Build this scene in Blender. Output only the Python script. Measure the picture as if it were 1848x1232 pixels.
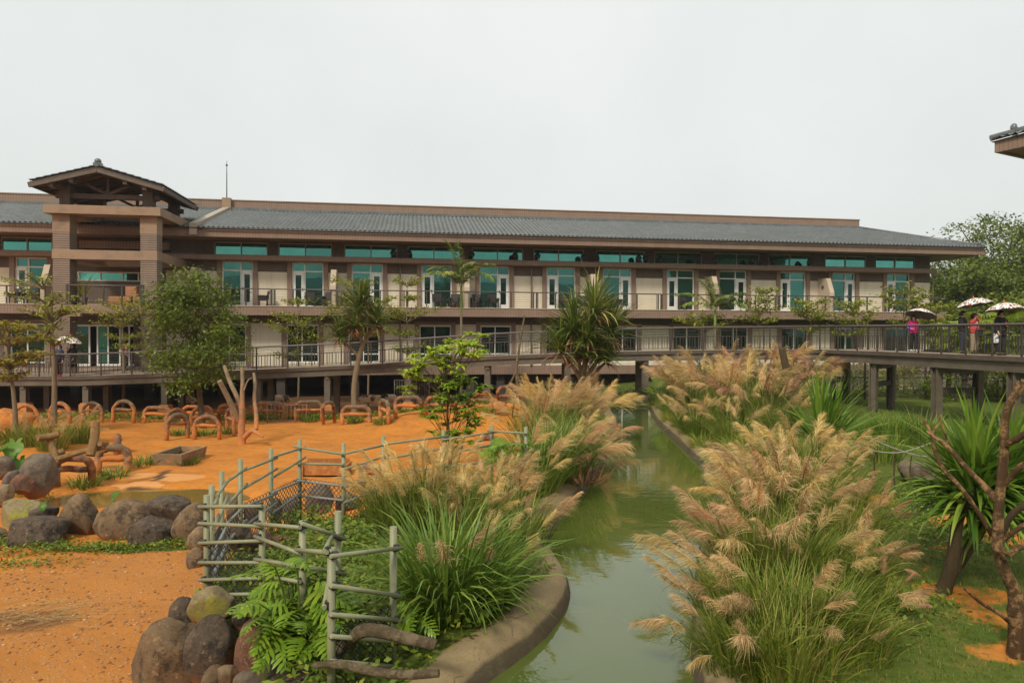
import bpy, bmesh, math, random
import numpy as np
from mathutils import Vector, Matrix, noise

for o in list(bpy.data.objects):
    bpy.data.objects.remove(o)
SC = bpy.context.scene
COL = SC.collection
RND = random.Random(7)
NR = np.random.default_rng(11)
R = math.radians

# ------------------------------------------------------------------ camera
PW, PH, FPX = 1848.0, 1232.0, 1232.0
EYE = 4.05
HAZE = 0.0004
PITCH = math.atan(16.0 / FPX)
ROLL = 0.0043
_f = Vector((0, math.cos(PITCH), -math.sin(PITCH)))
_u0 = Vector((0, math.sin(PITCH), math.cos(PITCH)))
_r0 = Vector((1, 0, 0))
_r = _r0 * math.cos(ROLL) + _u0 * math.sin(ROLL)
_u = _u0 * math.cos(ROLL) - _r0 * math.sin(ROLL)
CAMP = Vector((0, 0, EYE))
cam = bpy.data.cameras.new('camera')
cam.lens = 24.0
cam.sensor_width = 36.0
cam.sensor_fit = 'HORIZONTAL'
cam.clip_start = 0.05
cam.clip_end = 2500
camo = bpy.data.objects.new('camera', cam)
COL.objects.link(camo)
camo.matrix_world = Matrix(((_r.x, _u.x, -_f.x, 0), (_r.y, _u.y, -_f.y, 0),
                            (_r.z, _u.z, -_f.z, EYE), (0, 0, 0, 1)))
SC.camera = camo

# ------------------------------------------------------------------ world, sun, exposure
SUN_EL, SUN_AZ = R(44), R(206)      # azimuth clockwise from +Y: behind the viewer, to the left
world = bpy.data.worlds.new('World')
SC.world = world
world.use_nodes = True
wn = world.node_tree
wn.nodes.clear()
sky = wn.nodes.new('ShaderNodeTexSky')
sky.sky_type = 'NISHITA'
sky.sun_disc = False
sky.sun_elevation = SUN_EL
sky.sun_rotation = SUN_AZ
sky.dust_density = 6.0
sky.air_density = 1.0
cl = wn.nodes.new('ShaderNodeTexNoise')
cl.inputs['Scale'].default_value = 1.6
cl.inputs['Detail'].default_value = 5
cr = wn.nodes.new('ShaderNodeValToRGB')
cr.color_ramp.elements[0].position = 0.32
cr.color_ramp.elements[0].color = (3.95, 4.12, 3.98, 1)
cr.color_ramp.elements[1].position = 0.7
cr.color_ramp.elements[1].color = (4.8, 4.9, 4.77, 1)
mx = wn.nodes.new('ShaderNodeMix')
mx.data_type = 'RGBA'
mx.inputs['Factor'].default_value = 0.93
wb = wn.nodes.new('ShaderNodeBackground')
wb.inputs['Strength'].default_value = 0.1
wo = wn.nodes.new('ShaderNodeOutputWorld')
wn.links.new(cl.outputs['Fac'], cr.inputs['Fac'])
wn.links.new(sky.outputs['Color'], mx.inputs['A'])
wn.links.new(cr.outputs['Color'], mx.inputs['B'])
wn.links.new(mx.outputs['Result'], wb.inputs['Color'])
wn.links.new(wb.outputs['Background'], wo.inputs['Surface'])
sun = bpy.data.lights.new('sun', 'SUN')
sun.energy = 1.5
sun.angle = R(10)
sun.color = (1.0, 0.93, 0.80)
suno = bpy.data.objects.new('sun', sun)
COL.objects.link(suno)
_sd = Vector((math.sin(SUN_AZ) * math.cos(SUN_EL), math.cos(SUN_AZ) * math.cos(SUN_EL), math.sin(SUN_EL)))
suno.rotation_euler = _sd.to_track_quat('Z', 'Y').to_euler()
suno.location = (0, 0, 60)
vs = SC.view_settings
vs.view_transform = 'Standard'
vs.look = 'None'
vs.exposure = 0.93
vs.gamma = 1.0
vs.use_curve_mapping = False

# ------------------------------------------------------------------ picture-to-place helpers
def ray(px, py):
    return _f + _r * ((px - PW / 2) / FPX) - _u * ((py - PH / 2) / FPX)

def at_z(px, py, z):
    d = ray(px, py)
    t = (z - EYE) / d.z
    return CAMP + d * t

def at_y(px, py, y):
    d = ray(px, py)
    return CAMP + d * (y / d.y)

def pxm(y):           # metres per reference pixel at distance y
    return y / FPX

# ------------------------------------------------------------------ object helpers
def tag(o, label=None, cat=None, group=None, kind=None):
    if label: o['label'] = label
    if cat: o['category'] = cat
    if group: o['group'] = group
    if kind: o['kind'] = kind
    return o

def empty(name, loc=(0, 0, 0), rz=0.0, label=None, cat=None, group=None, parent=None):
    o = bpy.data.objects.new(name, None)
    o.empty_display_size = 0.2
    COL.objects.link(o)
    o.location = loc
    o.rotation_euler = (0, 0, rz)
    if parent: o.parent = parent
    return tag(o, label, cat, group)

def link(name, me, parent=None, loc=None, rot=None, scale=None, mat=None):
    o = bpy.data.objects.new(name, me)
    COL.objects.link(o)
    if parent is not None: o.parent = parent
    if loc is not None: o.location = loc
    if rot is not None: o.rotation_euler = rot
    if scale is not None: o.scale = scale if hasattr(scale, '__len__') else (scale,) * 3
    if mat is not None:
        me.materials.clear()
        me.materials.append(mat)
    return o

def copy_tree(o, parent=None):
    c = o.copy()
    COL.objects.link(c)
    c.parent = parent
    for ch in [x for x in bpy.data.objects if x.parent == o]:
        copy_tree(ch, c)
    return c

class MB:
    """collects shapes into one mesh"""
    def __init__(s):
        s.v, s.f, s.m, s.sm = [], [], [], []
        s.mi = 0
    def add(s, vs_, fs, smooth=False):
        b = len(s.v)
        s.v += [tuple(v) for v in vs_]
        for f in fs:
            s.f.append(tuple(b + i for i in f)); s.m.append(s.mi); s.sm.append(smooth)
    def box(s, c, size, M=None):
        x, y, z = size[0] / 2, size[1] / 2, size[2] / 2
        c = Vector(c)
        vv = [Vector((a * x, b * y, d * z)) for d in (-1, 1) for a, b in ((-1, -1), (1, -1), (1, 1), (-1, 1))]
        if M is not None: vv = [M @ v for v in vv]
        s.add([c + v for v in vv], [(0, 3, 2, 1), (4, 5, 6, 7), (0, 1, 5, 4), (1, 2, 6, 5), (2, 3, 7, 6), (3, 0, 4, 7)])
        return s
    def b2(s, x0, x1, y0, y1, z0, z1):
        return s.box(((x0 + x1) / 2, (y0 + y1) / 2, (z0 + z1) / 2), (abs(x1 - x0), abs(y1 - y0), abs(z1 - z0)))
    def beam(s, a, b, w, h, up=(0, 0, 1)):
        a, b = Vector(a), Vector(b)
        d = b - a
        L = d.length
        if L < 1e-6: return s
        d.normalize()
        side = d.cross(Vector(up))
        if side.length < 1e-4: side = d.cross(Vector((0, 1, 0)))
        side.normalize()
        upv = side.cross(d)
        M = Matrix((side, d, upv)).transposed()
        return s.box((a + b) / 2, (w, L, h), M)
    def tube(s, pts, rad, n=6, cap=True, smooth=True):
        pts = [Vector(p) for p in pts]
        k = len(pts)
        if not hasattr(rad, '__len__'): rad = [rad] * k
        vv, ff = [], []
        prev = None
        for i, p in enumerate(pts):
            t = (pts[min(i + 1, k - 1)] - pts[max(i - 1, 0)])
            if t.length < 1e-9: t = Vector((0, 0, 1))
            t.normalize()
            if prev is None:
                a = t.orthogonal().normalized()
            else:
                a = prev - t * prev.dot(t)
                if a.length < 1e-5: a = t.orthogonal()
                a.normalize()
            prev = a
            b = t.cross(a)
            for j in range(n):
                th = 2 * math.pi * j / n
                vv.append(p + (a * math.cos(th) + b * math.sin(th)) * rad[i])
        for i in range(k - 1):
            for j in range(n):
                ff.append((i * n + j, i * n + (j + 1) % n, (i + 1) * n + (j + 1) % n, (i + 1) * n + j))
        s.add(vv, ff, smooth)
        if cap:
            b0 = len(s.v) - len(vv)
            s.f.append(tuple(b0 + j for j in reversed(range(n)))); s.m.append(s.mi); s.sm.append(False)
            s.f.append(tuple(b0 + (k - 1) * n + j for j in range(n))); s.m.append(s.mi); s.sm.append(False)
        return s
    def prism(s, poly, axis_from, axis_to, fn):
        """poly: 2-D points; fn(p2, t)->3-D"""
        n = len(poly)
        vv = [fn(p, axis_from) for p in poly] + [fn(p, axis_to) for p in poly]
        ff = [tuple(reversed(range(n))), tuple(range(n, 2 * n))]
        ff += [(i, (i + 1) % n, n + (i + 1) % n, n + i) for i in range(n)]
        s.add(vv, ff)
        return s
    def lathe(s, prof, c=(0, 0, 0), n=12, smooth=True):
        c = Vector(c)
        vv, ff = [], []
        for r, z in prof:
            for j in range(n):
                th = 2 * math.pi * j / n
                vv.append(c + Vector((r * math.cos(th), r * math.sin(th), z)))
        for i in range(len(prof) - 1):
            for j in range(n):
                ff.append((i * n + j, i * n + (j + 1) % n, (i + 1) * n + (j + 1) % n, (i + 1) * n + j))
        s.add(vv, ff, smooth)
        return s
    def ball(s, c, r, n=8, m=6):
        c = Vector(c)
        rr = r if hasattr(r, '__len__') else (r, r, r)
        vv, ff = [], []
        for i in range(m + 1):
            ph = math.pi * i / m
            for j in range(n):
                th = 2 * math.pi * j / n
                vv.append(c + Vector((rr[0] * math.sin(ph) * math.cos(th), rr[1] * math.sin(ph) * math.sin(th), rr[2] * math.cos(ph))))
        for i in range(m):
            for j in range(n):
                ff.append((i * n + j, (i + 1) * n + j, (i + 1) * n + (j + 1) % n, i * n + (j + 1) % n))
        s.add(vv, ff, True)
        return s
    def mesh(s, name='mesh'):
        me = bpy.data.meshes.new(name)
        me.from_pydata(s.v, [], s.f)
        me.polygons.foreach_set('use_smooth', s.sm)
        if any(s.m): me.polygons.foreach_set('material_index', s.m)
        me.update()
        return me
    def build(s, name, mat, parent=None, loc=None, rot=None):
        me = s.mesh(name)
        for m_ in (mat if isinstance(mat, (list, tuple)) else [mat]): me.materials.append(m_)
        return link(name, me, parent, loc, rot)

# ------------------------------------------------------------------ fast ribbons (blades, leaves, filaments)
class RB:
    def __init__(s):
        s.V, s.F, s.T, s.n = [], [], [], 0
    def add(s, P, W, side, tint=None):
        """P (n,k,3) centre lines, W (n,k) half-widths, side (n,3)|(n,k,3)"""
        P = np.asarray(P, float)
        n, k, _ = P.shape
        W = np.broadcast_to(np.asarray(W, float), (n, k))
        side = np.asarray(side, float)
        if side.ndim == 2: side = np.broadcast_to(side[:, None, :], (n, k, 3))
        A = P - side * W[..., None]
        B = P + side * W[..., None]
        V = np.stack([A, B], axis=2).reshape(-1, 3)
        base = s.n + (np.arange(n) * k * 2)[:, None] + (np.arange(k - 1) * 2)[None, :]
        base = base.reshape(-1)
        Fq = np.stack([base, base + 1, base + 3, base + 2], axis=1)
        if tint is None: tint = NR.random(n)
        T = np.repeat(np.asarray(tint, float), k * 2)
        s.V.append(V); s.F.append(Fq); s.T.append(T); s.n += len(V)
        return s
    def mesh(s, name='leaves'):
        V = np.concatenate(s.V); Fq = np.concatenate(s.F); T = np.concatenate(s.T)
        return np_mesh(name, V, Fq, T)
    def build(s, name, mat, parent=None, loc=None):
        me = s.mesh(name)
        me.materials.append(mat)
        return link(name, me, parent, loc)

def np_mesh(name, V, Fq, T=None, smooth=True):
    me = bpy.data.meshes.new(name)
    me.vertices.add(len(V))
    me.vertices.foreach_set('co', np.ascontiguousarray(V, dtype=np.float32).ravel())
    k = Fq.shape[1]
    me.loops.add(Fq.size)
    me.loops.foreach_set('vertex_index', np.ascontiguousarray(Fq, dtype=np.int32).ravel())
    me.polygons.add(len(Fq))
    me.polygons.foreach_set('loop_start', np.arange(0, Fq.size, k, dtype=np.int32))
    me.polygons.foreach_set('use_smooth', np.full(len(Fq), smooth, dtype=bool))
    if T is not None:
        at = me.attributes.new('tint', 'FLOAT', 'POINT')
        at.data.foreach_set('value', np.ascontiguousarray(T, dtype=np.float32))
    me.update(calc_edges=True)
    me.validate()
    return me

def unit(a):
    return a / np.maximum(np.linalg.norm(a, axis=-1, keepdims=True), 1e-9)

def leaves_at(rb, C, length, width, droop=0.3, up=0.3, outward=None, k=3, tint=None):
    """one small bent leaf at every centre of C (n,3)"""
    n = len(C)
    d = NR.normal(size=(n, 3))
    if outward is not None: d = d * 0.7 + outward
    d[:, 2] = d[:, 2] * 0.5 - droop
    d = unit(d)
    up_ = NR.normal(size=(n, 3)) * 0.5 + np.array([0, 0, 1.0]) * (0.5 + up)
    side = unit(np.cross(d, up_))
    L = length * NR.uniform(0.7, 1.25, n)
    t = np.linspace(0, 1, k)
    P = C[:, None, :] + d[:, None, :] * (t[None, :, None] - 0.3) * L[:, None, None]
    P[:, :, 2] -= (t ** 2)[None, :] * (L * 0.25 * (droop + .2))[:, None]
    prof = {3: np.array([.15, 1, .05]), 4: np.array([.2, 1, .8, .03])}[k]
    rb.add(P, prof[None, :] * (width * NR.uniform(.75, 1.2, n) / 2)[:, None], side, tint)

# ------------------------------------------------------------------ materials
def new_mat(name):
    m = bpy.data.materials.new(name)
    m.use_nodes = True
    nt = m.node_tree
    b = nt.nodes['Principled BSDF']
    return m, nt, b

def N(nt, typ, **kw):
    n = nt.nodes.new(typ)
    for k, v in kw.items(): setattr(n, k, v)
    return n

def mixc(nt, fac, a, b, blend='MIX'):
    m = N(nt, 'ShaderNodeMix', data_type='RGBA', blend_type=blend)
    for sock, val in (('Factor', fac), ('A', a), ('B', b)):
        s = m.inputs[sock]
        if hasattr(val, 'is_output') or isinstance(val, bpy.types.NodeSocket): nt.links.new(val, s)
        elif sock == 'Factor': s.default_value = val
        else: s.default_value = (*val[:3], 1)
    return m.outputs['Result']

def mathn(nt, op, a, b=None, clamp=False):
    m = N(nt, 'ShaderNodeMath', operation=op, use_clamp=clamp)
    for i, val in enumerate((a, b)):
        if val is None: continue
        if isinstance(val, bpy.types.NodeSocket): nt.links.new(val, m.inputs[i])
        else: m.inputs[i].default_value = val
    return m.outputs[0]

def noise_n(nt, scale, detail=5, rough=.6, vec=None):
    n = N(nt, 'ShaderNodeTexNoise')
    n.inputs['Scale'].default_value = scale
    n.inputs['Detail'].default_value = detail
    n.inputs['Roughness'].default_value = rough
    if vec is not None: nt.links.new(vec, n.inputs['Vector'])
    return n.outputs['Fac']

def ramp(nt, fac, p0, p1, c0=(0, 0, 0), c1=(1, 1, 1)):
    r = N(nt, 'ShaderNodeValToRGB')
    r.color_ramp.elements[0].position = p0
    r.color_ramp.elements[1].position = p1
    r.color_ramp.elements[0].color = (*c0, 1)
    r.color_ramp.elements[1].color = (*c1, 1)
    nt.links.new(fac, r.inputs['Fac'])
    return r.outputs['Color']

def objco(nt):
    return N(nt, 'ShaderNodeTexCoord').outputs['Object']

def geopos(nt):
    return N(nt, 'ShaderNodeNewGeometry').outputs['Position']

def bump(nt, b, h, strength=.4, dist=.02):
    bn = N(nt, 'ShaderNodeBump')
    bn.inputs['Strength'].default_value = strength
    bn.inputs['Distance'].default_value = dist
    nt.links.new(h, bn.inputs['Height'])
    nt.links.new(bn.outputs['Normal'], b.inputs['Normal'])

def mat(name, c1, c2=None, scale=4.0, rough=.75, bmp=0.0, bscale=None, metal=0.0, spec=.35, p0=.35, p1=.65, world=False, dirt=None):
    m, nt, b = new_mat(name)
    b.inputs['Roughness'].default_value = rough
    b.inputs['Metallic'].default_value = metal
    b.inputs['Specular IOR Level'].default_value = spec
    vec = geopos(nt) if world else objco(nt)
    if c2 is None: c2 = tuple(x * .8 for x in c1)
    col = mixc(nt, ramp(nt, noise_n(nt, scale, 6, .65, vec), p0, p1), c1, c2)
    if dirt:
        dc, ds, d0, d1 = dirt
        col = mixc(nt, ramp(nt, noise_n(nt, ds, 6, .7, vec), d0, d1), col, dc)
    nt.links.new(col, b.inputs['Base Color'])
    if bmp: bump(nt, b, noise_n(nt, bscale or scale * 4, 5, .65, vec), bmp, .03)
    return m

def leaf_mat(name, c1, c2, c3=None, rough=.55, trans=.25, spec=.3):
    m, nt, b = new_mat(name)
    a = N(nt, 'ShaderNodeAttribute', attribute_name='tint')
    oi = N(nt, 'ShaderNodeObjectInfo')
    f = mathn(nt, 'ADD', a.outputs['Fac'], mathn(nt, 'MULTIPLY', mathn(nt, 'SUBTRACT', oi.outputs['Random'], .5), .25))
    r = N(nt, 'ShaderNodeValToRGB')
    r.color_ramp.elements[0].position = .05
    r.color_ramp.elements[0].color = (*c1, 1)
    r.color_ramp.elements[1].position = .8 if c3 else .95
    r.color_ramp.elements[1].color = (*c2, 1)
    if c3:
        e = r.color_ramp.elements.new(1.0); e.color = (*c3, 1)
    nt.links.new(f, r.inputs['Fac'])
    b.inputs['Roughness'].default_value = rough
    b.inputs['Specular IOR Level'].default_value = spec
    nt.links.new(r.outputs['Color'], b.inputs['Base Color'])
    if trans:
        tr = N(nt, 'ShaderNodeBsdfTranslucent')
        nt.links.new(r.outputs['Color'], tr.inputs['Color'])
        ms = N(nt, 'ShaderNodeMixShader')
        ms.inputs[0].default_value = trans
        nt.links.new(b.outputs[0], ms.inputs[1]); nt.links.new(tr.outputs[0], ms.inputs[2])
        nt.links.new(ms.outputs[0], nt.nodes['Material Output'].inputs['Surface'])
    return m

def lined_mat(name, c1, c2, line, axis='Z', pitch=.11, frac=.2, rough=.8, scale=1.2, second=None):
    """fired tiles or courses too small to tell apart: thin joints at an even pitch"""
    m, nt, b = new_mat(name)
    b.inputs['Roughness'].default_value = rough
    b.inputs['Specular IOR Level'].default_value = .25
    oc = objco(nt)
    sp = N(nt, 'ShaderNodeSeparateXYZ'); nt.links.new(oc, sp.inputs[0])
    col = mixc(nt, ramp(nt, noise_n(nt, scale, 6, .7, oc), .3, .7), c1, c2)
    # streaks of grime running down
    mp = N(nt, 'ShaderNodeMapping'); mp.inputs['Scale'].default_value = (1.6, 1.6, .12)
    nt.links.new(oc, mp.inputs['Vector'])
    st = ramp(nt, noise_n(nt, 1.5, 5, .7, mp.outputs[0]), .5, .8)
    col = mixc(nt, mathn(nt, 'MULTIPLY', st, .45), col, tuple(x * .5 for x in c1))
    fr = mathn(nt, 'FRACT', mathn(nt, 'DIVIDE', sp.outputs[axis], pitch))
    ln = mathn(nt, 'LESS_THAN', fr, frac)
    col = mixc(nt, ln, col, line)
    if second:
        ax2, p2, f2 = second
        fr2 = mathn(nt, 'FRACT', mathn(nt, 'DIVIDE', sp.outputs[ax2], p2))
        col = mixc(nt, mathn(nt, 'MULTIPLY', mathn(nt, 'LESS_THAN', fr2, f2), .6), col, line)
    nt.links.new(col, b.inputs['Base Color'])
    bump(nt, b, mathn(nt, 'SUBTRACT', 1.0, ln), .5, .012)
    return m

MT = {}
MT['cream'] = lined_mat('cream_siding', (.68, .60, .455), (.75, .67, .525), (.47, .41, .30), 'Z', .115, .2)
MT['brick'] = lined_mat('brown_brick', (.125, .092, .072), (.175, .13, .10), (.06, .045, .036), 'Z', .115, .26)
MT['towerbrick'] = lined_mat('tower_brick', (.22, .16, .12), (.28, .21, .16), (.075, .055, .045), 'Z', .115, .3)
MT['fascia'] = lined_mat('brown_fascia_tile', (.225, .152, .11), (.28, .19, .14), (.165, .11, .08), 'X', .16, .13, second=('Z', .25, .06))
MT['stucco'] = mat('tan_stucco', (.265, .18, .118), (.31, .212, .14), 1.5, .85, .15, 30, dirt=((.15, .105, .07), .9, .52, .8))
MT['pilaster'] = mat('brown_pilaster', (.225, .15, .11), (.26, .178, .13), 1.5, .85)
MT['fin'] = mat('divider_concrete', (.46, .38, .29), (.55, .44, .31), 1.3, .85, .15, 25)
MT['white'] = mat('white_frame', (.78, .77, .73), (.7, .69, .64), 2, .45)
MT['tanframe'] = mat('tan_frame', (.40, .33, .25), (.34, .28, .21), 2, .5)
MT['darkmetal'] = mat('dark_brown_metal', (.045, .036, .031), (.07, .055, .046), 3, .5, 0, spec=.4)
MT['rail'] = mat('brown_handrail', (.09, .066, .058), (.125, .095, .083), 3, .4, 0, spec=.5)
MT['beam'] = mat('brown_steel_beam', (.105, .084, .062), (.145, .118, .088), 2.5, .55, .1, 20, dirt=((.09, .06, .045), 1.2, .5, .75))
MT['barge'] = mat('bargeboard_timber', (.10, .076, .058), (.13, .10, .076), 4, .7, .2, 25)
MT['deck'] = lined_mat('deck_boards', (.30, .225, .165), (.38, .29, .215), (.13, .095, .07), 'X', .15, .12, scale=2)
MT['wood'] = mat('dark_timber', (.075, .055, .043), (.11, .08, .06), 4, .7, .2, 25)
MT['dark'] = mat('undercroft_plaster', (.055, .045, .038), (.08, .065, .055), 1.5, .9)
MT['black'] = mat('black_wicker', (.022, .02, .019), (.045, .04, .037), 40, .6, .3, 90)

def tile_mat():
    m, nt, b = new_mat('grey_roof_tile')
    oc = objco(nt)
    col = mixc(nt, ramp(nt, noise_n(nt, 2.2, 6, .75, oc), .3, .7), (.07, .08, .083), (.17, .18, .18))
    col = mixc(nt, ramp(nt, noise_n(nt, .35, 4, .6, oc), .5, .75), col, (.10, .115, .10))
    nt.links.new(col, b.inputs['Base Color'])
    b.inputs['Roughness'].default_value = .33
    b.inputs['Specular IOR Level'].default_value = .5
    return m
MT['tile'] = tile_mat()

def glass_mat(name, dark, tintc, metal=.75):
    m, nt, b = new_mat(name)
    oc = objco(nt)
    col = mixc(nt, ramp(nt, noise_n(nt, .9, 3, .5, oc), .35, .65), tintc, tuple(x * .8 for x in tintc))
    oi = N(nt, 'ShaderNodeObjectInfo')
    col = mixc(nt, oi.outputs['Random'], col, tuple(x * .5 for x in tintc))
    nt.links.new(col, b.inputs['Base Color'])
    b.inputs['Metallic'].default_value = metal
    b.inputs['Roughness'].default_value = .03
    bump(nt, b, noise_n(nt, 1.1, 2, .5, oc), .07, .03)
    return m
MT['glass'] = glass_mat('green_reflective_glass', (0, .05, .05), (.10, .36, .30), .85)
MT['midglass'] = glass_mat('green_door_glass', (0, .05, .05), (.06, .195, .16), .8)
MT['darkglass'] = glass_mat('dark_green_glass', (0, .05, .05), (.03, .085, .066), .7)
# ================================================================== GROUND, WATER
WATER_Z = 0.65
BANK_Z = 0.85
_left_px = [(1098, 738), (1120, 770), (1102, 815), (1075, 855), (1052, 888), (1012, 932), (985, 985), (1002, 1015),
            (1028, 1055), (1026, 1095), (990, 1145), (930, 1195), (868, 1236)]
_right_px = [(1172, 736), (1186, 765), (1225, 800), (1248, 824), (1276, 850), (1264, 870), (1288, 905), (1268, 960),
             (1256, 1030), (1250, 1110), (1246, 1232)]
def smooth_line(pts, it=2):
    for _ in range(it):
        q = [pts[0]]
        for a, b in zip(pts[:-1], pts[1:]):
            q += [a * .75 + b * .25, a * .25 + b * .75]
        q.append(pts[-1])
        pts = q
    return pts
LB = [at_z(x, y, WATER_Z).xy for x, y in _left_px] + [Vector((-1.2, 4.6)), Vector((-1.9, 1.0)), Vector((-2.0, -8))]
RBK = [at_z(x, y, WATER_Z).xy for x, y in _right_px] + [Vector((1.55, 3.5)), Vector((1.5, -8))]
LB = smooth_line(LB); RBK = smooth_line(RBK)
far_end = [Vector((RBK[0].x - .1, RBK[0].y + .5)), Vector((LB[0].x + .1, LB[0].y + .5))]
RIVER = np.array([(p.x, p.y) for p in LB + RBK[::-1] + far_end])

def poly_sd(P, poly):
    """signed distance, positive outside"""
    P = np.asarray(P, float)
    A = poly; B = np.roll(poly, -1, axis=0)
    d2 = np.full(len(P), 1e9); inside = np.zeros(len(P), bool)
    for a, b in zip(A, B):
        ab = b - a; ap = P - a
        t = np.clip((ap @ ab) / max(ab @ ab, 1e-9), 0, 1)
        q = ap - t[:, None] * ab
        d2 = np.minimum(d2, (q ** 2).sum(1))
        c = ((a[1] > P[:, 1]) != (b[1] > P[:, 1]))
        with np.errstate(divide='ignore', invalid='ignore'):
            xi = (b[0] - a[0]) * (P[:, 1] - a[1]) / (b[1] - a[1]) + a[0]
        inside ^= c & (P[:, 0] < xi)
    return np.sqrt(d2) * np.where(inside, -1, 1)

def sstep(a, b, x):
    t = np.clip((x - a) / (b - a), 0, 1)
    return t * t * (3 - 2 * t)

# pipe-fence posts: where their tops show, 1.3 m above the bank
FENCE_H = 1.3
FTOP = BANK_Z + FENCE_H
_fence_px = [(949, 770), (888, 766), (800, 776), (692, 786), (620, 800), (541, 792), (489, 809), (434, 828), (400, 850), (382, 875),
             (373, 893), (473, 908), (546, 939), (610, 922), (598, 988), (710, 950)]
POSTS = [at_z(x, y, FTOP).xy for x, y in _fence_px]
_isl = [p for i, p in enumerate(POSTS) if i <= 11] + [Vector((-2.1, 6.7)), Vector((-1.95, 5.9)), Vector((-2.2, 5.0)), Vector((-2.5, 3)), Vector((-2.5, -3)), Vector((1, -3))]
ISLAND = np.array([(p.x, p.y) for p in _isl] + [(.9, 9), (.6, 12.5)])
_ly = np.array([p.y for p in LB][::-1]); _lx = np.array([p.x for p in LB][::-1])
_ry = np.array([p.y for p in RBK][::-1]); _rx = np.array([p.x for p in RBK][::-1])
POOL = (-8.9, 16.7, 2.5, 1.05)

def heights(P):
    P = np.asarray(P, float)
    x, y = P[:, 0], P[:, 1]
    sr = poly_sd(P, RIVER)
    si = poly_sd(P, ISLAND)
    cx = (np.interp(y, _ly, _lx) + np.interp(y, _ry, _rx)) / 2
    right = sstep(-.3, .3, x - cx)
    far = sstep(31.5, 34, y)
    right = right * (1 - far) + sstep(3.5, 8, x) * far
    h_left = np.maximum(BANK_Z * (1 - sstep(1.0, 4.2, sr)) * (1 - sstep(31, 34, y)), BANK_Z * (1 - sstep(-.15, .75, si)))
    h_left = np.maximum(h_left, .95 * np.exp(-(((x + 1.2) / 4.5) ** 2 + ((y - 29.5) / 2.8) ** 2)))
    h = h_left * (1 - right) + .82 * right
    # the ground behind the right end of the hotel climbs into a wooded slope
    h = h + right * 5.0 * sstep(52, 110, y) + 7 * sstep(70, 160, y)
    # gentle unevenness
    h = h + .035 * np.sin(x * 1.7 + 1.3 * np.sin(y * .9)) * np.sin(y * 1.3 + x * .4) + .02 * np.sin(x * 4.1 + y * 2.3) * np.sin(y * 3.7 - x)
    pe = np.sqrt(((x - POOL[0]) / POOL[2]) ** 2 + ((y - POOL[1]) / POOL[3]) ** 2)
    h = h - .35 * (1 - sstep(.7, 1.12, pe))
    # bank into the channel
    bank = WATER_Z + (h - WATER_Z) * sstep(0, .45, sr)
    h = np.where((sr > 0) & (sr < .45), np.minimum(h, np.maximum(bank, WATER_Z)), h)
    h = np.where(sr <= 0, WATER_Z + np.maximum(sr * 1.3, -1.1), h)
    return h

def gz(x, y):
    return float(heights(np.array([[x, y]]))[0])

def on_ground(px, py, ymax=400):
    """march the line of sight of a picture point until it meets the ground"""
    d = ray(px, py)
    ts = np.concatenate([np.linspace(3, 40, 900), np.linspace(40.2, 120, 200)])
    pts = np.array([[CAMP.x + d.x * t, CAMP.y + d.y * t] for t in ts])
    zz = CAMP.z + d.z * ts
    hit = np.where(zz <= heights(pts))[0]
    i = hit[0] if len(hit) else len(ts) - 1
    p = Vector((pts[i][0], pts[i][1], zz[i]))
    if p.y > ymax:
        t = ymax / d.y
        p = Vector((d.x * t, ymax, 0)); p.z = gz(p.x, p.y)
    return p

def axis(lo, hi, step, far0, far1):
    core = list(np.arange(lo, hi + 1e-6, step))
    a, s, q = [], step, lo
    while q > far0:
        s *= 1.3; q -= s; a.append(q)
    b, s, q = [], step, hi
    while q < far1:
        s *= 1.3; q += s; b.append(q)
    return np.array(a[::-1] + core + b)

gx = axis(-24, 22, .2, -700, 700)
gy = axis(3.5, 36, .2, -500, 1200)
GX, GY = np.meshgrid(gx, gy)
GP = np.stack([GX.ravel(), GY.ravel()], 1)
GH = heights(GP)
nx, ny = len(gx), len(gy)
ii = (np.arange(ny - 1)[:, None] * nx + np.arange(nx - 1)[None, :]).ravel()
GF = np.stack([ii, ii + 1, ii + nx + 1, ii + nx], 1)
gme = np_mesh('ground', np.column_stack([GP, GH]), GF)
# what grows or lies where; one mask also carries painted shade
sr = poly_sd(GP, RIVER); si = poly_sd(GP, ISLAND)
cxx = (np.interp(GP[:, 1], _ly, _lx) + np.interp(GP[:, 1], _ry, _rx)) / 2
grass = np.zeros(len(GP))
grass = np.maximum(grass, 1 - sstep(-.1, .5, si))
grass = np.maximum(grass, (1 - sstep(1.2, 2.6, sr)) * (sr > 0))
rgt = np.where(GP[:, 1] < 33, GP[:, 0] > cxx, GP[:, 0] > 5)
grass = np.where(rgt, 1.0, grass)
grass = np.maximum(grass, sstep(30.6, 31.2, GP[:, 1]) * (1 - sstep(32.2, 33, GP[:, 1])) * .75 * (GP[:, 0] > -16))
grass = np.maximum(grass, sstep(60, 75, GP[:, 1]))
def blot(cx_, cy_, rx, ry, a=0.0):
    c, s = math.cos(a), math.sin(a)
    dx, dy = GP[:, 0] - cx_, GP[:, 1] - cy_
    u_, v_ = (dx * c + dy * s) / rx, (-dx * s + dy * c) / ry
    return 1 - sstep(.55, 1.15, np.sqrt(u_ ** 2 + v_ ** 2))
for (px, py, rx, ry) in [(1745, 1068, .55, .3), (1690, 1055, .35, .15), (1745, 945, .8, .55), (1800, 1115, .35, .35), (1810, 1170, .4, .25), (1840, 975, .7, .4),
                         (1670, 1020, .12, .08), (1500, 930, .5, .3), (1580, 900, .5, .5), (1690, 990, .25, .12)]:
    p = at_z(px, py, .82)
    grass = grass * (1 - .62 * blot(p.x, p.y, rx * 1.25, ry * 1.4))
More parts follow.
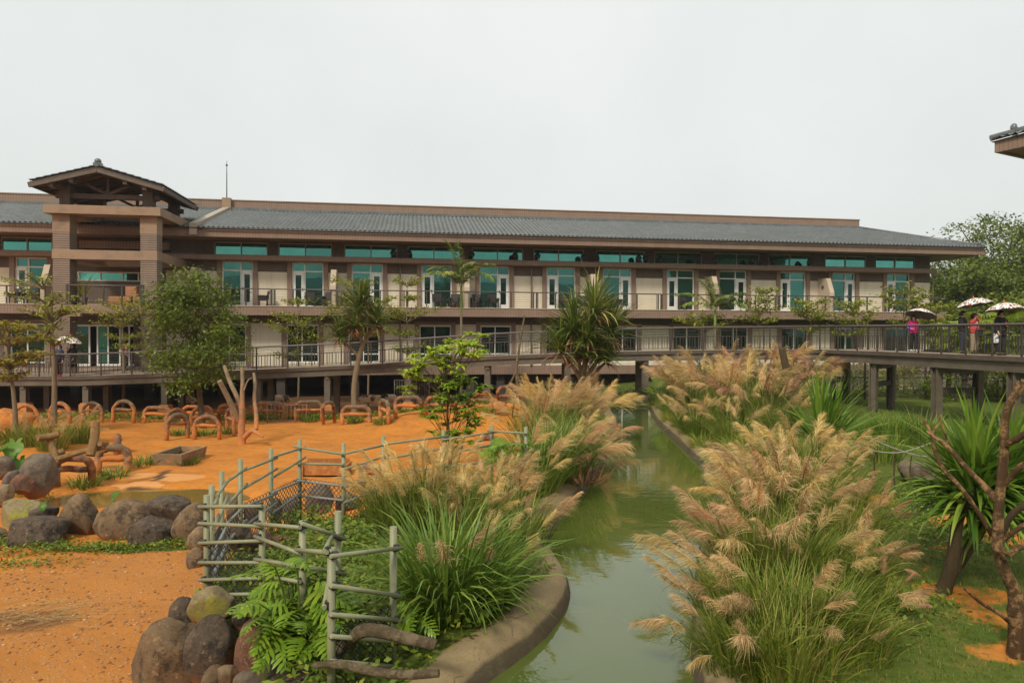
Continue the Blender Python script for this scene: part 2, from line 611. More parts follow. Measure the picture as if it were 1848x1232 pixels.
# weeds along the near row of boulders
for (px, py, rx, ry) in [(40, 978, 1.1, .25), (150, 988, 1.0, .22), (250, 990, .9, .25), (310, 990, .6, .22), (200, 985, 1.0, .2)]:
    p = at_z(px, py, 0)
    grass = np.maximum(grass, .85 * blot(p.x, p.y, rx, ry))
gravel = np.zeros(len(GP))
for (px, py, rx, ry) in [(120, 1080, 3.2, 1.6), (250, 1030, 1.6, 1.2), (60, 1200, 2.5, 1.5), (240, 1160, 1.6, 1.2)]:
    p = at_z(px, py, 0)
    gravel = np.maximum(gravel, blot(p.x, p.y, rx, ry))
pale = np.zeros(len(GP))
for (px, py, rx, ry, a) in [(255, 858, .75, .45, 0), (322, 862, .8, .55, .2), (330, 882, 1.1, .25, 0), (250, 875, .8, .3, 0)]:
    p = at_z(px, py, 0)
    pale = np.maximum(pale, blot(p.x, p.y, rx, ry, a))
wet_and_shade = np.zeros(len(GP))
for (px, py, rx, ry, a) in [(292, 858, .17, 1.1, .25), (250, 880, .75, .22, .1), (40, 1120, 1.0, .55, 0), (215, 842, .9, .4, 0)]:
    p = at_z(px, py, 0)
    wet_and_shade = np.maximum(wet_and_shade, blot(p.x, p.y, rx, ry, a) * (.6 if rx > .8 else 1.0))
wet_and_shade = np.maximum(wet_and_shade, sstep(34, 37, GP[:, 1]) * (GP[:, 0] < 5) * .9)  # painted shade: earth beneath the hotel darkened with the damp colour
pe = np.sqrt(((GP[:, 0] - POOL[0]) / POOL[2]) ** 2 + ((GP[:, 1] - POOL[1]) / POOL[3]) ** 2)
wet_and_shade = np.maximum(wet_and_shade, .5 * (1 - sstep(.95, 1.12, pe)))
for nm, arr in (('grass', grass), ('gravel', gravel), ('pale', pale), ('wet_and_shade', wet_and_shade)):
    at_ = gme.attributes.new(nm, 'FLOAT', 'POINT')
    at_.data.foreach_set('value', arr.astype(np.float32))

def ground_mat():
    m, nt, b = new_mat('ground')
    g = geopos(nt)
    A = lambda n_: N(nt, 'ShaderNodeAttribute', attribute_name=n_).outputs['Fac']
    soil = mixc(nt, ramp(nt, noise_n(nt, .55, 7, .7, g), .35, .68), (.56, .198, .026), (.42, .15, .028))
    soil = mixc(nt, ramp(nt, noise_n(nt, 6, 6, .75, g), .45, .75), soil, (.60, .25, .05))
    soil = mixc(nt, mathn(nt, 'MULTIPLY', ramp(nt, noise_n(nt, 1.3, 9, .82, g), .48, .68), .7), soil, (.25, .10, .036))
    trk = N(nt, 'ShaderNodeMapping'); trk.inputs['Scale'].default_value = (.25, 1.5, 1); trk.inputs['Rotation'].default_value = (0, 0, .35)
    nt.links.new(g, trk.inputs['Vector'])
    soil = mixc(nt, mathn(nt, 'MULTIPLY', ramp(nt, noise_n(nt, .8, 7, .75, trk.outputs[0]), .5, .7), .55), soil, (.62, .285, .07))
    vh = N(nt, 'ShaderNodeTexVoronoi'); vh.inputs['Scale'].default_value = 4.2; vh.inputs['Randomness'].default_value = 1.0
    nt.links.new(g, vh.inputs['Vector'])
    hoof = ramp(nt, vh.outputs['Distance'], .10, .24, (1, 1, 1), (0, 0, 0))
    soil = mixc(nt, mathn(nt, 'MULTIPLY', hoof, .3), soil, (.24, .095, .035))
    # small stones pressed into the earth
    vo = N(nt, 'ShaderNodeTexVoronoi'); vo.inputs['Scale'].default_value = 16
    nt.links.new(g, vo.inputs['Vector'])
    peb = ramp(nt, vo.outputs['Distance'], .18, .30, (1, 1, 1), (0, 0, 0))
    pick = mathn(nt, 'GREATER_THAN', N_sep(nt, vo.outputs['Color']), .45)
    gr = mathn(nt, 'MULTIPLY', mathn(nt, 'MULTIPLY', peb, pick), A('gravel'))
    gravelc = mixc(nt, ramp(nt, noise_n(nt, 9, 3, .5, g), .3, .7), (.34, .21, .115), (.50, .35, .21))
    soil = mixc(nt, mathn(nt, 'MULTIPLY', A('gravel'), .65), soil, (.40, .17, .045))
    soil = mixc(nt, gr, soil, gravelc)
    pn = mathn(nt, 'ADD', A('pale'), mathn(nt, 'MULTIPLY', mathn(nt, 'SUBTRACT', noise_n(nt, 2.5, 5, .7, g), .5), .7))
    soil = mixc(nt, ramp(nt, pn, .42, .5), soil, mixc(nt, noise_n(nt, 3, 5, .7, g), (.66, .33, .12), (.58, .24, .07)))
    wn_ = mathn(nt, 'ADD', A('wet_and_shade'), mathn(nt, 'MULTIPLY', mathn(nt, 'SUBTRACT', noise_n(nt, 3.5, 5, .7, g), .5), .6))
    soil = mixc(nt, ramp(nt, wn_, .3, .75), soil, (.13, .065, .03))  # damp earth, and the painted shade beneath the hotel
    # turf
    turf = mixc(nt, ramp(nt, noise_n(nt, .9, 6, .7, g), .35, .65), (.085, .125, .018), (.125, .15, .024))
    turf = mixc(nt, ramp(nt, noise_n(nt, 14, 5, .8, g), .35, .7), turf, (.055, .095, .014))
    turf = mixc(nt, mathn(nt, 'MULTIPLY', ramp(nt, noise_n(nt, 2.2, 6, .75, g), .5, .72), .75), turf, (.23, .17, .045))
    gn = mathn(nt, 'ADD', A('grass'), mathn(nt, 'MULTIPLY', mathn(nt, 'SUBTRACT', noise_n(nt, 3.2, 9, .8, g), .5), 1.5))
    col = mixc(nt, ramp(nt, gn, .38, .62), soil, turf)
    nt.links.new(col, b.inputs['Base Color'])
    b.inputs['Roughness'].default_value = .92
    b.inputs['Specular IOR Level'].default_value = .15
    h = mathn(nt, 'SUBTRACT', mathn(nt, 'ADD', noise_n(nt, 7, 8, .75, g), mathn(nt, 'MULTIPLY', gr, .5)), mathn(nt, 'MULTIPLY', hoof, .25))
    bump(nt, b, h, .55, .06)
    return m
def N_sep(nt, colsock):
    s = N(nt, 'ShaderNodeSeparateColor'); nt.links.new(colsock, s.inputs[0]); return s.outputs[0]
gme.materials.append(ground_mat())
tag(link('ground', gme), 'orange earth of the paddock turning to turf on the banks', kind='structure')

def water_mat(name, base, base2, rough=.02, ior=1.5, ripple=.05):
    m, nt, b = new_mat(name)
    g = geopos(nt)
    col = mixc(nt, ramp(nt, noise_n(nt, .35, 4, .6, g), .35, .65), base, base2)
    nt.links.new(col, b.inputs['Base Color'])
    b.inputs['Roughness'].default_value = rough
    b.inputs['IOR'].default_value = ior
    b.inputs['Specular IOR Level'].default_value = .85
    mp = N(nt, 'ShaderNodeMapping'); mp.inputs['Scale'].default_value = (1.0, 2.4, 1)
    nt.links.new(g, mp.inputs['Vector'])
    bump(nt, b, noise_n(nt, 2.2, 3, .5, mp.outputs[0]), ripple, .05)
    return m
wb_ = MB()
wb_.add([(-6, -8, WATER_Z), (8, -8, WATER_Z), (8, 34, WATER_Z), (-6, 34, WATER_Z)], [(0, 1, 2, 3)])
# keep the sheet inside its banks: a polygon a little wider than the channel
rv = [Vector((x, y)) for x, y in RIVER]
wb_ = MB()
nL = len(LB); pairs = 60
def along(line, t):
    L = [0]
    for a, b in zip(line[:-1], line[1:]): L.append(L[-1] + (b - a).length)
    s_ = t * L[-1]
    for i in range(len(line) - 1):
        if s_ <= L[i + 1] or i == len(line) - 2:
            f = (s_ - L[i]) / max(L[i + 1] - L[i], 1e-6)
            return line[i].lerp(line[i + 1], f)
vv, ff = [], []
for i in range(pairs + 1):
    a, b = along(LB, i / pairs), along(RBK, i / pairs)
    d = (b - a).normalized() * .3
    vv += [(a.x - d.x, a.y - d.y, WATER_Z), (b.x + d.x, b.y + d.y, WATER_Z)]
for i in range(pairs): ff.append((2 * i, 2 * i + 1, 2 * i + 3, 2 * i + 2))
vv += [(LB[0].x, LB[0].y + .6, WATER_Z), (RBK[0].x, RBK[0].y + .6, WATER_Z)]
ff.append((2 * pairs + 2, 2 * pairs + 3, 1, 0))
wb_.add(vv, ff)
tag(wb_.build('pond_water', water_mat('pond_water', (.075, .105, .018), (.09, .115, .022))), 'murky green pond water between grassy banks', kind='structure')
mb = MB()
n_ = 28
mb.add([(POOL[0] + POOL[2] * 1.1 * math.cos(2 * math.pi * i / n_), POOL[1] + POOL[3] * 1.1 * math.sin(2 * math.pi * i / n_), -.07) for i in range(n_)], [tuple(range(n_))])
tag(mb.build('wallow_water', water_mat('wallow_water', (.24, .14, .03), (.20, .13, .035), .04, 1.4, .03)), 'shallow muddy orange pool behind the boulders', kind='structure')

# concrete edge of the pond
def kerb(name, line, outward, label, width=.55):
    prof = [(-.10, .40), (-.02, .62), (.0, .72), (.05, .83), (.14, .895), (width * .6, .92), (width, .91), (width + .25, .78)]
    ln = line
    vv, ff = [], []
    for i, p in enumerate(ln):
        t = (ln[min(i + 1, len(ln) - 1)] - ln[max(i - 1, 0)]).normalized()
        nrm = Vector((t.y, -t.x)) * outward
        wob = 1 + .18 * noise.noise(Vector((p.x * .6, p.y * .6, 3)))
        for o_, z in prof:
            oo = o_ * (wob if o_ > .1 else 1)
            zz = z + .02 * noise.noise(Vector((p.x * 2 + o_, p.y * 2, 1)))
            vv.append((p.x + nrm.x * oo, p.y + nrm.y * oo, zz))
    k = len(prof)
    for i in range(len(ln) - 1):
        for j in range(k - 1):
            a = i * k + j
            ff.append((a, a + 1, a + k + 1, a + k) if outward > 0 else (a, a + k, a + k + 1, a + 1))
    mb = MB(); mb.add(vv, ff, True)
    return tag(mb.build(name, MT['kerb']), label, kind='structure')
def kerb_mat():
    m, nt, b = new_mat('pond_edge_concrete')
    g = geopos(nt)
    col = mixc(nt, ramp(nt, noise_n(nt, 1.8, 7, .7, g), .35, .65), (.34, .245, .125), (.27, .19, .09))
    col = mixc(nt, ramp(nt, noise_n(nt, 40, 3, .6, g), .55, .7), col, (.20, .15, .08))
    sp = N(nt, 'ShaderNodeSeparateXYZ'); nt.links.new(g, sp.inputs[0])
    zz = mathn(nt, 'ADD', sp.outputs['Z'], mathn(nt, 'MULTIPLY', mathn(nt, 'SUBTRACT', noise_n(nt, 3, 5, .7, g), .5), .12))
    tide = ramp(nt, zz, .79, .83, (1, 1, 1), (0, 0, 0))
    col = mixc(nt, mathn(nt, 'MULTIPLY', tide, .8), col, (.055, .038, .022))
    nt.links.new(col, b.inputs['Base Color'])
    b.inputs['Roughness'].default_value = .85
    vk = N(nt, 'ShaderNodeTexVoronoi', feature='DISTANCE_TO_EDGE'); vk.inputs['Scale'].default_value = .9
    nt.links.new(g, vk.inputs['Vector'])
    crk = mathn(nt, 'LESS_THAN', mathn(nt, 'ADD', vk.outputs['Distance'], mathn(nt, 'MULTIPLY', noise_n(nt, 9, 4, .7, g), .03)), .017)
    col = mixc(nt, mathn(nt, 'MULTIPLY', crk, .7), col, (.07, .05, .03))
    col = mixc(nt, mathn(nt, 'MULTIPLY', ramp(nt, noise_n(nt, 4, 8, .8, g), .52, .66), .6), col, (.16, .15, .06))
    nt.links.new(col, b.inputs['Base Color'])
    bump(nt, b, noise_n(nt, 25, 8, .75, g), .6, .03)
    return m
MT['kerb'] = kerb_mat()
kerb('pond_edge', LB[:-8], 1, 'pale concrete pond edge below the leafy bank', .38)
kerb('pond_edge', RBK[:-6], -1, 'narrow concrete pond edge under the silvergrass', .26)
# ================================================================== HOTEL
TH = math.atan(.15)
HP0 = Vector((0, 43.5))
EU = Vector((math.cos(TH), math.sin(TH)))
EV = Vector((-math.sin(TH), math.cos(TH)))
def u_of(px, v=0.0, py=600):
    d = ray(px, py)
    dd = Vector((d.x, d.y))
    t = (v + HP0.dot(EV)) / dd.dot(EV)
    return (dd * t - HP0).dot(EU)
def E(z): return EYE + z
HB = empty('hotel_building', (HP0.x, HP0.y, 0), TH, 'long two storey brown and cream hotel with grey tiled roof and balconies', 'building')
U0, U1 = -38.0, u_of(1677)
ZS = dict(base=E(-2.65), gf=E(-2.1), gband=E(.5), slab0=E(.95), slab1=E(1.5), band=E(3.6), ledge0=E(4.22), ledge1=E(4.5), soffit=E(5.42))
Uc = [(2, 95), (386.5, 483), (502, 599), (621, 717), (735, 830), (851, 944), (962, 1053.5), (1075, 1163), (1180, 1266), (1288, 1370), (1385.6, 1464), (1488, 1563), (1579, 1651)]
Ud = [(28, 86.5, 'L'), (401, 457, 'R'), (527, 584, 'L'), (634.5, 691, 'R'), (760, 815, 'L'), (865, 919, 'R'), (985.5, 1038, 'L'), (1087, 1139, 'R'), (1202, 1252, 'L'),
      (1297, 1346.5, 'R'), (1406.6, 1453, 'L'), (1500, 1542, 'R'), (1598, 1641, 'L')]
Ug = [(18, 82), (385, 444), (517, 575), (628.5, 685), (757, 814), (867, 922.6), (985, 1038), (1100, 1150), (1215, 1267), (1300, 1350), (1410, 1458), (1505, 1550), (1598, 1641)]
CL = [(u_of(a), u_of(b)) for a, b in Uc]
DR = [(u_of(a), u_of(b), s) for a, b, s in Ud]
GW = [(u_of(a), u_of(b)) for a, b in Ug]

def wall(name, u0, u1, z0, z1, holes, m, v=0.0, rev=.16, parent=HB):
    us = sorted({u0, u1, *[h for H in holes for h in H[:2] if u0 < h < u1]})
    zs = sorted({z0, z1, *[h for H in holes for h in H[2:4] if z0 < h < z1]})
    mb = MB()
    for a, b in zip(us[:-1], us[1:]):
        for c, d in zip(zs[:-1], zs[1:]):
            um, zm = (a + b) / 2, (c + d) / 2
            if any(H[0] < um < H[1] and H[2] < zm < H[3] for H in holes): continue
            mb.add([(a, v, c), (b, v, c), (b, v, d), (a, v, d)], [(0, 1, 2, 3)])
    for H in holes:
        a, b = max(H[0], u0), min(H[1], u1)
        c, d = max(H[2], z0), min(H[3], z1)
        if a >= b or c >= d: continue
        w = v + rev
        mb.add([(a, v, c), (a, v, d), (a, w, d), (a, w, c)], [(0, 1, 2, 3)])
        mb.add([(b, v, c), (b, w, c), (b, w, d), (b, v, d)], [(0, 1, 2, 3)])
        if H[3] < z1: mb.add([(a, v, d), (b, v, d), (b, w, d), (a, w, d)], [(0, 1, 2, 3)])
        if H[2] > z0: mb.add([(a, v, c), (a, w, c), (b, w, c), (b, v, c)], [(0, 1, 2, 3)])
    return mb.build(name, m, parent)

ch = [(a, b, E(4.56), E(5.36)) for a, b in CL]
dh = [(a, b, ZS['slab1'] + .03, E(4.2)) for a, b, s in DR]
gh = [(a, b, E(-1.88), E(.42)) for a, b in GW]
TU0, TU1 = u_of(92), u_of(300)          # behind the tower the wall is brick
wall('ground_floor_wall', U0, TU0, ZS['gf'], ZS['gband'], gh, MT['brick'])
wall('ground_floor_wall', TU1, U1, ZS['gf'], ZS['gband'], gh, MT['cream'])
wall('ground_floor_band', U0, U1, ZS['gband'], ZS['slab0'] + .3, [], MT['brick'])
eh = [(u_of(128), u_of(241), E(-2.1), E(.36))]
wall('entrance_wall', TU0, TU1, ZS['gf'], ZS['gband'], eh, MT['brick'], rev=.3)
wall('upper_wall', U0, TU0, ZS['slab1'] - .2, ZS['band'], dh, MT['cream'])
wall('upper_wall', TU1, U1, ZS['slab1'] - .2, ZS['band'], dh, MT['cream'])
wall('upper_wall', TU0, TU1, ZS['slab1'] - .2, ZS['band'], [(TU0 + .9, TU1 - .6, E(2.9), E(3.45))], MT['brick'])
wall('upper_band', U0, U1, ZS['band'], ZS['ledge1'], dh, MT['brick'])
wall('clerestory_wall', U0, U1, ZS['ledge1'] - .05, ZS['soffit'] + .1, ch, MT['brick'])
# end wall, back and slab of the building
mb = MB(); mb.b2(U1 - .2, U1 + .003, .01, 14, ZS['base'], ZS['soffit']); mb.build('end_wall', MT['cream'], HB)
mb = MB(); mb.b2(U0, U1 - .3, 13.6, 14, ZS['base'], ZS['soffit']); mb.build('back_wall', MT['cream'], HB)
mb = MB(); mb.b2(U0, U1 + .02, -.06, 13.5, ZS['base'], ZS['gf']); mb.build('plinth_beam', MT['fascia'], HB)
mb = MB(); mb.b2(U0, U1, -1.5, -.004, ZS['slab0'], ZS['slab1'] - .04); mb.build('balcony_slab', MT['fascia'], HB)
mb = MB(); mb.b2(U0, U1, -1.54, -.006, ZS['slab1'] - .037, ZS['slab1']); mb.build('balcony_floor', MT['fin'], HB)
mb = MB(); mb.b2(U0, u_of(1690, -.8), -.8, -.004, ZS['ledge0'], ZS['ledge1']); mb.build('ledge', MT['fascia'], HB)
# undercroft
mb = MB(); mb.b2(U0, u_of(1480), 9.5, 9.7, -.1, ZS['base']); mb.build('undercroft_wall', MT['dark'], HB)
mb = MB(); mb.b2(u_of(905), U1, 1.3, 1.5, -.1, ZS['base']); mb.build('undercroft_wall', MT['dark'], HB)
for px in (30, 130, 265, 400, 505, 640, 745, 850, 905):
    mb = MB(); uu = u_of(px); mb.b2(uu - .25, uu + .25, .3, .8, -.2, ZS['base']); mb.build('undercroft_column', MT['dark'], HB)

def bx(name, m, u0, u1, v0, v1, z0, z1, parent=HB):
    return MB().b2(u0, u1, v0, v1, z0, z1).build(name, m, parent)

def framed(name, u0, u1, z0, z1, vs_, hs, fm, gm, t=.06, v=.10, pane_name='pane'):
    """frame mesh with uprights at vs_ and rails at hs, one pane in every opening"""
    mb = MB()
    us = [u0] + list(vs_) + [u1]
    zs = [z0] + list(hs) + [z1]
    for k, u in enumerate(us):
        a = u if k == 0 else (u - t if k == len(us) - 1 else u - t / 2)
        mb.b2(a, a + t, v - .05, v + .03, z0, z1)
    for k, z in enumerate(zs):
        a = z if k == 0 else (z - t if k == len(zs) - 1 else z - t / 2)
        mb.b2(u0 + t, u1 - t, v - .045, v + .025, a, a + t)
    fr = mb.build(name, fm, HB)
    for a, b in zip(us[:-1], us[1:]):
        for c, d in zip(zs[:-1], zs[1:]):
            MB().b2(a + t * .4, b - t * .4, v + .012, v + .022, c + t * .4, d - t * .4).build(pane_name, gm, fr)
    return fr

for a, b in CL:
    framed('clerestory_window', a, b, E(4.56), E(5.36), [(a + b) / 2], [], MT['tanframe'], MT['glass'])
for a, b in GW:
    w = b - a
    framed('ground_window', a, b, E(-1.88), E(.42), [a + w * .48], [E(-1.36)], MT['white'], MT['darkglass'], .07)
    mb = MB(); mb.b2(a - .28, a - .002, -.07, .02, E(-2.098), E(.47)); mb.b2(b + .002, b + .28, -.07, .02, E(-2.098), E(.47)); mb.b2(a - .28, b + .28, -.075, .02, E(.472), E(.64))
    mb.build('window_surround', MT['pilaster'], HB)
zt = E(3.66)
for a, b, s in DR:
    w = b - a
    z0, z1 = ZS['slab1'] + .03, E(4.2)
    split = a + w * (.4 if s == 'L' else .6)
    f = framed('balcony_window', a, b, z0, z1, [split], [zt], MT['white'], MT['midglass'], .07)
    da, db = (a, split) if s == 'L' else (split, b)
    mb = MB()                                       # door leaf standing proud of the frame, with a tall glass slot
    da += .05; db -= .05
    sw = (db - da) * .24
    dv0, dv1 = .02, .075
    mb.b2(da, da + sw, dv0, dv1, z0 + .02, zt - .02); mb.b2(db - sw, db, dv0, dv1, z0 + .02, zt - .02)
    mb.b2(da + sw, db - sw, dv0, dv1, z0 + .02, z0 + .24); mb.b2(da + sw, db - sw, dv0, dv1, zt - .22, zt - .02)
    dr = mb.build('door', MT['white'], HB)
    bx('pane', MT['darkglass'], da + sw - .01, db - sw + .01, .045, .055, z0 + .23, zt - .21, dr)
    hx = db - sw * .5 if s == 'L' else da + sw * .5
    bx('handle', MT['darkmetal'], hx - .02, hx + .02, -.03, .018, z0 + .95, z0 + 1.15, dr)
    for q0, q1 in ((a - .27, a - .003), (b + .003, b + .27)):
        bx('pilaster', MT['pilaster'], q0, q1, -.10, .02, ZS['slab1'] + .002, E(4.218))
# fins between pairs of balconies
FINS = [(90, 0), (352, 1), (603, 1), (841, 0), (1068, 0), (1285, 0), (1490, 0)]
for px, lamp in FINS:
    u = u_of(px, -.7)
    mb = MB()
    poly = [(-.006, ZS['slab1'] + .002), (-1.38, ZS['slab1'] + .002), (-1.38, E(2.75)), (-.95, E(3.72)), (-.006, E(3.72))]
    mb.prism(poly, u - .16, u + .16, lambda p, t: (t, p[0], p[1]))
    fo = mb.build('balcony_divider', MT['fin'], HB)
    for sgn in (-1, 1):
        mb = MB(); mb.ball((u + sgn * .2, -.62, E(3.15)), (.07, .1, .13), 8, 6); mb.box((u + sgn * .165, -.62, E(3.15)), (.02, .1, .1))
        mb.build('wall_lamp', MT['darkmetal'], fo)
# railing of the balconies
rz = ZS['slab1']
rail = MB().tube([(U0, -1.42, rz + .98), (U1 - .05, -1.42, rz + .98)], .035, 6).build('balcony_railing', MT['rail'], HB)
for k in range(6):
    MB().tube([(U0, -1.42, rz + .12 + k * .14), (U1 - .05, -1.42, rz + .12 + k * .14)], .008, 4).build('wire', MT['darkmetal'], rail)
MB().tube([(U1 - .05, -1.42, rz + .98), (U1 - .05, -.02, rz + .98)], .035, 6).build('side_rail', MT['rail'], rail)
post_me = MB().b2(-.035, .035, -.035, .035, 0, .97).mesh('post'); post_me.materials.append(MT['darkmetal'])
thin_me = MB().b2(-.014, .014, -.014, .014, 0, .97).mesh('thin_post'); thin_me.materials.append(MT['darkmetal'])
u = U0 + .5
pp = []
for (a, b, s) in DR:
    pp += [a - .9, a + .3, b + .55] if s == 'L' else [a - .35, b - .1, b + 1.3]
    if s == 'R': pp += [b + 1.52]
for q in pp: link('post', post_me, rail, (q, -1.42, rz))
for a, b, s in DR:
    for q in ((a + b) / 2, b + 1.0, a - 1.0): link('thin_post', thin_me, rail, (q + .2, -1.42, rz))

# roof ---------------------------------------------------------------
EV0, EZ0, RV, RZ = -2.2, E(5.88), 5.0, E(8.1)
UE, UR = u_of(1776, EV0), u_of(1548, RV)
def tile_roof(name, parent, origin, du, ds, length, run, hip_u=None, pitch=.27, course=.34, amp=.05, m=None, hipl_u=None):
    """corrugated tile field: u along the eave, s up the slope (ds is the 3-D unit slope vector)"""
    du, ds = Vector(du), Vector(ds)
    nrm = du.cross(ds).normalized()
    if nrm.z < 0: nrm = -nrm
    ncol = int(length / pitch)
    us = np.linspace(0, length, ncol * 4 + 1)
    cor = np.maximum(np.sin(us / pitch * 2 * np.pi), -.35) * amp
    nc = max(2, int(run / course))
    ss, lift = [], []
    for c in range(nc):
        ss += [run * c / nc, run * (c + 1) / nc - .004]; lift += [.035, .0]
    ss = np.array(ss); lift = np.array(lift)
    Uu, Ss = np.meshgrid(us, ss)
    lim = np.full_like(Uu, run)
    if hip_u is not None: lim = np.minimum(lim, run * (length - Uu) / max(length - hip_u, 1e-6))
    if hipl_u is not None: lim = np.minimum(lim, run * Uu / max(hipl_u, 1e-6))
    S2 = np.minimum(Ss, np.maximum(lim, 0))
    Hh = cor[None, :] + lift[:, None]
    o = np.array(origin)
    V = o + Uu[..., None] * np.array(du) + S2[..., None] * np.array(ds) + Hh[..., None] * np.array(nrm)
    n1, n2 = V.shape[:2]
    idx = (np.arange(n1 - 1)[:, None] * n2 + np.arange(n2 - 1)[None, :])
    keep = (Ss[:-1, :-1] < lim[:-1, :-1])
    idx = idx[keep]
    Fq = np.stack([idx, idx + 1, idx + n2 + 1, idx + n2], 1)
    me = np_mesh(name, V.reshape(-1, 3), Fq, None, True)
    me.materials.append(m or MT['tile'])
    o = link(name, me, parent)
    return tag(o, kind='stuff')
roof = MB()
sl = Vector((0, RV - EV0, RZ - EZ0)); run = sl.length; sl.normalize()
# timber-and-concrete body of the roof, just under the tiles
def rpt(u, v, z): return (u, v, z)
d_ = .07
b_ = 14 + 2.2
roof.add([(U0, EV0, EZ0 - d_), (UE, EV0, EZ0 - d_), (UR, RV, RZ - d_), (U0, RV, RZ - d_), (UE, b_, EZ0 - d_), (UR, b_ - (RV - EV0), RZ - d_), (U0, b_ - (RV - EV0), RZ - d_), (U0, b_, EZ0 - d_)],
         [(0, 1, 2, 3), (1, 4, 5, 2), (4, 7, 6, 5), (3, 2, 5, 6)])
rf = roof.build('roof', MT['tile'], HB)
tile_roof('roof_tiles', rf, (U0, EV0 - .08, EZ0 - .02), (1, 0, 0), sl, UE - U0, run, UR - U0)
# fascia and soffit
mb = MB(); mb.b2(U0, UE - .02, EV0 + .02, EV0 + .2, E(5.36), EZ0 - .055); mb.build('eave_fascia', MT['fascia'], HB)
mb = MB(); mb.b2(UE - .22, UE - .021, EV0 + .203, b_ - .05, E(5.36), EZ0 - .055); mb.build('eave_fascia', MT['fascia'], HB)
mb = MB(); mb.b2(U0, UE - .23, EV0 + .203, -.003, ZS['soffit'], ZS['soffit'] + .08); mb.b2(U1 + .02, UE - .23, .0, b_ - .3, ZS['soffit'], ZS['soffit'] + .08); mb.build('soffit', MT['pilaster'], HB)
MB().tube([(U0, EV0 - .12, EZ0 - .06), (UE, EV0 - .12, EZ0 - .06)], .05, 6).build('gutter', MT['darkmetal'], HB)
hipc = MB().tube([(UE - .05, EV0, EZ0 + .06), (UR, RV, RZ + .06)], .11, 8); hipc.build('hip_cap', MT['tile'], rf)
mb = MB(); mb.ball((UE - .25, EV0 + .2, EZ0 + .27), (.13, .13, .2), 8, 6); mb.box((UE - .25, EV0 + .2, EZ0 + .1), (.2, .2, .16)); mb.build('hip_ornament', MT['tile'], rf)
mb = MB(); mb.b2(U0, UR + .02, RV - .02, b_ - (RV - EV0) + .02, RZ - .3, E(8.72)); mb.build('roof_parapet', MT['fascia'], HB)
mb = MB(); mb.b2(U0, UR + .06, RV - .07, RV + .3, E(8.722), E(8.79)); mb.build('parapet_coping', MT['stucco'], HB)
mb = MB(); mb.b2(U0, UR, RV - .2, RV - .023, RZ - .02, RZ + .14); mb.build('parapet_flashing', MT['tile'], HB)
# wall that crosses the roof, and its lightning rod
uw = u_of(350, EV0)
mb = MB(); mb.prism([(EV0 - .15, EZ0 - .45), (EV0 - .15, EZ0 + .2), (RV, RZ + .22), (RV, RZ - .2)], uw - .2, uw + .2, lambda p, t: (t, p[0], p[1])); mb.build('roof_divider', MT['tanframe'], HB)
mb = MB(); mb.b2(uw - .28, uw + .28, RV - .3, RV - .03, RZ - .05, E(8.86)); mb.build('roof_pier', MT['stucco'], HB)
rod = empty('lightning_rod', (0, 0, 0), 0, 'thin lightning rod on the hotel roof parapet', 'lightning rod')
pr = HB.matrix_basis @ Vector((uw, RV + .05, E(8.86)))
rod.location = (HP0.x + EU.x * uw + EV.x * (RV - .15), HP0.y + EU.y * uw + EV.y * (RV - .15), E(8.86))
MB().tube([(0, 0, 0), (0, 0, 1.5), (0, 0, 2.2)], [.035, .03, .02], 6).build('pole', MT['darkmetal'], rod)
mb = MB(); mb.lathe([(.0, 2.1), (.09, 2.16), (.02, 2.25), (.012, 2.45), (0, 2.5)], n=8); mb.build('tip', MT['darkmetal'], rod)
for px in (338, 722, 958, 1680):
    uu = u_of(px); MB().tube([(uu, -.14, ZS['gf']), (uu, -.14, ZS['slab0'])], .05, 6).build('downpipe', MT['pilaster'], HB)
    MB().tube([(uu, -.14, ZS['slab1']), (uu, -.14, ZS['ledge0'])], .05, 6).build('downpipe', MT['pilaster'], HB)
# entrance doors under the tower
def entrance():
    a, b = u_of(128), u_of(241)
    w = b - a
    z0, z1 = E(-2.06), E(.36)
    t = .08
    cuts = [a, a + w * .27, a + w * .40, a + w * .57, a + w * .76, a + w * .91, b]
    fr = MB()
    for c in cuts: fr.b2(c - t / 2, c + t / 2, .16, .26, z0, z1)
    fr.b2(a, b, .165, .255, z1 - .1, z1)
    f = fr.build('entrance_door_frame', MT['white'], HB)
    for k, (p, q) in enumerate(zip(cuts[:-1], cuts[1:])):
        if k == 1 or k == 4:   # open doorway: a dark lobby behind
            continue
        bx('pane', MT['glass'] if k == 2 else MT['darkglass'], p + t / 2, q - t / 2, .2, .21, z0 + .02, z1 - .1, f)
        bx('door_rail', MT['white'], p + t / 2, q - t / 2, .17, .25, z0, z0 + .12, f)
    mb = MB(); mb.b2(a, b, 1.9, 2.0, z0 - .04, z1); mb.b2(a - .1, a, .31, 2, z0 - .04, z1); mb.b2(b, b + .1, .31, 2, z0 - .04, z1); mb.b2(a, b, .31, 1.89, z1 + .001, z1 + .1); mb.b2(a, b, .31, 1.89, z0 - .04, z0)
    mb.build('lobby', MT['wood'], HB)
entrance()
a, b = TU0 + .9, TU1 - .6
framed('strip_window', a, b, E(2.9), E(3.45), [a + (b - a) * f for f in (.12, .36, .62, .8)], [], MT['white'], MT['glass'], .07)
mb = MB(); mb.b2(u_of(150), u_of(310), -.45, -.01, E(4.75), E(5.2)); mb.build('vent_panel', MT['fascia'], HB)

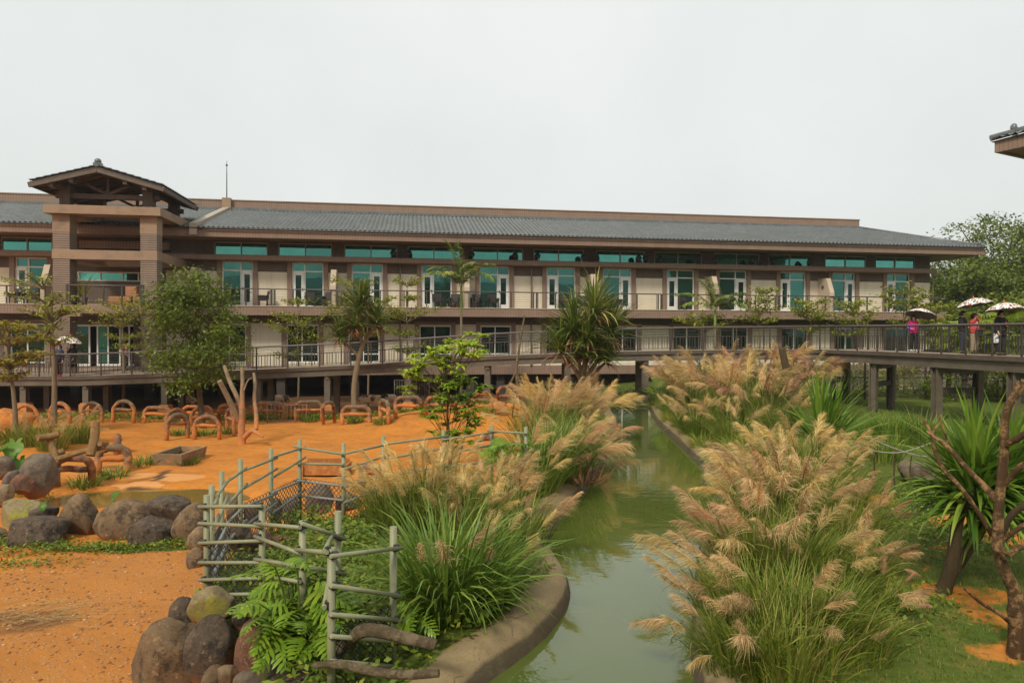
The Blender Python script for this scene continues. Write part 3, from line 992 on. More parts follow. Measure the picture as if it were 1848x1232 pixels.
# ------------------------------------------------------------------ tower with a gabled roof
TY = 35.0
c0 = at_y(95.6, 600, TY)
TW = empty('lookout_tower', (c0.x, c0.y, 0), TH, 'square brick and stucco tower with open gabled timber roof', 'tower')
tw = 5.0         # along the facade
td = 4.7
def tb(name, m, x0, x1, y0, y1, z0, z1, parent=TW): return MB().b2(x0, x1, y0, y1, z0, z1).build(name, m, parent)
cwid = .80
for cx_ in (0, tw - cwid):
    for cy_ in (0,):
        tb('column', MT['towerbrick'], cx_, cx_ + cwid, cy_, cy_ + cwid, E(-2.3), E(5.05))
        tb('column_head', MT['stucco'], cx_ - .012, cx_ + cwid + .012, cy_ - .012, cy_ + cwid + .012, E(5.052), E(5.96))
def ring(name, m, x0, x1, y0, y1, z0, z1, t):
    mb = MB()
    mb.b2(x0, x1, y0, y0 + t, z0, z1); mb.b2(x0, x1, y1 - t, y1, z0, z1)
    mb.b2(x0, x0 + t, y0 + t, y1 - t, z0, z1); mb.b2(x1 - t, x1, y0 + t, y1 - t, z0, z1)
    return mb.build(name, m, TW)
ring('top_beam', MT['stucco'], -.28, tw + .3, -.35, td + .1, E(5.965), E(6.4), 1.1)
ring('middle_beam', MT['stucco'], -.03, tw + .03, -.03, td, E(3.68), E(4.16), .86)
tb('balcony_slab', MT['pilaster'], -.02, tw + .02, -.06, td - .02, E(.9), E(1.33))
for q in (.9, 3.6): tb('corbel', MT['stucco'], q, q + .5, -.25, .3, E(.74), E(.895))
# balcony rail of the tower
rl = MB().tube([(.62, -.0, E(2.35)), (tw - .62, -.0, E(2.35))], .035, 6)
rl = rl.build('balcony_railing', MT['rail'], TW)
for k in range(5): MB().tube([(.62, 0, E(1.5) + k * .15), (tw - .62, 0, E(1.5) + k * .15)], .008, 4).build('wire', MT['darkmetal'], rl)
for q in (.66, .8, 1.5, 2.4, 3.3, 4.2, 4.33): link('post', post_me, rl, (q, 0, E(1.34)))
# timber posts, truss and roof
pw = .5
for px_ in (.25, tw - .25 - pw):
    for py_ in (.15, td - .2 - pw):
        tb('timber_post', MT['wood'], px_, px_ + pw, py_, py_ + pw, E(6.4), E(7.5))
for yy in (.4, td - .45):
    tb('tie_beam', MT['wood'], .0, tw, yy - .12, yy + .12, E(6.85), E(7.1))
    mx_ = tw / 2
    for tx in (-1.1, 0, 1.1):
        MB().beam((mx_, yy, E(7.1)), (mx_ + tx, yy, E(7.95 - abs(tx) * .3)), .14, .14, (0, 1, 0)).build('truss_strut', MT['wood'], TW)
for xx in (.5, tw - .5): tb('side_beam', MT['wood'], xx - .11, xx + .11, -.5, td + .1, E(7.3), E(7.55))
ov = .62; eh_ = E(7.35); ah = E(8.22); fy0, fy1 = -.95, td + .1
half = tw / 2 + ov
for sgn in (-1, 1):
    o_ = Vector((tw / 2 + sgn * half, 0, eh_)); top = Vector((tw / 2, 0, ah))
    s_ = (top - o_); rn = s_.length; s_.normalize()
    mb = MB()
    nn = Vector((-s_.z * sgn * -1, 0, abs(s_.x)))
    for t0, t1 in ((0, .1),):
        a1 = o_ + nn * 0; b1 = top
        mb.prism([(0, -.06), (rn, -.06), (rn, .03), (0, .03)], fy0, fy1, lambda p, t: tuple(o_ + s_ * p[0] + Vector((0, 0, 1)) * p[1] + Vector((0, t, 0))))
    rp = mb.build('roof_slope', MT['wood'], TW)
    tile_roof('roof_tiles', rp, (o_.x, fy0 - .05, o_.z + .09), (0, 1, 0), s_, fy1 - fy0 + .1, rn, pitch=.27, course=.34)
    for yy in (fy0 + .06, fy1 - .06):
        MB().beam(o_ + Vector((sgn * .05, yy, -.12)), top + Vector((0, yy, -.12)), .12, .24, (0, 0, 1)).build('bargeboard', MT['barge'] if yy < 0 else MT['wood'], TW)
    MB().b2(min(o_.x, o_.x - sgn * .12), max(o_.x, o_.x - sgn * .12), fy0 + .2, fy1 - .2, eh_ - .2, eh_ - .062).build('eave_board', MT['wood'], TW)
    for q in (.33, .66):
        pnt = o_ + s_ * rn * q * .9
        MB().b2(pnt.x - .1, pnt.x + .1, fy0 + .13, fy0 + .7, pnt.z - .42, pnt.z - .16).build('purlin_end', MT['wood'], TW)
    for k in range(8):
        yy = fy0 + .5 + k * (fy1 - fy0 - 1) / 7
        MB().beam(o_ + Vector((0, yy, -.13)), top + Vector((0, yy, -.13)), .08, .12).build('rafter', MT['wood'], TW)
MB().tube([(tw / 2, fy0 - .05, ah + .13), (tw / 2, fy1 + .05, ah + .13)], .12, 8).build('ridge_cap', MT['tile'], TW)
mb = MB(); mb.ball((tw / 2, fy0 + .15, ah + .32), (.17, .17, .16), 10, 6); mb.box((tw / 2, fy0 + .15, ah + .18), (.36, .3, .12)); mb.build('ridge_ornament', MT['tile'], TW)
# cardboard boxes on the tower balcony
for k, (qx, qz, s_) in enumerate([(3.15, 0, .62), (3.85, 0, .6), (2.6, 0, .5), (3.45, .52, .55)]):
    bxm = MB(); bxm.box((0, 0, .25), (s_, .5, .5)); bxm.box((0, -.02, .503), (s_ + .01, .46, .012)); bxm.box((0, -.252, .3), (.08, .006, .4))
    bo = bxm.build('cardboard_box', mat('cardboard', (.42, .20, .10), (.36, .17, .085), 3, .9), None)
    wp = Vector((c0.x, c0.y)) + EU * (qx + .0) + EV * 1.0
    bo.location = (wp.x, wp.y, E(1.332) + qz); bo.rotation_euler = (0, 0, TH)
    tag(bo, ['orange brown cardboard box, middle of the row on the tower balcony', 'orange brown cardboard box at the column end of the tower balcony', 'small cardboard box at the open end of the row on the tower balcony', 'cardboard box stacked on top of two others on the tower balcony'][k], 'box', 'boxes on the tower balcony')
# plant pot on the tower balcony
wp = Vector((c0.x, c0.y)) + EU * 1.15 + EV * .6
pt = empty('planter', (wp.x, wp.y, E(1.332)), 0, 'purple planter with a thin green plant on the tower balcony', 'planter')
MB().lathe([(0, 0), (.19, 0), (.24, .42), (.2, .42), (.18, .36), (0, .36)], n=12).build('pot', mat('plum_glaze', (.10, .06, .085), (.13, .08, .10), 3, .5), pt)

# ------------------------------------------------------------------ second wing, its eave corner reaching into view
WC = at_y(1795, 262, 27.0)
WA = Vector((.46, -.89)).normalized(); WBv = Vector((.89, .46)).normalized()
HW = empty('hotel_wing', (WC.x, WC.y, 0), math.atan2(WA.y, WA.x), 'brown tiled eave corner of the next hotel wing against the sky', 'building')
# local x runs toward the viewer, local y = left of x (WBv)
wz = WC.z
mb = MB(); mb.b2(0, 16, 0, .16, wz - .3, wz + .15); mb.b2(0, .16, .163, 13, wz - .3, wz + .15); mb.build('eave_fascia', MT['fascia'], HW)
mb = MB(); mb.b2(.165, 15.8, .165, 13, wz - .24, wz - .16); mb.build('soffit', MT['pilaster'], HW)
s_ = Vector((0, 6.5, 2.2)); rn = s_.length; s_.normalize()
tile_roof('roof_tiles', HW, (-.1, -.1, wz + .22), (1, 0, 0), s_, 16, rn, hipl_u=6.5)
mb = MB(); mb.add([(-.1, -.1, wz + .13), (16, -.1, wz + .13), (16, 6.4, wz + 2.33), (6.4, 6.4, wz + 2.33), (-.1, 13, wz + .13)], [(0, 1, 2, 3), (0, 3, 4)]); mb.build('roof', MT['tile'], HW)
MB().tube([(-.1, -.1, wz + .28), (6.4, 6.4, wz + 2.48)], .12, 8).build('hip_cap', MT['tile'], HW)
mb = MB(); mb.ball((.45, .45, wz + .62), (.13, .13, .18), 8, 6); mb.box((.45, .45, wz + .45), (.2, .2, .2)); mb.build('hip_ornament', MT['tile'], HW)
mb = MB(); mb.b2(2.4, 15, 2.4, 2.6, .5, wz - .2); mb.b2(2.4, 2.6, 2.605, 12.5, .5, wz - .2); mb.build('wall', MT['cream'], HW)
for q in (4.2, 7.4, 10.6):
    for z_ in (E(-1.5), E(2.0)):
        f = MB().b2(q, q + 1.6, 2.34, 2.398, z_, z_ + 2.2).build('window', MT['white'], HW)
        MB().b2(q + .1, q + 1.5, 2.325, 2.338, z_ + .1, z_ + 2.1).build('pane', MT['glass'], f)
# ------------------------------------------------------------------ the wing the picture is taken from (seen mirrored in the balcony glass)
HO = empty('hotel_front_wing', (-4, -13, 0), 0, 'hotel wing facing the balconies, seen only mirrored in their glass', 'building')
mb = MB(); mb.b2(-34, 34, -10, 0, -.2, E(5.2)); mb.build('wall', MT['cream'], HO)
mb = MB(); mb.prism([(1.8, E(5.2)), (1.8, E(5.7)), (-5, E(7.8)), (-11.8, E(5.7)), (-11.8, E(5.2))], -36, 36, lambda p, t: (t, p[0], p[1])); mb.build('roof', MT['tile'], HO)
for k in range(14):
    q = -32 + k * 4.8
    for z_ in (E(-1.6), E(1.7)):
        f = MB().b2(q, q + 2.0, .002, .07, z_, z_ + 2.3).build('window', MT['white'], HO)
        MB().b2(q + .1, q + 1.9, .072, .085, z_ + .1, z_ + 2.2).build('pane', MT['darkglass'], f)
mb = MB(); mb.b2(-34, 34, .003, 1.6, E(.9), E(1.4)); mb.build('balcony_slab', MT['fascia'], HO)

# ------------------------------------------------------------------ balcony chairs and ledge spotlights
def make_chair():
    r = empty('balcony_chair', (0, 0, 0))
    mb = MB(); mb.b2(-.27, .27, -.27, .27, .34, .44); mb.build('seat', MT['black'], r)
    mb = MB(); mb.prism([(.2, .40), (.27, .40), (.36, .88), (.28, .88)], -.28, .28, lambda p, t: (t, p[0], p[1])); mb.build('backrest', MT['black'], r)
    for sx in (-1, 1):
        MB().b2(sx * .28 - .04, sx * .28 + .04, -.27, .25, .58, .64).build('armrest', MT['black'], r)
        MB().b2(sx * .28 - .025, sx * .28 + .025, -.26, .22, .44, .58).build('side_panel', MT['black'], r)
        for sy in (-1, 1): MB().b2(sx * .24 - .025, sx * .24 + .025, sy * .23 - .025, sy * .23 + .025, 0, .34).build('leg', MT['black'], r)
    return r
def make_table():
    r = empty('balcony_table', (0, 0, 0))
    MB().b2(-.26, .26, -.26, .26, .48, .52).build('table_top', MT['black'], r)
    for sx in (-1, 1):
        for sy in (-1, 1): MB().b2(sx * .22 - .02, sx * .22 + .02, sy * .22 - .02, sy * .22 + .02, 0, .48).build('leg', MT['black'], r)
    return r
c_proto = make_chair(); t_proto = make_table()
def hplace(o, u_, v_, z_, rz_=0):
    w = HP0 + EU * u_ + EV * v_
    o.location = (w.x, w.y, z_); o.rotation_euler = (0, 0, TH + rz_)
ci = 0; ti = 0
ORD = ['first', 'second', 'third', 'fourth', 'fifth', 'sixth', 'seventh', 'eighth', 'ninth', 'tenth']
CHAIRS = [(475, -1.5, 'turned sideways before the cream wall of the first balcony from the tower'), (56, .2, 'beside the glass door on the short side of the tower'), (30, -.2, 'farthest from the tower on its short side')]
for bay, (a_, b_) in ((1, (560, 592)), (2, (655, 626)), (3, (790, 820)), (4, (890, 858)), (5, (1020, 1052))):
    CHAIRS += [(a_, .25, 'by the door of the %s balcony from the tower' % ORD[bay]), (b_, -.25, 'by the divider of the %s balcony from the tower' % ORD[bay])]
CHAIRS += [(1115, 1.4, 'on the seventh balcony from the tower'), (1236, .2, 'on the eighth balcony from the tower'), (1310, -.3, 'on the ninth balcony from the tower')]
for px, rz_, where in CHAIRS:
    o = c_proto if ci == 0 else copy_tree(c_proto)
    ci += 1
    hplace(o, u_of(px, -.75), -.75, ZS['slab1'] + .001, rz_)
    tag(o, 'black wicker armchair ' + where, 'chair', 'chairs on the balconies')
for px, bay in ((577, 1), (641, 2), (806, 3), (875, 4), (1036, 5)):
    o = t_proto if ti == 0 else copy_tree(t_proto); ti += 1
    hplace(o, u_of(px, -.6), -.6, ZS['slab1'] + .001)
    tag(o, 'small black wicker table between two chairs on the %s balcony from the tower' % ORD[bay], 'table', 'tables on the balconies')
def make_spot():
    r = empty('spotlight', (0, 0, 0))
    MB().box((0, 0, .04), (.3, .22, .08)).build('base', MT['darkmetal'], r)
    mb = MB(); mb.lathe([(0, -.18), (.12, -.17), (.15, .0), (.2, .16), (.19, .19), (0, .17)], n=10)
    M_ = Matrix.Rotation(R(62), 4, 'X')
    mb.v = [tuple(M_ @ Vector(v) + Vector((0, -.08, .27))) for v in mb.v]
    mb.build('lamp_head', MT['black'], r)
    for sx in (-1, 1): MB().b2(sx * .16 - .01, sx * .16 + .01, -.1, -.06, .06, .32).build('bracket', MT['darkmetal'], r)
    return r
sp_proto = make_spot()
for k, (px, wi, en_) in enumerate(((711, 2, 'far'), (740, 3, 'near'), (849, 4, 'near'), (931, 4, 'far'), (968, 5, 'near'), (1052, 5, 'far'), (1077, 6, 'near'), (1150, 6, 'far'), (1165, 6, 'past'), (1188, 7, 'near'), (1259, 7, 'far'), (1290, 8, 'near'), (1356, 8, 'far'), (1372, 8, 'past'), (1394, 9, 'near'), (1459, 9, 'far'))):
    o = sp_proto if k == 0 else copy_tree(sp_proto)
    hplace(o, u_of(px, -.45), -.45, ZS['ledge1'] + .001, RND.uniform(-.6, .6))
    wh = {'near': 'at the nearer end of', 'far': 'at the farther end of', 'past': 'just past'}[en_]
    tag(o, 'black ledge spotlight %s the %s high window counted from the tower' % (wh, ORD[wi]), 'spotlight', 'spotlights on the hotel ledge')
# ================================================================== FOOTBRIDGE
FB = empty('footbridge', (0, 0, 0), 0, 'long brown steel and timber footbridge curving past the hotel', 'footbridge')
RAMP = [(-40, 32.7, -2.26), (-26, 32.6, -2.24), (-20.6, 32.5, -2.2), (-14.1, 32.3, -1.93), (-7.4, 32.2, -1.6), (-1, 32.0, -1.14), (4.6, 31.8, -.9), (9.0, 31.5, -.8), (13.95, 31.0, -.74)]
RAMP = [Vector((x, y, E(z))) for x, y, z in RAMP]
RAMPB = [p + Vector((0, 2.3, 0)) for p in RAMP]
ARM = [Vector((x, y, E(-.74))) for x, y in ((13.95, 31.0), (14.9, 28.3), (15.55, 25.5), (16.2, 22.3), (17.0, 19.0), (18.2, 15.0), (19.6, 11.0))]
ARMB = []
for i, p in enumerate(ARM):
    t = (ARM[min(i + 1, len(ARM) - 1)] - ARM[max(i - 1, 0)]).normalized()
    ARMB.append(p + Vector((-t.y, t.x, 0)) * 2.4)
ARMB[0] = Vector((16.6, 33.3, E(-.74)))
RAMPB[-1] = Vector((16.3, 33.28, E(-.74)))
def strip(name, A, B, z0, z1, m, parent=FB):
    mb = MB()
    vv, ff = [], []
    for a, b in zip(A, B):
        vv += [(a.x, a.y, a.z + z1), (b.x, b.y, b.z + z1), (b.x, b.y, b.z + z0), (a.x, a.y, a.z + z0)]
    k = len(A)
    for i in range(k - 1):
        o = i * 4
        for j in range(4): ff.append((o + j, o + (j + 1) % 4, o + 4 + (j + 1) % 4, o + 4 + j))
    ff += [(0, 3, 2, 1), (4 * k - 4, 4 * k - 3, 4 * k - 2, 4 * k - 1)]
    mb.add(vv, ff)
    return mb.build(name, m, parent)
def off(L, dx, dy): return [p + Vector((dx, dy, 0)) for p in L]
strip('deck', RAMP, RAMPB, -.09, 0, MT['deck'])
strip('deck', ARM, ARMB, -.086, .004, MT['deck'])
plat = [Vector((-40, 34.97, E(-2.25))), Vector((-24.6, 34.9, E(-2.24))), Vector((-15.2, 34.7, E(-2.0)))]
platb = [Vector((-40, 37.0, E(-2.16))), Vector((-24.6, 39.2, E(-2.14))), Vector((-15.2, 40.6, E(-2.12)))]
strip('landing_deck', plat, platb, -.09, -.004, MT['deck'])
strip('edge_beam', off(RAMP, 0, .03), off(RAMP, 0, .15), -.42, -.093, MT['beam'])
strip('edge_board', off(RAMP, 0, -.05), off(RAMP, 0, .0), -.13, .03, MT['wood'])
strip('edge_beam', off(RAMPB, 0, -.15), off(RAMPB, 0, -.03), -.42, -.093, MT['beam'])
inw = [(b - a).normalized() for a, b in zip(ARM, ARMB)]
strip('edge_beam', [a + n * .05 for a, n in zip(ARM, inw)], [a + n * .2 for a, n in zip(ARM, inw)], -.48, -.093, MT['beam'])
strip('edge_beam', [a - n * .2 for a, n in zip(ARMB, inw)], [a - n * .05 for a, n in zip(ARMB, inw)], -.48, -.093, MT['beam'])
strip('edge_board', [a - n * .06 for a, n in zip(ARM, inw)], [a for a in ARM], -.13, .035, MT['wood'])
def zline(L, x):
    for a, b in zip(L[:-1], L[1:]):
        if a.x <= x <= b.x: return a.lerp(b, (x - a.x) / (b.x - a.x))
    return L[-1].copy()
def hcolumn(x, y, ztop, zbot, w=.28, rz=0.0, plinth=True, wet_and_shade=False):
    mb = MB()
    h = ztop - zbot
    mb.box((0, -w / 2 + .02, h / 2), (w, .04, h)); mb.box((0, w / 2 - .02, h / 2), (w, .04, h)); mb.box((0, 0, h / 2), (.05, w - .08, h))
    c = mb.build('column', MT['beam'], FB, (x, y, zbot), (0, 0, rz))
    if plinth:
        mb = MB(); mb.box((0, 0, .25), (.5, .5, .75)); mb.box((0, 0, .65), (.42, .42, .06)); mb.build('plinth', MT['dusty'], c)
    return c
MT['dusty'] = mat('dusty_concrete', (.46, .20, .07), (.55, .22, .06), 2.5, .9, .3, 18, dirt=((.22, .15, .10), 1.5, .5, .75))
for px in (-70, 36, 151, 296, 467, 592, 738, 880):
    q = at_y(px, 640, 32.55); p = zline(RAMP, q.x)
    hcolumn(q.x, p.y + .3, p.z - .42, gz(q.x, p.y + .3) - .1)
    hcolumn(q.x, p.y + 1.95, p.z - .42, gz(q.x, p.y + 1.95) - .1, plinth=False)
    MB().beam((q.x, p.y + .1, p.z - .5), (q.x, p.y + 2.2, p.z - .5), .18, .16).build('cross_beam', MT['beam'], FB)
for px in (1025, 1165, 1300, 1420):
    q = at_y(px, 640, 31.9); p = zline(RAMP, q.x)
    for oy in (.3, 1.95): hcolumn(q.x, p.y + oy, p.z - .42, min(gz(q.x, p.y + oy), .7) - .3, plinth=False)
    MB().beam((q.x, p.y + .1, p.z - .5), (q.x, p.y + 2.2, p.z - .5), .18, .16).build('cross_beam', MT['beam'], FB)
qa = at_y(1165, 700, 32.1)
mb = MB(); mb.box((qa.x, 32.1, .6), (1.0, .9, .3)); mb.build('pier_footing', MT['fin'], FB)
acol = []
for i, px in enumerate((1490, 1571, 1680, 1822)):
    best = min([(abs(a.lerp(b, f).x - (px - 924) / 1232 * a.lerp(b, f).y), a.lerp(b, f), na) for a, b, na in zip(ARM[:-1], ARM[1:], inw) for f in np.linspace(0, 1, 21)], key=lambda t: t[0])
    p, n = best[1], best[2]
    p1 = p + n * .25; p2 = p + n * 2.1
    for q in (p1, p2): hcolumn(q.x, q.y, p.z - .48, .3, .27, math.atan2(n.y, n.x), plinth=False)
    MB().beam((p1.x, p1.y, p.z - .6), (p2.x, p2.y, p.z - .6), .2, .2).build('cross_beam', MT['beam'], FB)
    zb = p.z - 1.35
    MB().beam((p1.x, p1.y, zb), (p2.x, p2.y, zb), .16, .22).build('brace_beam', MT['darkmetal'], FB)
    acol.append((p1, p2))

def resample(L, step):
    out = [L[0].copy()]; acc = 0
    for a, b in zip(L[:-1], L[1:]):
        seg = (b - a).length; t = step - acc
        while t <= seg:
            out.append(a.lerp(b, t / seg)); t += step
        acc = (acc + seg) % step if seg < t else seg - (t - step)
    return out
def railing(L, hgt, post_step, bar_step, bar_h, single_bars, wires, name='railing', postw=.05, barw=.018, top_r=.04):
    up = lambda z: [p + Vector((0, 0, z)) for p in L]
    r = MB().tube(up(hgt), top_r, 8).build(name, MT['rail'], FB)
    MB().tube(up(bar_h), .018, 4).build('middle_rail', MT['darkmetal'], r)
    MB().tube(up(.1), .016, 4).build('bottom_rail', MT['darkmetal'], r)
    for w in wires: MB().tube(up(w), .009, 4).build('wire', MT['darkmetal'], r)
    pm = MB().b2(-postw / 2, postw / 2, -postw / 2, postw / 2, 0, hgt).mesh('post'); pm.materials.append(MT['darkmetal'])
    for p in resample(L, post_step): link('post', pm, r, p)
    bm_ = MB().b2(-barw / 2, barw / 2, -barw / 2, barw / 2, .1, bar_h).mesh('baluster'); bm_.materials.append(MT['darkmetal'])
    if single_bars:
        for p in resample(L, bar_step): link('baluster', bm_, r, p)
    else:
        mb = MB()
        for p in resample(L, bar_step): mb.b2(p.x - barw / 2, p.x + barw / 2, p.y - barw / 2, p.y + barw / 2, p.z + .1, p.z + bar_h)
        tag(mb.build('balusters', MT['darkmetal'], r), kind='stuff')
    return r
fr_ = off([RAMP[0].lerp(RAMP[1], .6)] + RAMP[1:], 0, .08)
railing(fr_, 1.08, 1.5, .21, .66, True, (.78, .9, .98), 'front_railing')
bk = [zline(RAMPB, x) for x in (-14.6, -7.4, -1, 4.6, 9, 13.9)]
railing(off(bk, 0, -.08), 1.08, 1.5, .15, .66, False, (.78, .9, .98), 'back_railing')
railing([a + n * .07 for a, n in zip(ARM, inw)], 1.08, 1.05, .3, 1.05, True, (.78, .9), 'front_railing', .05, .024, .04)
railing([a - n * .07 for a, n in zip(ARMB, inw)], 1.08, 1.2, .13, .68, False, (.78, .9, .98), 'back_railing', .06, .03)
# a second flight beside the entrance: side rails of the landing
railing([Vector((-24.7, 34.9, E(-2.24))), Vector((-21.9, 34.85, E(-2.22)))], 1.08, 1.2, .15, .66, False, (.8, .92), 'landing_railing')
railing([Vector((-18.4, 34.8, E(-2.1))), Vector((-14.7, 34.7, E(-1.98)))], 1.08, 1.2, .15, .66, False, (.8, .92), 'landing_railing')

# ================================================================== CONCRETE LOG BARRIERS
def dusty_log(name, dark, dust, fall=.85, p0=.34, p1=.62):
    m, nt, b = new_mat(name)
    oc = objco(nt)
    col = mixc(nt, ramp(nt, noise_n(nt, 3, 6, .7, oc), .35, .65), dark, tuple(x * 1.7 for x in dark))
    sp = N(nt, 'ShaderNodeSeparateXYZ'); nt.links.new(oc, sp.inputs[0])
    oi = N(nt, 'ShaderNodeObjectInfo')
    hh = mathn(nt, 'SUBTRACT', mathn(nt, 'ADD', 1.25, mathn(nt, 'MULTIPLY', oi.outputs['Random'], .5)), mathn(nt, 'MULTIPLY', sp.outputs['Z'], fall))
    f = mathn(nt, 'ADD', mathn(nt, 'MULTIPLY', hh, .5), mathn(nt, 'MULTIPLY', mathn(nt, 'SUBTRACT', noise_n(nt, 4, 7, .75, oc), .5), 1.5))
    col = mixc(nt, ramp(nt, f, p0, p1), col, dust)
    nt.links.new(col, b.inputs['Base Color'])
    b.inputs['Roughness'].default_value = .85
    bump(nt, b, noise_n(nt, 16, 9, .78, oc), .85, .04)
    return m
MT['log'] = dusty_log('dusty_concrete_log', (.10, .072, .042), (.56, .19, .04))
MT['logdark'] = dusty_log('dark_concrete_log', (.05, .04, .034), (.42, .15, .045))
MT['logdark'].node_tree.nodes  # same recipe, less dust

def barrier(kind, x0, y0, x1, y1, label, m='log', angle=0.0, ymax=30.9, rad=.085, group='log barriers around the paddock'):
    base = on_ground((x0 + x1) / 2, y1, ymax)
    s = base.y / FPX
    w = (x1 - x0) * s; h = (y1 - y0) * s
    zb = EYE - (y1 - 600) * s
    h = max(h + (zb - base.z if base.y >= ymax - .01 else 0), .6)
    c = max(math.cos(angle), .25)
    hw = w / 2 / c - rad
    rad = min(rad, w * .18)
    pts = []
    if kind == 'round':
        zs = h - rad - hw
        zs = max(zs, .15)
        pts = [(-hw, -.15), (-hw, zs * .6)]
        for i in range(13):
            a = math.pi * (1 - i / 12)
            pts.append((hw * math.cos(a), zs + (h - rad - zs) * math.sin(a)))
        pts += [(hw, zs * .6), (hw, -.15)]
        bar = zs + .08
    else:
        cr_ = min(.28, hw * .7)
        pts = [(-hw, -.15), (-hw, h - rad - cr_)]
        for i in range(7):
            a = math.pi - math.pi / 2 * i / 6
            pts.append((-hw + cr_ + cr_ * math.cos(a), h - rad - cr_ + cr_ * math.sin(a)))
        for i in range(7):
            a = math.pi / 2 - math.pi / 2 * i / 6
            pts.append((hw - cr_ + cr_ * math.cos(a), h - rad - cr_ + cr_ * math.sin(a)))
        pts += [(hw, h - rad - cr_), (hw, -.15)]
        bar = h * .52
    r = empty('log_barrier', base, angle + RND.uniform(-.12, .12), label, 'barrier', group)
    r.rotation_euler = (RND.uniform(-.07, .07), RND.uniform(-.05, .05), angle + RND.uniform(-.12, .12))
    ph_ = RND.uniform(0, 6); rad *= RND.uniform(.85, 1.12)
    ra = lambda i: rad * (1 + .13 * math.sin(i * 2.1 + ph_))
    MB().tube([(x, 0, z) for x, z in pts], [ra(i) for i in range(len(pts))], 9).build('frame', MT[m], r)
    MB().tube([(-hw, 0, bar), (-hw * .3, .01, bar + .02), (hw * .4, 0, bar - .01), (hw, 0, bar)], [rad * .8, rad * .9, rad * .85, rad * .8], 8).build('cross_bar', MT[m], r)
    return r
barrier('round', 27, 727, 70, 766, 'orange dusted arched log barrier beside the orange boulder', angle=.1)
barrier('round', 86, 724, 130, 763, 'arched log barrier half hidden by silvergrass below the platform')
barrier('round', 145, 723, 188, 763, 'arched log barrier beside the dusty bridge plinth under the entrance')
barrier('round', 200, 720, 245, 763, 'tall orange arched log barrier standing clear below the entrance railing')
barrier('flat', 257, 732, 310, 763, 'low flat topped log barrier between the tall arch and the leafy tree')
barrier('flat', 326, 730, 387, 761, 'flat topped log barrier behind the pair of arches by the tree trunk')
barrier('round', 341, 731, 390, 766, 'dark arched log barrier right behind the leafy tree trunk', 'logdark', -.15)
barrier('round', 305, 735, 331, 769, 'dark narrow arched log barrier seen edge on by the tree', 'logdark', .9)
barrier('round', 304, 744, 335, 793, 'orange narrow arch of the planted ring, turned sideways', 'log', .85)
barrier('round', 348, 746, 399, 792, 'orange round arch of the planted ring, facing the pool')
barrier('round', 401, 734, 432, 784, 'dark arch of the planted ring beside the dead tree', 'logdark', -.9)
barrier('flat', 392, 727, 445, 764, 'flat topped log barrier behind the dead tree')
barrier('flat', 458, 726, 515, 755, 'flat topped log barrier behind the metal hay rack')
barrier('flat', 531, 721, 584, 759, 'flat topped log barrier between hay rack and twisted barrier')
barrier('flat', 585, 723, 603, 765, 'flat topped log barrier turned nearly edge on beside the screw pine trunk', 'log', 1.0)
barrier('flat', 614, 730, 671, 766, 'flat topped log barrier in front of the screw pine trunk')
barrier('flat', 680, 719, 708, 762, 'flat topped log barrier turned sideways near the grazing sheep', 'log', -.9)
barrier('flat', 710, 713, 764, 752, 'flat topped log barrier in front of the sheep with black heads', ymax=30.3)
barrier('flat', 765, 712, 827, 750, 'flat topped log barrier behind the bright green sapling', ymax=30)
barrier('flat', 850, 706, 891, 740, 'dark flat topped log barrier beside the orange rocks', 'logdark', ymax=29.2)
barrier('flat', 895, 694, 941, 737, 'dark flat topped log barrier behind the orange rocks by the tripod pole', 'logdark', ymax=28.8)
barrier('flat', 96, 818, 173, 876, 'dark flat topped log barrier beside the standing grey boulder', 'logdark', .1, rad=.11, group='log barriers by the pool')
barrier('flat', 176, 802, 229, 855, 'orange flat topped log barrier leaning toward the water trough', 'log', .5, rad=.1, group='log barriers by the pool')
barrier('flat', 195, 784, 226, 818, 'dark log barrier with flat top behind the two front barriers by the pool', 'logdark', -.9, rad=.1, group='log barriers by the pool')
barrier('round', 648, 833, 694, 882, 'dark arched log barrier behind the pipe fence', 'logdark', .3, rad=.09, group='log barriers by the fence')
barrier('round', 850, 783, 913, 822, 'dark arched log barrier near the corner of the pipe fence', 'logdark', -.5, rad=.1, group='log barriers by the fence')

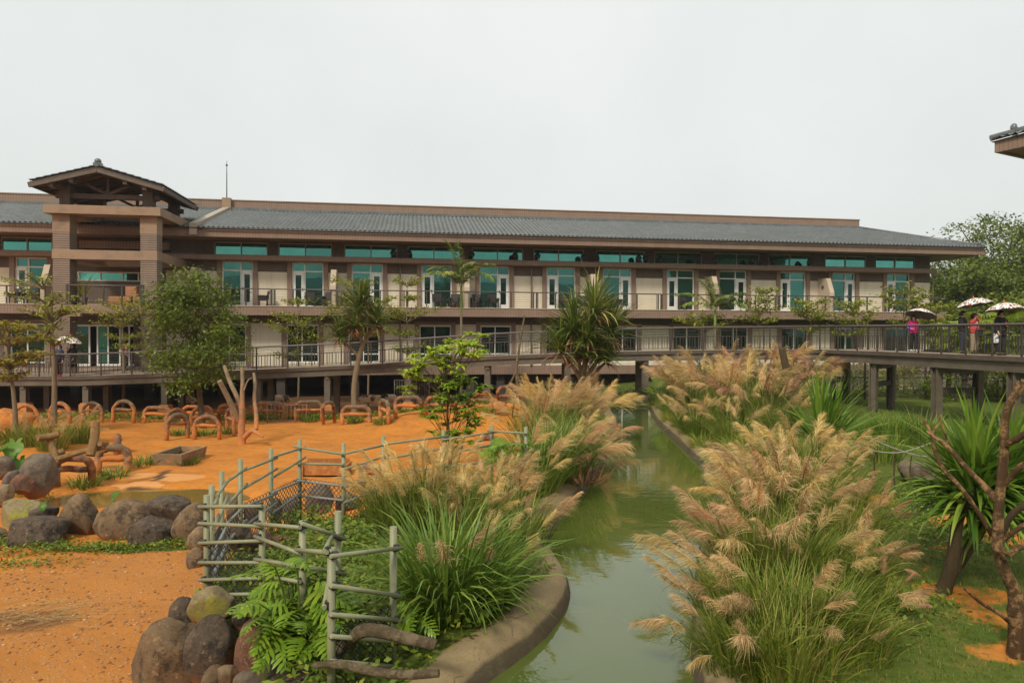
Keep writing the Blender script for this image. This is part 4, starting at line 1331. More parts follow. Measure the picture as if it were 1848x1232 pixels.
# ================================================================== BOULDERS
def rock_mat(name, c1, c2, dark, patch, moss=None):
    m, nt, b = new_mat(name)
    oc = objco(nt)
    col = mixc(nt, ramp(nt, noise_n(nt, 4.0, 9, .75, oc), .38, .62), c1, c2)
    col = mixc(nt, ramp(nt, noise_n(nt, 3.4, 9, .78, oc), .46, .60), col, dark)
    col = mixc(nt, ramp(nt, noise_n(nt, 11, 9, .8, oc), .56, .64), col, patch)
    mp = N(nt, 'ShaderNodeMapping'); mp.inputs['Scale'].default_value = (6, 6, .7)
    nt.links.new(oc, mp.inputs['Vector'])
    col = mixc(nt, mathn(nt, 'MULTIPLY', ramp(nt, noise_n(nt, 1.2, 5, .7, mp.outputs[0]), .52, .75), .6), col, tuple(x * .6 for x in c1))
    if moss: col = mixc(nt, ramp(nt, noise_n(nt, 1.9, 5, .7, oc), .5, .62), col, moss)
    vk = N(nt, 'ShaderNodeTexVoronoi', feature='DISTANCE_TO_EDGE'); vk.inputs['Scale'].default_value = 2.1
    wv = N(nt, 'ShaderNodeVectorMath', operation='ADD'); nz = N(nt, 'ShaderNodeTexNoise'); nz.inputs['Scale'].default_value = 3; nt.links.new(oc, nz.inputs['Vector']); nt.links.new(oc, wv.inputs[0]); nt.links.new(nz.outputs['Color'], wv.inputs[1]); nt.links.new(wv.outputs[0], vk.inputs['Vector'])
    crack = ramp(nt, vk.outputs['Distance'], .0, .011, (1, 1, 1), (0, 0, 0))
    col = mixc(nt, mathn(nt, 'MULTIPLY', mathn(nt, 'MULTIPLY', crack, .55), mathn(nt, 'GREATER_THAN', noise_n(nt, 1.7, 2, .5, oc), .56)), col, (.02, .015, .012))
    gen = N(nt, 'ShaderNodeTexCoord').outputs['Generated']; sg = N(nt, 'ShaderNodeSeparateXYZ'); nt.links.new(gen, sg.inputs[0])
    soilf = mathn(nt, 'ADD', sg.outputs['Z'], mathn(nt, 'MULTIPLY', mathn(nt, 'SUBTRACT', noise_n(nt, 5, 6, .75, oc), .5), .55))
    col = mixc(nt, mathn(nt, 'MULTIPLY', ramp(nt, soilf, .10, .30, (1, 1, 1), (0, 0, 0)), .75), col, (.34, .13, .045))
    nt.links.new(col, b.inputs['Base Color'])
    b.inputs['Roughness'].default_value = .78
    b.inputs['Specular IOR Level'].default_value = .3
    bump(nt, b, noise_n(nt, 8, 12, .78, oc), .8, .07)
    return m
MT['rbrown'] = rock_mat('brown_boulder', (.18, .115, .06), (.27, .175, .092), (.055, .04, .028), (.42, .27, .14))
MT['rdark'] = rock_mat('dark_boulder', (.095, .068, .045), (.16, .112, .072), (.03, .023, .018), (.30, .21, .12))
MT['rtan'] = rock_mat('tan_boulder', (.30, .205, .11), (.24, .165, .09), (.13, .09, .055), (.40, .30, .17))
MT['rmoss'] = rock_mat('lichen_boulder', (.27, .20, .095), (.33, .25, .13), (.11, .085, .05), (.42, .36, .2), (.30, .27, .045))
MT['rgrey'] = rock_mat('grey_boulder', (.20, .155, .105), (.15, .115, .08), (.09, .07, .055), (.45, .17, .05))
MT['rred'] = rock_mat('reddish_boulder', (.19, .085, .05), (.24, .12, .07), (.08, .05, .038), (.36, .22, .13))
MT['rorange'] = rock_mat('orange_dusted_boulder', (.66, .25, .045), (.58, .20, .04), (.42, .15, .035), (.70, .34, .09))
_bk = 0
def boulder(x0, y0, x1, y1, m, label, z=None, d=None, deep=.9, tilt=0.0, flat=1.0, seed=None, peak=0.0, group='boulders', sink=.12):
    global _bk
    _bk += 1
    sd = seed or _bk * 7.31
    cx_, cy_ = (x0 + x1) / 2, (y0 + y1) / 2
    if d is None: d = at_z(cx_, y1, 0 if z is None else z).y
    s = d / FPX
    w, h = (x1 - x0) * s, (y1 - y0) * s
    dp = max(w, h) * deep * .5 + .0
    c = at_y(cx_, cy_, d + dp * .5)
    s2 = (d + dp * .5) / d
    rx, rz_, ry = w / 2 * s2, h / 2 * s2 * (1 + sink), dp
    rg_ = random.Random(int(sd * 100))
    cuts = []
    for _ in range(9):
        cv = Vector((rg_.gauss(0, 1), rg_.gauss(0, 1), rg_.gauss(0, .8))).normalized()
        cuts.append((cv, rg_.uniform(.60, .86)))
    bm = bmesh.new()
    bmesh.ops.create_icosphere(bm, subdivisions=4, radius=1)
    for v in bm.verts:
        p = v.co.copy()
        # squarish river stone: push toward a rounded block, then uneven
        q = Vector((p.x * abs(p.x) ** -.22 if abs(p.x) > 1e-4 else 0, p.y * abs(p.y) ** -.22 if abs(p.y) > 1e-4 else 0, p.z * abs(p.z) ** -.22 if abs(p.z) > 1e-4 else 0))
        q *= .90
        n1 = noise.noise(p * 1.1 + Vector((sd, sd * .3, 0)))
        n2 = noise.noise(p * 2.6 + Vector((0, sd, sd * .7)))
        n3 = noise.noise(p * 6 + Vector((sd, 0, sd)))
        q *= 1 + .16 * n1 + .07 * n2 + .02 * n3
        for nn_, cc_ in cuts:
            dd_ = q.dot(nn_)
            if dd_ > cc_: q -= nn_ * (dd_ - cc_) * .82
        if peak: q.x *= 1 - peak * max(0, q.z) * .7; q.x += peak * .25 * max(0, q.z) * math.sin(sd)
        v.co = Vector((q.x * rx, q.y * ry, q.z * rz_))
    # fit the outline to its size
    xs = [v.co.x for v in bm.verts]; zs = [v.co.z for v in bm.verts]
    fx, fz = 2 * rx / (max(xs) - min(xs)), 2 * rz_ / (max(zs) - min(zs))
    ca, sa = math.cos(tilt), math.sin(tilt)
    for v in bm.verts:
        v.co.x *= fx; v.co.z *= fz
        if tilt: v.co.x, v.co.z = v.co.x * ca - v.co.z * sa, v.co.x * sa + v.co.z * ca
    me = bpy.data.meshes.new('boulder'); bm.to_mesh(me); bm.free()
    for p in me.polygons: p.use_smooth = True
    me.materials.append(MT[m])
    o = link('boulder', me, None, (c.x, c.y, c.z - h * sink * .5))
    return tag(o, label, 'boulder', group)
G1, G2, G3, G4 = 'boulders edging the muddy pool', 'boulders at the foot of the pipe fence', 'boulders behind the fence mesh', 'boulders below the log stakes'
boulder(13, 933, 119, 984, 'rdark', 'wide flat dark boulder at the weedy edge of the gravel', 0, group=G1)
boulder(108, 890, 178, 963, 'rbrown', 'tall brown boulder with a pointed top before the muddy pool', 0, peak=.6, group=G1)
boulder(55, 913, 106, 938, 'rdark', 'small dark flat boulder lying on the wide flat one', d=13.6, tilt=.2, group=G1)
boulder(0, 900, 73, 958, 'rmoss', 'large tan boulder with pale lichen next to the pool', d=14.0, group=G1)
boulder(178, 897, 279, 968, 'rbrown', 'long brown boulder slanting down beside the muddy pool', d=13.4, tilt=.12, group=G1)
boulder(264, 894, 342, 934, 'rdark', 'dark oval boulder resting on top of the others by the pool', d=13.3, tilt=-.06, group=G1)
boulder(231, 930, 310, 984, 'rdark', 'round dark boulder with a reddish base on the weeds', 0, group=G1)
boulder(316, 907, 373, 978, 'rbrown', 'brown boulder at the fence end of the pool row', d=13.0, group=G1)
boulder(338, 949, 376, 993, 'rtan', 'smooth tan boulder beside the fence corner', d=12.2, group=G1)
boulder(335, 987, 373, 1030, 'rbrown', 'small brown boulder at the foot of the fence corner post', d=11.6, group=G1)
boulder(296, 925, 335, 955, 'rdark', 'dark boulder wedged beneath the oval one', d=14.0, group=G1)
boulder(38, 817, 95, 888, 'rgrey', 'tall standing grey boulder stained orange by the log barrier', d=15.8, tilt=.1, peak=.35, group=G4)
boulder(22, 855, 60, 890, 'rred', 'small reddish boulder leaning on the standing grey one', d=15.4, group=G4)
boulder(-6, 872, 22, 909, 'rtan', 'rounded tan boulder below the stone slab', d=15.0, group=G4)
boulder(4, 850, 40, 876, 'rgrey', 'tilted grey stone slab against the standing boulder', d=15.7, tilt=.5, group=G4)
boulder(-8, 822, 24, 861, 'rgrey', 'grey boulder under the big arrowhead leaves', d=16.4, group=G4)
boulder(-14, 950, 12, 985, 'rtan', 'pale tan boulder beside the wide flat dark one', d=13.2, group=G1)
boulder(236, 1114, 373, 1262, 'rbrown', 'biggest brown boulder streaked with dried mud', d=7.3, peak=.35, group=G2, deep=.8)
boulder(343, 1057, 422, 1118, 'rmoss', 'yellow green lichen covered boulder on top of the pile by the fence', d=7.3, group=G2)
boulder(306, 1079, 352, 1150, 'rdark', 'dark narrow boulder squeezed behind the biggest one', d=7.6, tilt=.25, group=G2)
boulder(341, 1112, 421, 1220, 'rdark', 'dark boulder below the lichen covered one', d=7.0, group=G2)
boulder(421, 1084, 450, 1132, 'rdark', 'small dark boulder half under the split leaves', d=7.3, group=G2)
boulder(429, 1114, 520, 1215, 'rred', 'red brown cracked boulder overhung by split leaves', d=6.7, group=G2)
boulder(440, 1202, 612, 1262, 'rdark', 'long low dark boulder beneath the split leaf plant', d=6.2, group=G2)
boulder(390, 1200, 428, 1230, 'rtan', 'small tan stone in the gap below the cracked boulder', d=6.6, group=G2)
boulder(425, 1210, 480, 1250, 'rgrey', 'small grey stone beside the long low dark boulder', d=6.3, group=G2)
boulder(366, 1205, 400, 1262, 'rbrown', 'brown stone filling the gap beside the biggest boulder', d=6.6, group=G2)
for k, (a, b, c, d_, m, lb) in enumerate([(551, 877, 604, 925, 'rgrey', 'grey boulder behind the fence mesh, below the timber feeder'),
        (604, 886, 652, 920, 'rgrey', 'low grey boulder behind the fence mesh near the dark arch'),
        (408, 894, 437, 949, 'rbrown', 'brown boulder seen between the close corner posts'),
        (439, 907, 481, 945, 'rdark', 'dark boulder beyond the mesh, next to the corner panel'),
        (481, 897, 509, 946, 'rgrey', 'upright grey boulder beyond the mesh'),
        (509, 894, 545, 943, 'rgrey', 'broad grey boulder beyond the mesh by the tall post'),
        (404, 949, 463, 990, 'rdark', 'dark boulder at ground level inside the corner panel'),
        (448, 956, 494, 998, 'rred', 'reddish boulder at ground level behind the sagging rail'),
        (488, 963, 538, 1000, 'rred', 'reddish low boulder beside the orange earth under the fence')]):
    boulder(a, b, c, d_, m, lb, d=[13.2, 13.6, 10.9, 11.0, 11.6, 12.3, 9.6, 9.9, 10.4][k], group=G3, deep=.6)
boulder(1622, 830, 1678, 872, 'rgrey', 'grey boulder on the lawn beyond the rope line', z=.82, group='boulders on the lawn')
boulder(1663, 857, 1693, 878, 'rgrey', 'small stone leaning on the lawn boulder', z=.82, group='boulders on the lawn')
boulder(-40, 736, 55, 792, 'rorange', 'huge orange dusted boulder under the footbridge platform', d=26.5, group='orange rocks')
boulder(891, 723, 913, 738, 'rorange', 'orange rock at the outer end of the row of three before the dark barrier', d=27.6, group='orange rocks')
boulder(914, 726, 930, 738, 'rorange', 'middle one of three orange rocks before the dark barrier', d=27.4, group='orange rocks')
boulder(928, 730, 945, 740, 'rorange', 'smallest orange rock, next to the pale silvergrass', d=27.2, group='orange rocks')

# ================================================================== PIPE FENCE
MT['pipe'] = mat('grey_green_pipe', (.21, .215, .12), (.27, .272, .16), 2.5, .5, .08, 20, spec=.4, dirt=((.17, .16, .10), 3, .55, .75))
MT['mesh'] = mat('black_wire', (.025, .025, .026), (.05, .05, .05), 4, .5)
MT['wrap'] = mat('grey_weathered_pipe', (.16, .17, .15), (.28, .28, .25), 30, .6)
FN = empty('pipe_fence', (POSTS[10].x, POSTS[10].y, BANK_Z), 0, 'zigzag fence of grey green pipes with black wire mesh', 'fence')
def fx(p): return Vector(p) - Vector(FN.location)
pr_ = .036
PZ = []
for i, p in enumerate(POSTS):
    zb = gz(p.x, p.y) - .35
    MB().tube([fx((p.x, p.y, zb)), fx((p.x, p.y, FTOP))], pr_, 10).build('post', MT['pipe'], FN)
def prail(i, j, y_i, y_j, over=.06, m='pipe', r=.021):
    """rail from post i to post j at the heights where the picture shows it"""
    a = at_y(_fence_px[i][0], y_i, POSTS[i].y); b = at_y(_fence_px[j][0], y_j, POSTS[j].y)
    d = (b - a).normalized()
    nrm = Vector((d.y, -d.x, 0)).normalized() * (pr_ + r)
    if nrm.y > 0: nrm = -nrm
    o = MB().tube([fx(a - d * over + nrm), fx(b + d * over + nrm)], r, 8)
    ro = o.build('rail', MT[m], FN)
    for e in (a, b): MB().tube([fx(e - d * .03 + nrm * .55), fx(e + d * .03 + nrm * .55)], .037, 8).build('lashing', MT['mesh'], ro)
    return ro
hs = [1.18, .88, .6, .32]
for i in range(0, 10):
    for k, h in enumerate(hs):
        if i < 2 and k == 3: continue
        a, b = POSTS[i], POSTS[i + 1]
        A = Vector((a.x, a.y, BANK_Z + h + RND.uniform(-.03, .03) + (.05 if k % 2 else -.02))); B = Vector((b.x, b.y, BANK_Z + h + RND.uniform(-.03, .03) - .02))
        d = (B - A).normalized(); nrm = Vector((-d.y, d.x, 0)).normalized() * .072
        MB().tube([fx(A - d * .07 + nrm), fx(B + d * .07 + nrm)], .021, 8).build('rail', MT['pipe'] if k < 2 else MT['wrap'], FN)
for (i, j, yi, yj) in [(10, 11, 912, 911), (10, 11, 942, 947), (10, 11, 977, 973), (10, 11, 1012, 1012), (10, 11, 1043, 1040), (10, 11, 1070, 1068),
                       (11, 12, 943, 949), (11, 12, 967, 994), (11, 12, 1007, 1018), (11, 12, 1034, 1046),
                       (12, 13, 945, 968), (12, 14, 990, 994), (14, 13, 992, 964), (12, 13, 1020, 1032), (14, 13, 1090, 1000),
                       (14, 15, 1000, 987), (14, 15, 1055, 1072), (14, 15, 1106, 1116), (14, 15, 1145, 1155), (14, 15, 1190, 1200)]:
    prail(i, j, yi, yj)
# wire mesh: crossing strands on the inner side of the fence
def mesh_panel(a, b, z0, z1, cell=.07):
    A, B = Vector((a.x, a.y, 0)), Vector((b.x, b.y, 0))
    L = (B - A).length; d = (B - A) / L
    H = z1 - z0
    mb = MB()
    def seg(s0, h0, s1, h1):
        mb.tube([fx(A + d * s0 + Vector((0, 0, z0 + h0))), fx(A + d * s1 + Vector((0, 0, z0 + h1)))], .006, 3, False)
    s = -H
    while s < L:
        a0 = max(0, -s); b0 = min(H, L - s)
        if b0 > a0: seg(s + a0, a0, s + b0, b0)
        a0 = max(0, -s); b0 = min(H, L - s)
        if b0 > a0: seg(s + a0, H - a0, s + b0, H - b0)
        s += cell * 1.41
    tag(mb.build('wire_mesh', MT['mesh'], FN), kind='stuff')
inn = lambda i, j: (POSTS[i], POSTS[j])
for i in range(3, 10):
    mesh_panel(*inn(i, i + 1), BANK_Z - .15, BANK_Z + .62)
mesh_panel(POSTS[10], POSTS[11], BANK_Z - .15, BANK_Z + .75)
mesh_panel(POSTS[13], POSTS[14], BANK_Z - .1, BANK_Z + .7)
mesh_panel(POSTS[14], POSTS[15], BANK_Z - .1, BANK_Z + .55, .06)

# ================================================================== DEAD WOOD
def bark(name, c1, c2, patch=None):
    m, nt, b = new_mat(name)
    oc = objco(nt)
    mp = N(nt, 'ShaderNodeMapping'); mp.inputs['Scale'].default_value = (9, 9, 1.6)
    nt.links.new(oc, mp.inputs['Vector'])
    col = mixc(nt, ramp(nt, noise_n(nt, 1.6, 7, .7, mp.outputs[0]), .35, .65), c1, c2)
    if patch: col = mixc(nt, ramp(nt, noise_n(nt, 5.5, 9, .8, oc), .5, .57), col, patch)
    nt.links.new(col, b.inputs['Base Color'])
    b.inputs['Roughness'].default_value = .85
    b.inputs['Specular IOR Level'].default_value = .2
    bump(nt, b, noise_n(nt, 6, 10, .78, mp.outputs[0]), 1.0, .05)
    return m
MT['deadlog'] = bark('weathered_log', (.105, .075, .042), (.19, .14, .08), (.29, .22, .13))
MT['bare'] = bark('peeling_bark', (.10, .055, .026), (.16, .09, .042), (.46, .27, .12))
MT['dusttree'] = dusty_log('dusty_dead_wood', (.17, .125, .072), (.55, .19, .05), .55, .3, .62)
MT['stake'] = bark('ochre_log', (.32, .19, .08), (.24, .135, .055), (.42, .25, .10))
MT['bark'] = bark('grey_bark', (.125, .088, .045), (.085, .06, .03))
MT['barkpale'] = bark('pale_bark', (.27, .205, .13), (.20, .15, .09))
def limb(parent, pts, rad, m, name='branch', n=9, knob=True):
    pts = smooth_line([Vector(p) for p in pts], 2)
    k = len(pts)
    r0 = np.interp(np.linspace(0, 1, k), np.linspace(0, 1, len(rad)), rad)
    r0 = [r * (1 + .12 * noise.noise(Vector((i * .9, r * 50, len(pts))))) for i, r in enumerate(r0)]
    return MB().tube(pts, r0, n).build(name, MT[m], parent)
def pline(pix, d, rel=(0, 0, 0)):
    """picture points with their distances -> points relative to rel"""
    return [at_y(x, y, dd) - Vector(rel) for (x, y), dd in zip(pix, d if hasattr(d, '__len__') else [d] * len(pix))]
b0 = on_ground(437, 801)
dt = empty('dead_tree', b0, 0, 'dead branching tree trunk stained orange in the paddock', 'tree')
D_ = b0.y
def dl(pix, rad, dd=0, name='branch'):
    rad = [q * .84 for q in rad]
    limb(dt, pline(pix, [D_ + dd * i / max(len(pix) - 1, 1) for i in range(len(pix))], b0), rad, 'dusttree', name)
dl([(437, 803), (436, 780), (436, 755), (437, 735)], [.19, .15, .14, .13], 0, 'trunk')
dl([(432, 760), (420, 735), (408, 710), (396, 687)], [.12, .12, .11, .10], -.6)
dl([(436, 740), (428, 715), (415, 690), (405, 660)], [.11, .1, .09, .07], .5)
dl([(437, 740), (437, 715), (438, 690), (437, 664)], [.11, .1, .085, .07], .2)
dl([(440, 705), (447, 685), (455, 682)], [.04, .03, .02], .3)
dl([(440, 790), (455, 775), (462, 780), (475, 788)], [.13, .1, .08, .04], -.4, 'root')
dl([(462, 775), (463, 745), (458, 720), (461, 695), (458, 673)], [.1, .09, .08, .07, .06], 1.0)
# logs at the water's edge
lg = empty('driftwood_log', at_y(690, 1150, 6.0), 0, 'thick curved driftwood log lying across the fence foot', 'log')
limb(lg, pline([(600, 1182), (630, 1158), (652, 1135), (690, 1138), (735, 1152), (787, 1163)], [6.3, 6.2, 6.1, 6.05, 6.0, 5.95], lg.location), [.045, .055, .062, .06, .055, .045], 'deadlog', 'trunk', 10)
lg = empty('driftwood_log', at_y(680, 1210, 5.7), 0, 'long thin driftwood log at the very edge of the concrete', 'log')
limb(lg, pline([(566, 1200), (610, 1196), (660, 1208), (720, 1218), (792, 1214)], [5.9, 5.8, 5.75, 5.7, 5.65], lg.location), [.025, .036, .04, .04, .032], 'deadlog', 'trunk', 10)
# leaning tripod pole
tp = empty('tripod_pole', on_ground(935, 708, 29.0), 0, 'bare leaning pole propped by short struts beside the bridge', 'pole')
for pix, rad in (([(936, 712), (931, 668), (938, 620), (947, 568)], [.07, .06, .05, .03]), ([(912, 712), (922, 690), (934, 664)], [.05, .05, .045]), ([(946, 712), (938, 690), (931, 664)], [.05, .05, .045])):
    limb(tp, pline(pix, 29.4, tp.location), rad, 'deadlog', 'pole' if len(pix) == 4 else 'strut', 7)
# log stakes at the left
for (pix, rad, lb) in [([(163, 822), (172, 790), (172, 760)], [.11, .11, .105], 'thick upright log stake beside the log barriers'),
                 ([(68, 790), (88, 788), (107, 783)], [.085, .09, .085], 'short log laid level on a leaning stake'),
                 ([(104, 838), (96, 812), (88, 786)], [.09, .09, .085], 'leaning log stake carrying a short log'),
                 ([(104, 828), (140, 816), (190, 806)], [.07, .075, .07], 'long ochre log slanting down to the barrier'),
                 ([(83, 824), (98, 820), (116, 813)], [.08, .085, .08], 'short ochre log lying behind the standing boulder'),
                 ([(180, 800), (190, 800), (192, 800)], [.07, .07, .06], 'stub of ochre log at the foot of the upright stake')]:
    d0 = 17.2
    o = empty('log_stake', at_y(pix[0][0], pix[0][1], d0), 0, lb, 'log', 'log stakes by the boulders')
    limb(o, pline(pix, [d0, d0 + .2, d0 + .3], o.location), rad, 'stake', 'log', 9)
# bare tree at the right
bb = on_ground(1838, 1262); bb = at_y(1838, 1262, 6.9); bb.z = gz(bb.x, bb.y)
bt = empty('bare_tree', bb, 0, 'bare twisted tree with peeling bark at the lawn', 'tree')
d0 = 6.9
def bl(pix, rad, dd, name='branch', m='bare'):
    rad = [q * .84 for q in rad]
    limb(bt, pline(pix, dd, bb), rad, m, name, 10)
bl([(1836, 1300), (1834, 1200), (1838, 1130), (1832, 1095)], [.115, .11, .10, .085], 6.9, 'trunk')
bl([(1832, 1110), (1834, 1070), (1818, 1040), (1803, 1005), (1800, 960), (1803, 900), (1808, 860), (1813, 805), (1812, 765), (1818, 735), (1836, 708), (1842, 688)], [.085, .08, .07, .065, .06, .055, .055, .05, .045, .045, .05, .042], 6.9)
bl([(1812, 803), (1825, 797), (1842, 788), (1860, 775)], [.035, .04, .04, .03], [6.9, 6.8, 6.7, 6.6])
bl([(1801, 905), (1775, 875), (1745, 845), (1715, 810), (1690, 790), (1672, 778)], [.045, .04, .032, .028, .022, .012], [6.9, 7.0, 7.1, 7.2, 7.3, 7.4])
bl([(1790, 965), (1770, 930), (1735, 880), (1700, 845), (1685, 810), (1681, 780), (1664, 752)], [.03, .03, .028, .026, .024, .018, .01], [7.2, 7.2, 7.2, 7.3, 7.4, 7.4, 7.5])
bl([(1712, 805), (1705, 780), (1693, 745)], [.014, .012, .008], 7.4)
bl([(1681, 785), (1690, 770), (1693, 764)], [.016, .014, .01], 7.4)
bl([(1808, 880), (1835, 845), (1860, 830)], [.04, .035, .03], [6.9, 6.8, 6.7])
bl([(1805, 970), (1825, 925), (1860, 905)], [.045, .04, .04], [7.3, 7.2, 7.1], m='bark')
bl([(1806, 978), (1830, 958), (1860, 940)], [.03, .03, .028], [6.9, 6.8, 6.7])
bl([(1805, 985), (1815, 998), (1826, 1003), (1830, 990), (1850, 985)], [.03, .03, .028, .035, .03], 6.75)
bl([(1834, 1135), (1815, 1115), (1797, 1102), (1770, 1088), (1739, 1060)], [.03, .026, .024, .02, .012], [6.9, 6.8, 6.75, 6.7, 6.6])
# dark sculptural limbs of the climbing stump in the far grass
cs = empty('climbing_stump', on_ground(1428, 790), 0, 'dark twisted stump rising out of the far silvergrass', 'stump')
dC = 23.0
cs.location = at_y(1430, 770, dC); cs.location.z = gz(cs.location.x, cs.location.y)
for pix, rad in (([(1435, 790), (1428, 720), (1420, 670), (1411, 628)], [.15, .13, .12, .11]), ([(1418, 655), (1430, 668), (1438, 680), (1436, 700)], [.07, .07, .08, .08]),
                 ([(1447, 690), (1438, 668), (1434, 655), (1437, 645)], [.07, .07, .06, .05]), ([(1440, 690), (1455, 675), (1464, 660), (1468, 652)], [.07, .07, .06, .05])):
    limb(cs, pline(pix, dC, cs.location), rad, 'bark' if rad[0] > .1 else 'bare', 'limb', 9)

# ================================================================== TROUGHS, HAY RACK
def trough(name, x0, y0, x1, y1, m, label, dep=1.0, hgt=.42, rot=0.0, inner=None, t=.09, taper=.88):
    base = on_ground((x0 + x1) / 2, y1)
    w = (x1 - x0) * base.y / FPX
    r = empty(name, base + Vector((0, dep * .5, 0)), rot, label, 'trough')
    mb = MB()
    def rect(hw, hd, z): return [(-hw, -hd, z), (hw, -hd, z), (hw, hd, z), (-hw, hd, z)]
    W_, D2 = w / 2, dep / 2
    vv = rect(W_ * taper, D2 * taper, -.1) + rect(W_, D2, hgt) + rect(W_ - t, D2 - t, hgt) + rect(W_ - t, D2 - t, .12)
    ff = []
    for k in range(3):
        for j in range(4): ff.append((k * 4 + j, k * 4 + (j + 1) % 4, (k + 1) * 4 + (j + 1) % 4, (k + 1) * 4 + j))
    ff.append((12, 13, 14, 15))
    mb.add(vv, ff); mb.build('basin', m, r)
    if inner:
        q = MB(); q.add(rect(W_ - t, D2 - t, hgt - .17), [(0, 1, 2, 3)]); q.build('water', inner, r)
    return r
MT['trough'] = mat('stained_concrete', (.25, .18, .10), (.19, .135, .075), 3, .85, .3, 20, dirt=((.50, .21, .07), 2.2, .5, .7))
trough('water_trough', 275, 803, 331, 840, MT['trough'], 'concrete water trough with dark water near the orange earth', 1.55, .34, -.05, water_mat('trough_water', (.02, .022, .008), (.03, .03, .01), .03, 1.4, .02))
MT['plank'] = bark('orange_plank', (.52, .20, .055), (.42, .16, .05), (.58, .28, .10))
r = empty('feed_box', on_ground(588, 858), .03, 'orange timber feed box behind the pipe fence', 'feed box')
for (c, s_) in [((0, -.3, .22), (1.35, .06, .28)), ((0, .3, .26), (1.2, .06, .36)), ((-.64, 0, .22), (.06, .54, .28)), ((.64, 0, .22), (.06, .54, .28)), ((0, 0, .1), (1.2, .52, .04))]:
    MB().box(c, s_).build('board', MT['plank'], r)
for sx in (-.6, .6): MB().box((sx, -.36, .16), (.12, .06, .42)).build('leg', MT['plank'], r)
hb = on_ground(518, 763); 
hr = empty('hay_rack', hb, -.04, 'rusty tube hay rack in front of the log barriers', 'hay rack')
w = 72 * hb.y / FPX; h = 40 * hb.y / FPX; dp = .55
MT['rust'] = mat('rusty_tube', (.15, .075, .045), (.24, .12, .07), 6, .7, .2, 30, dirt=((.45, .18, .06), 3, .5, .7))
for z_ in (.05, h * .82):
    for y_ in (0, dp):
        MB().tube([(-w / 2 + (.06 if y_ else 0), y_, z_), (w / 2 + (.0 if not y_ else -.06), y_, z_)], .028, 6).build('rail', MT['rust'], hr)
    for x_ in (-1, 1): MB().tube([(x_ * w / 2, 0, z_), (x_ * (w / 2 - .06), dp, z_)], .028, 6).build('rail', MT['rust'], hr)
for x_ in (-1, 1):
    for y_ in (0, dp): MB().tube([(x_ * (w / 2 - (.06 if y_ else 0)), y_, -.05), (x_ * (w / 2 - (.06 if y_ else 0)), y_, h * .82 + (.12 if y_ else 0))], .03, 6).build('leg', MT['rust'], hr)
for k in range(1, 10):
    q = -w / 2 + w * k / 10
    for y_ in (0, dp): MB().tube([(q, y_, .05), (q, y_, h * .82)], .012, 5).build('bar', MT['rust'], hr)
# rope line on the lawn
MT['rope'] = mat('grey_rope', (.24, .22, .18), (.32, .29, .24), 8, .9)
rp = empty('rope_line', at_z(1600, 870, .82), 0, 'sagging grey rope strung between short sticks on the lawn', 'rope')
for pix, d_ in (([(1535, 800), (1580, 815), (1625, 818), (1665, 805), (1690, 795)], 14.0), ([(1570, 790), (1610, 808), (1660, 824), (1715, 826), (1740, 823)], 14.4)):
    pts = pline(pix, d_, rp.location)
    MB().tube(smooth_line(pts, 2), .014, 6).build('rope', MT['rope'], rp)
for x, y0_, y1_ in ((1580, 860, 813), (1616, 892, 818), (1645, 874, 822)):
    d_ = 14.1
    limb(rp, pline([(x, y0_), (x - 3, (y0_ + y1_) / 2), (x, y1_)], d_, rp.location), [.014, .016, .014], 'bark', 'stick', 6)
# ================================================================== PLANTS
LM = {}
LM['grass'] = leaf_mat('silvergrass_leaf', (0.100, 0.149, 0.015), (0.228, 0.275, 0.030), (0.420, 0.340, 0.100))
LM['grassdeep'] = leaf_mat('broad_grass_leaf', (0.093, 0.165, 0.019), (0.209, 0.303, 0.043), (0.374, 0.363, 0.068), .45)
LM['grassyel'] = leaf_mat('yellow_grass_leaf', (0.142, 0.198, 0.015), (0.325, 0.341, 0.034), (0.460, 0.360, 0.100))
LM['dense'] = leaf_mat('dense_tree_leaf', (0.069, 0.110, 0.010), (0.167, 0.220, 0.021), (0.264, 0.297, 0.038), .45)
LM['terminalia'] = leaf_mat('layered_tree_leaf', (0.167, 0.198, 0.017), (0.337, 0.341, 0.034), (0.460, 0.320, 0.060))
LM['olive'] = leaf_mat('yellowing_leaf', (0.203, 0.165, 0.017), (0.300, 0.250, 0.030), (0.450, 0.240, 0.040))
LM['sapling'] = leaf_mat('bright_sapling_leaf', (.30, .42, .02), (.50, .60, .05), (.62, .62, .09), .45, .45)
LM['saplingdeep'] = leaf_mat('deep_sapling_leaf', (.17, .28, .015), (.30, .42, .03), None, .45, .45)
LM['screw'] = leaf_mat('screw_pine_leaf', (0.069, 0.116, 0.015), (0.191, 0.242, 0.043), (0.423, 0.352, 0.085), .4, .2)
LM['fan'] = leaf_mat('fan_leaf', (0.179, 0.264, 0.017), (0.350, 0.418, 0.043), (0.520, 0.462, 0.076), .4, .35)
LM['strap'] = leaf_mat('strap_leaf', (.06, .135, .012), (.18, .29, .03), (.27, .36, .05), .35, .3)
LM['palm'] = leaf_mat('palm_leaf', (0.081, 0.143, 0.015), (0.215, 0.264, 0.038), (0.398, 0.352, 0.085), .45, .3)
LM['split'] = leaf_mat('split_leaf', (0.069, 0.160, 0.010), (0.240, 0.352, 0.024), (0.496, 0.484, 0.051), .35, .25)
LM['ear'] = leaf_mat('arrowhead_leaf', (.07, .16, .018), (.15, .27, .035), None, .4, .3)
LM['cover'] = leaf_mat('ground_cover_leaf', (0.081, 0.138, 0.012), (0.203, 0.270, 0.025), (0.374, 0.319, 0.051))
LM['lawn'] = leaf_mat('lawn_blade', (0.100, 0.132, 0.012), (0.191, 0.198, 0.021), (0.300, 0.240, 0.070))
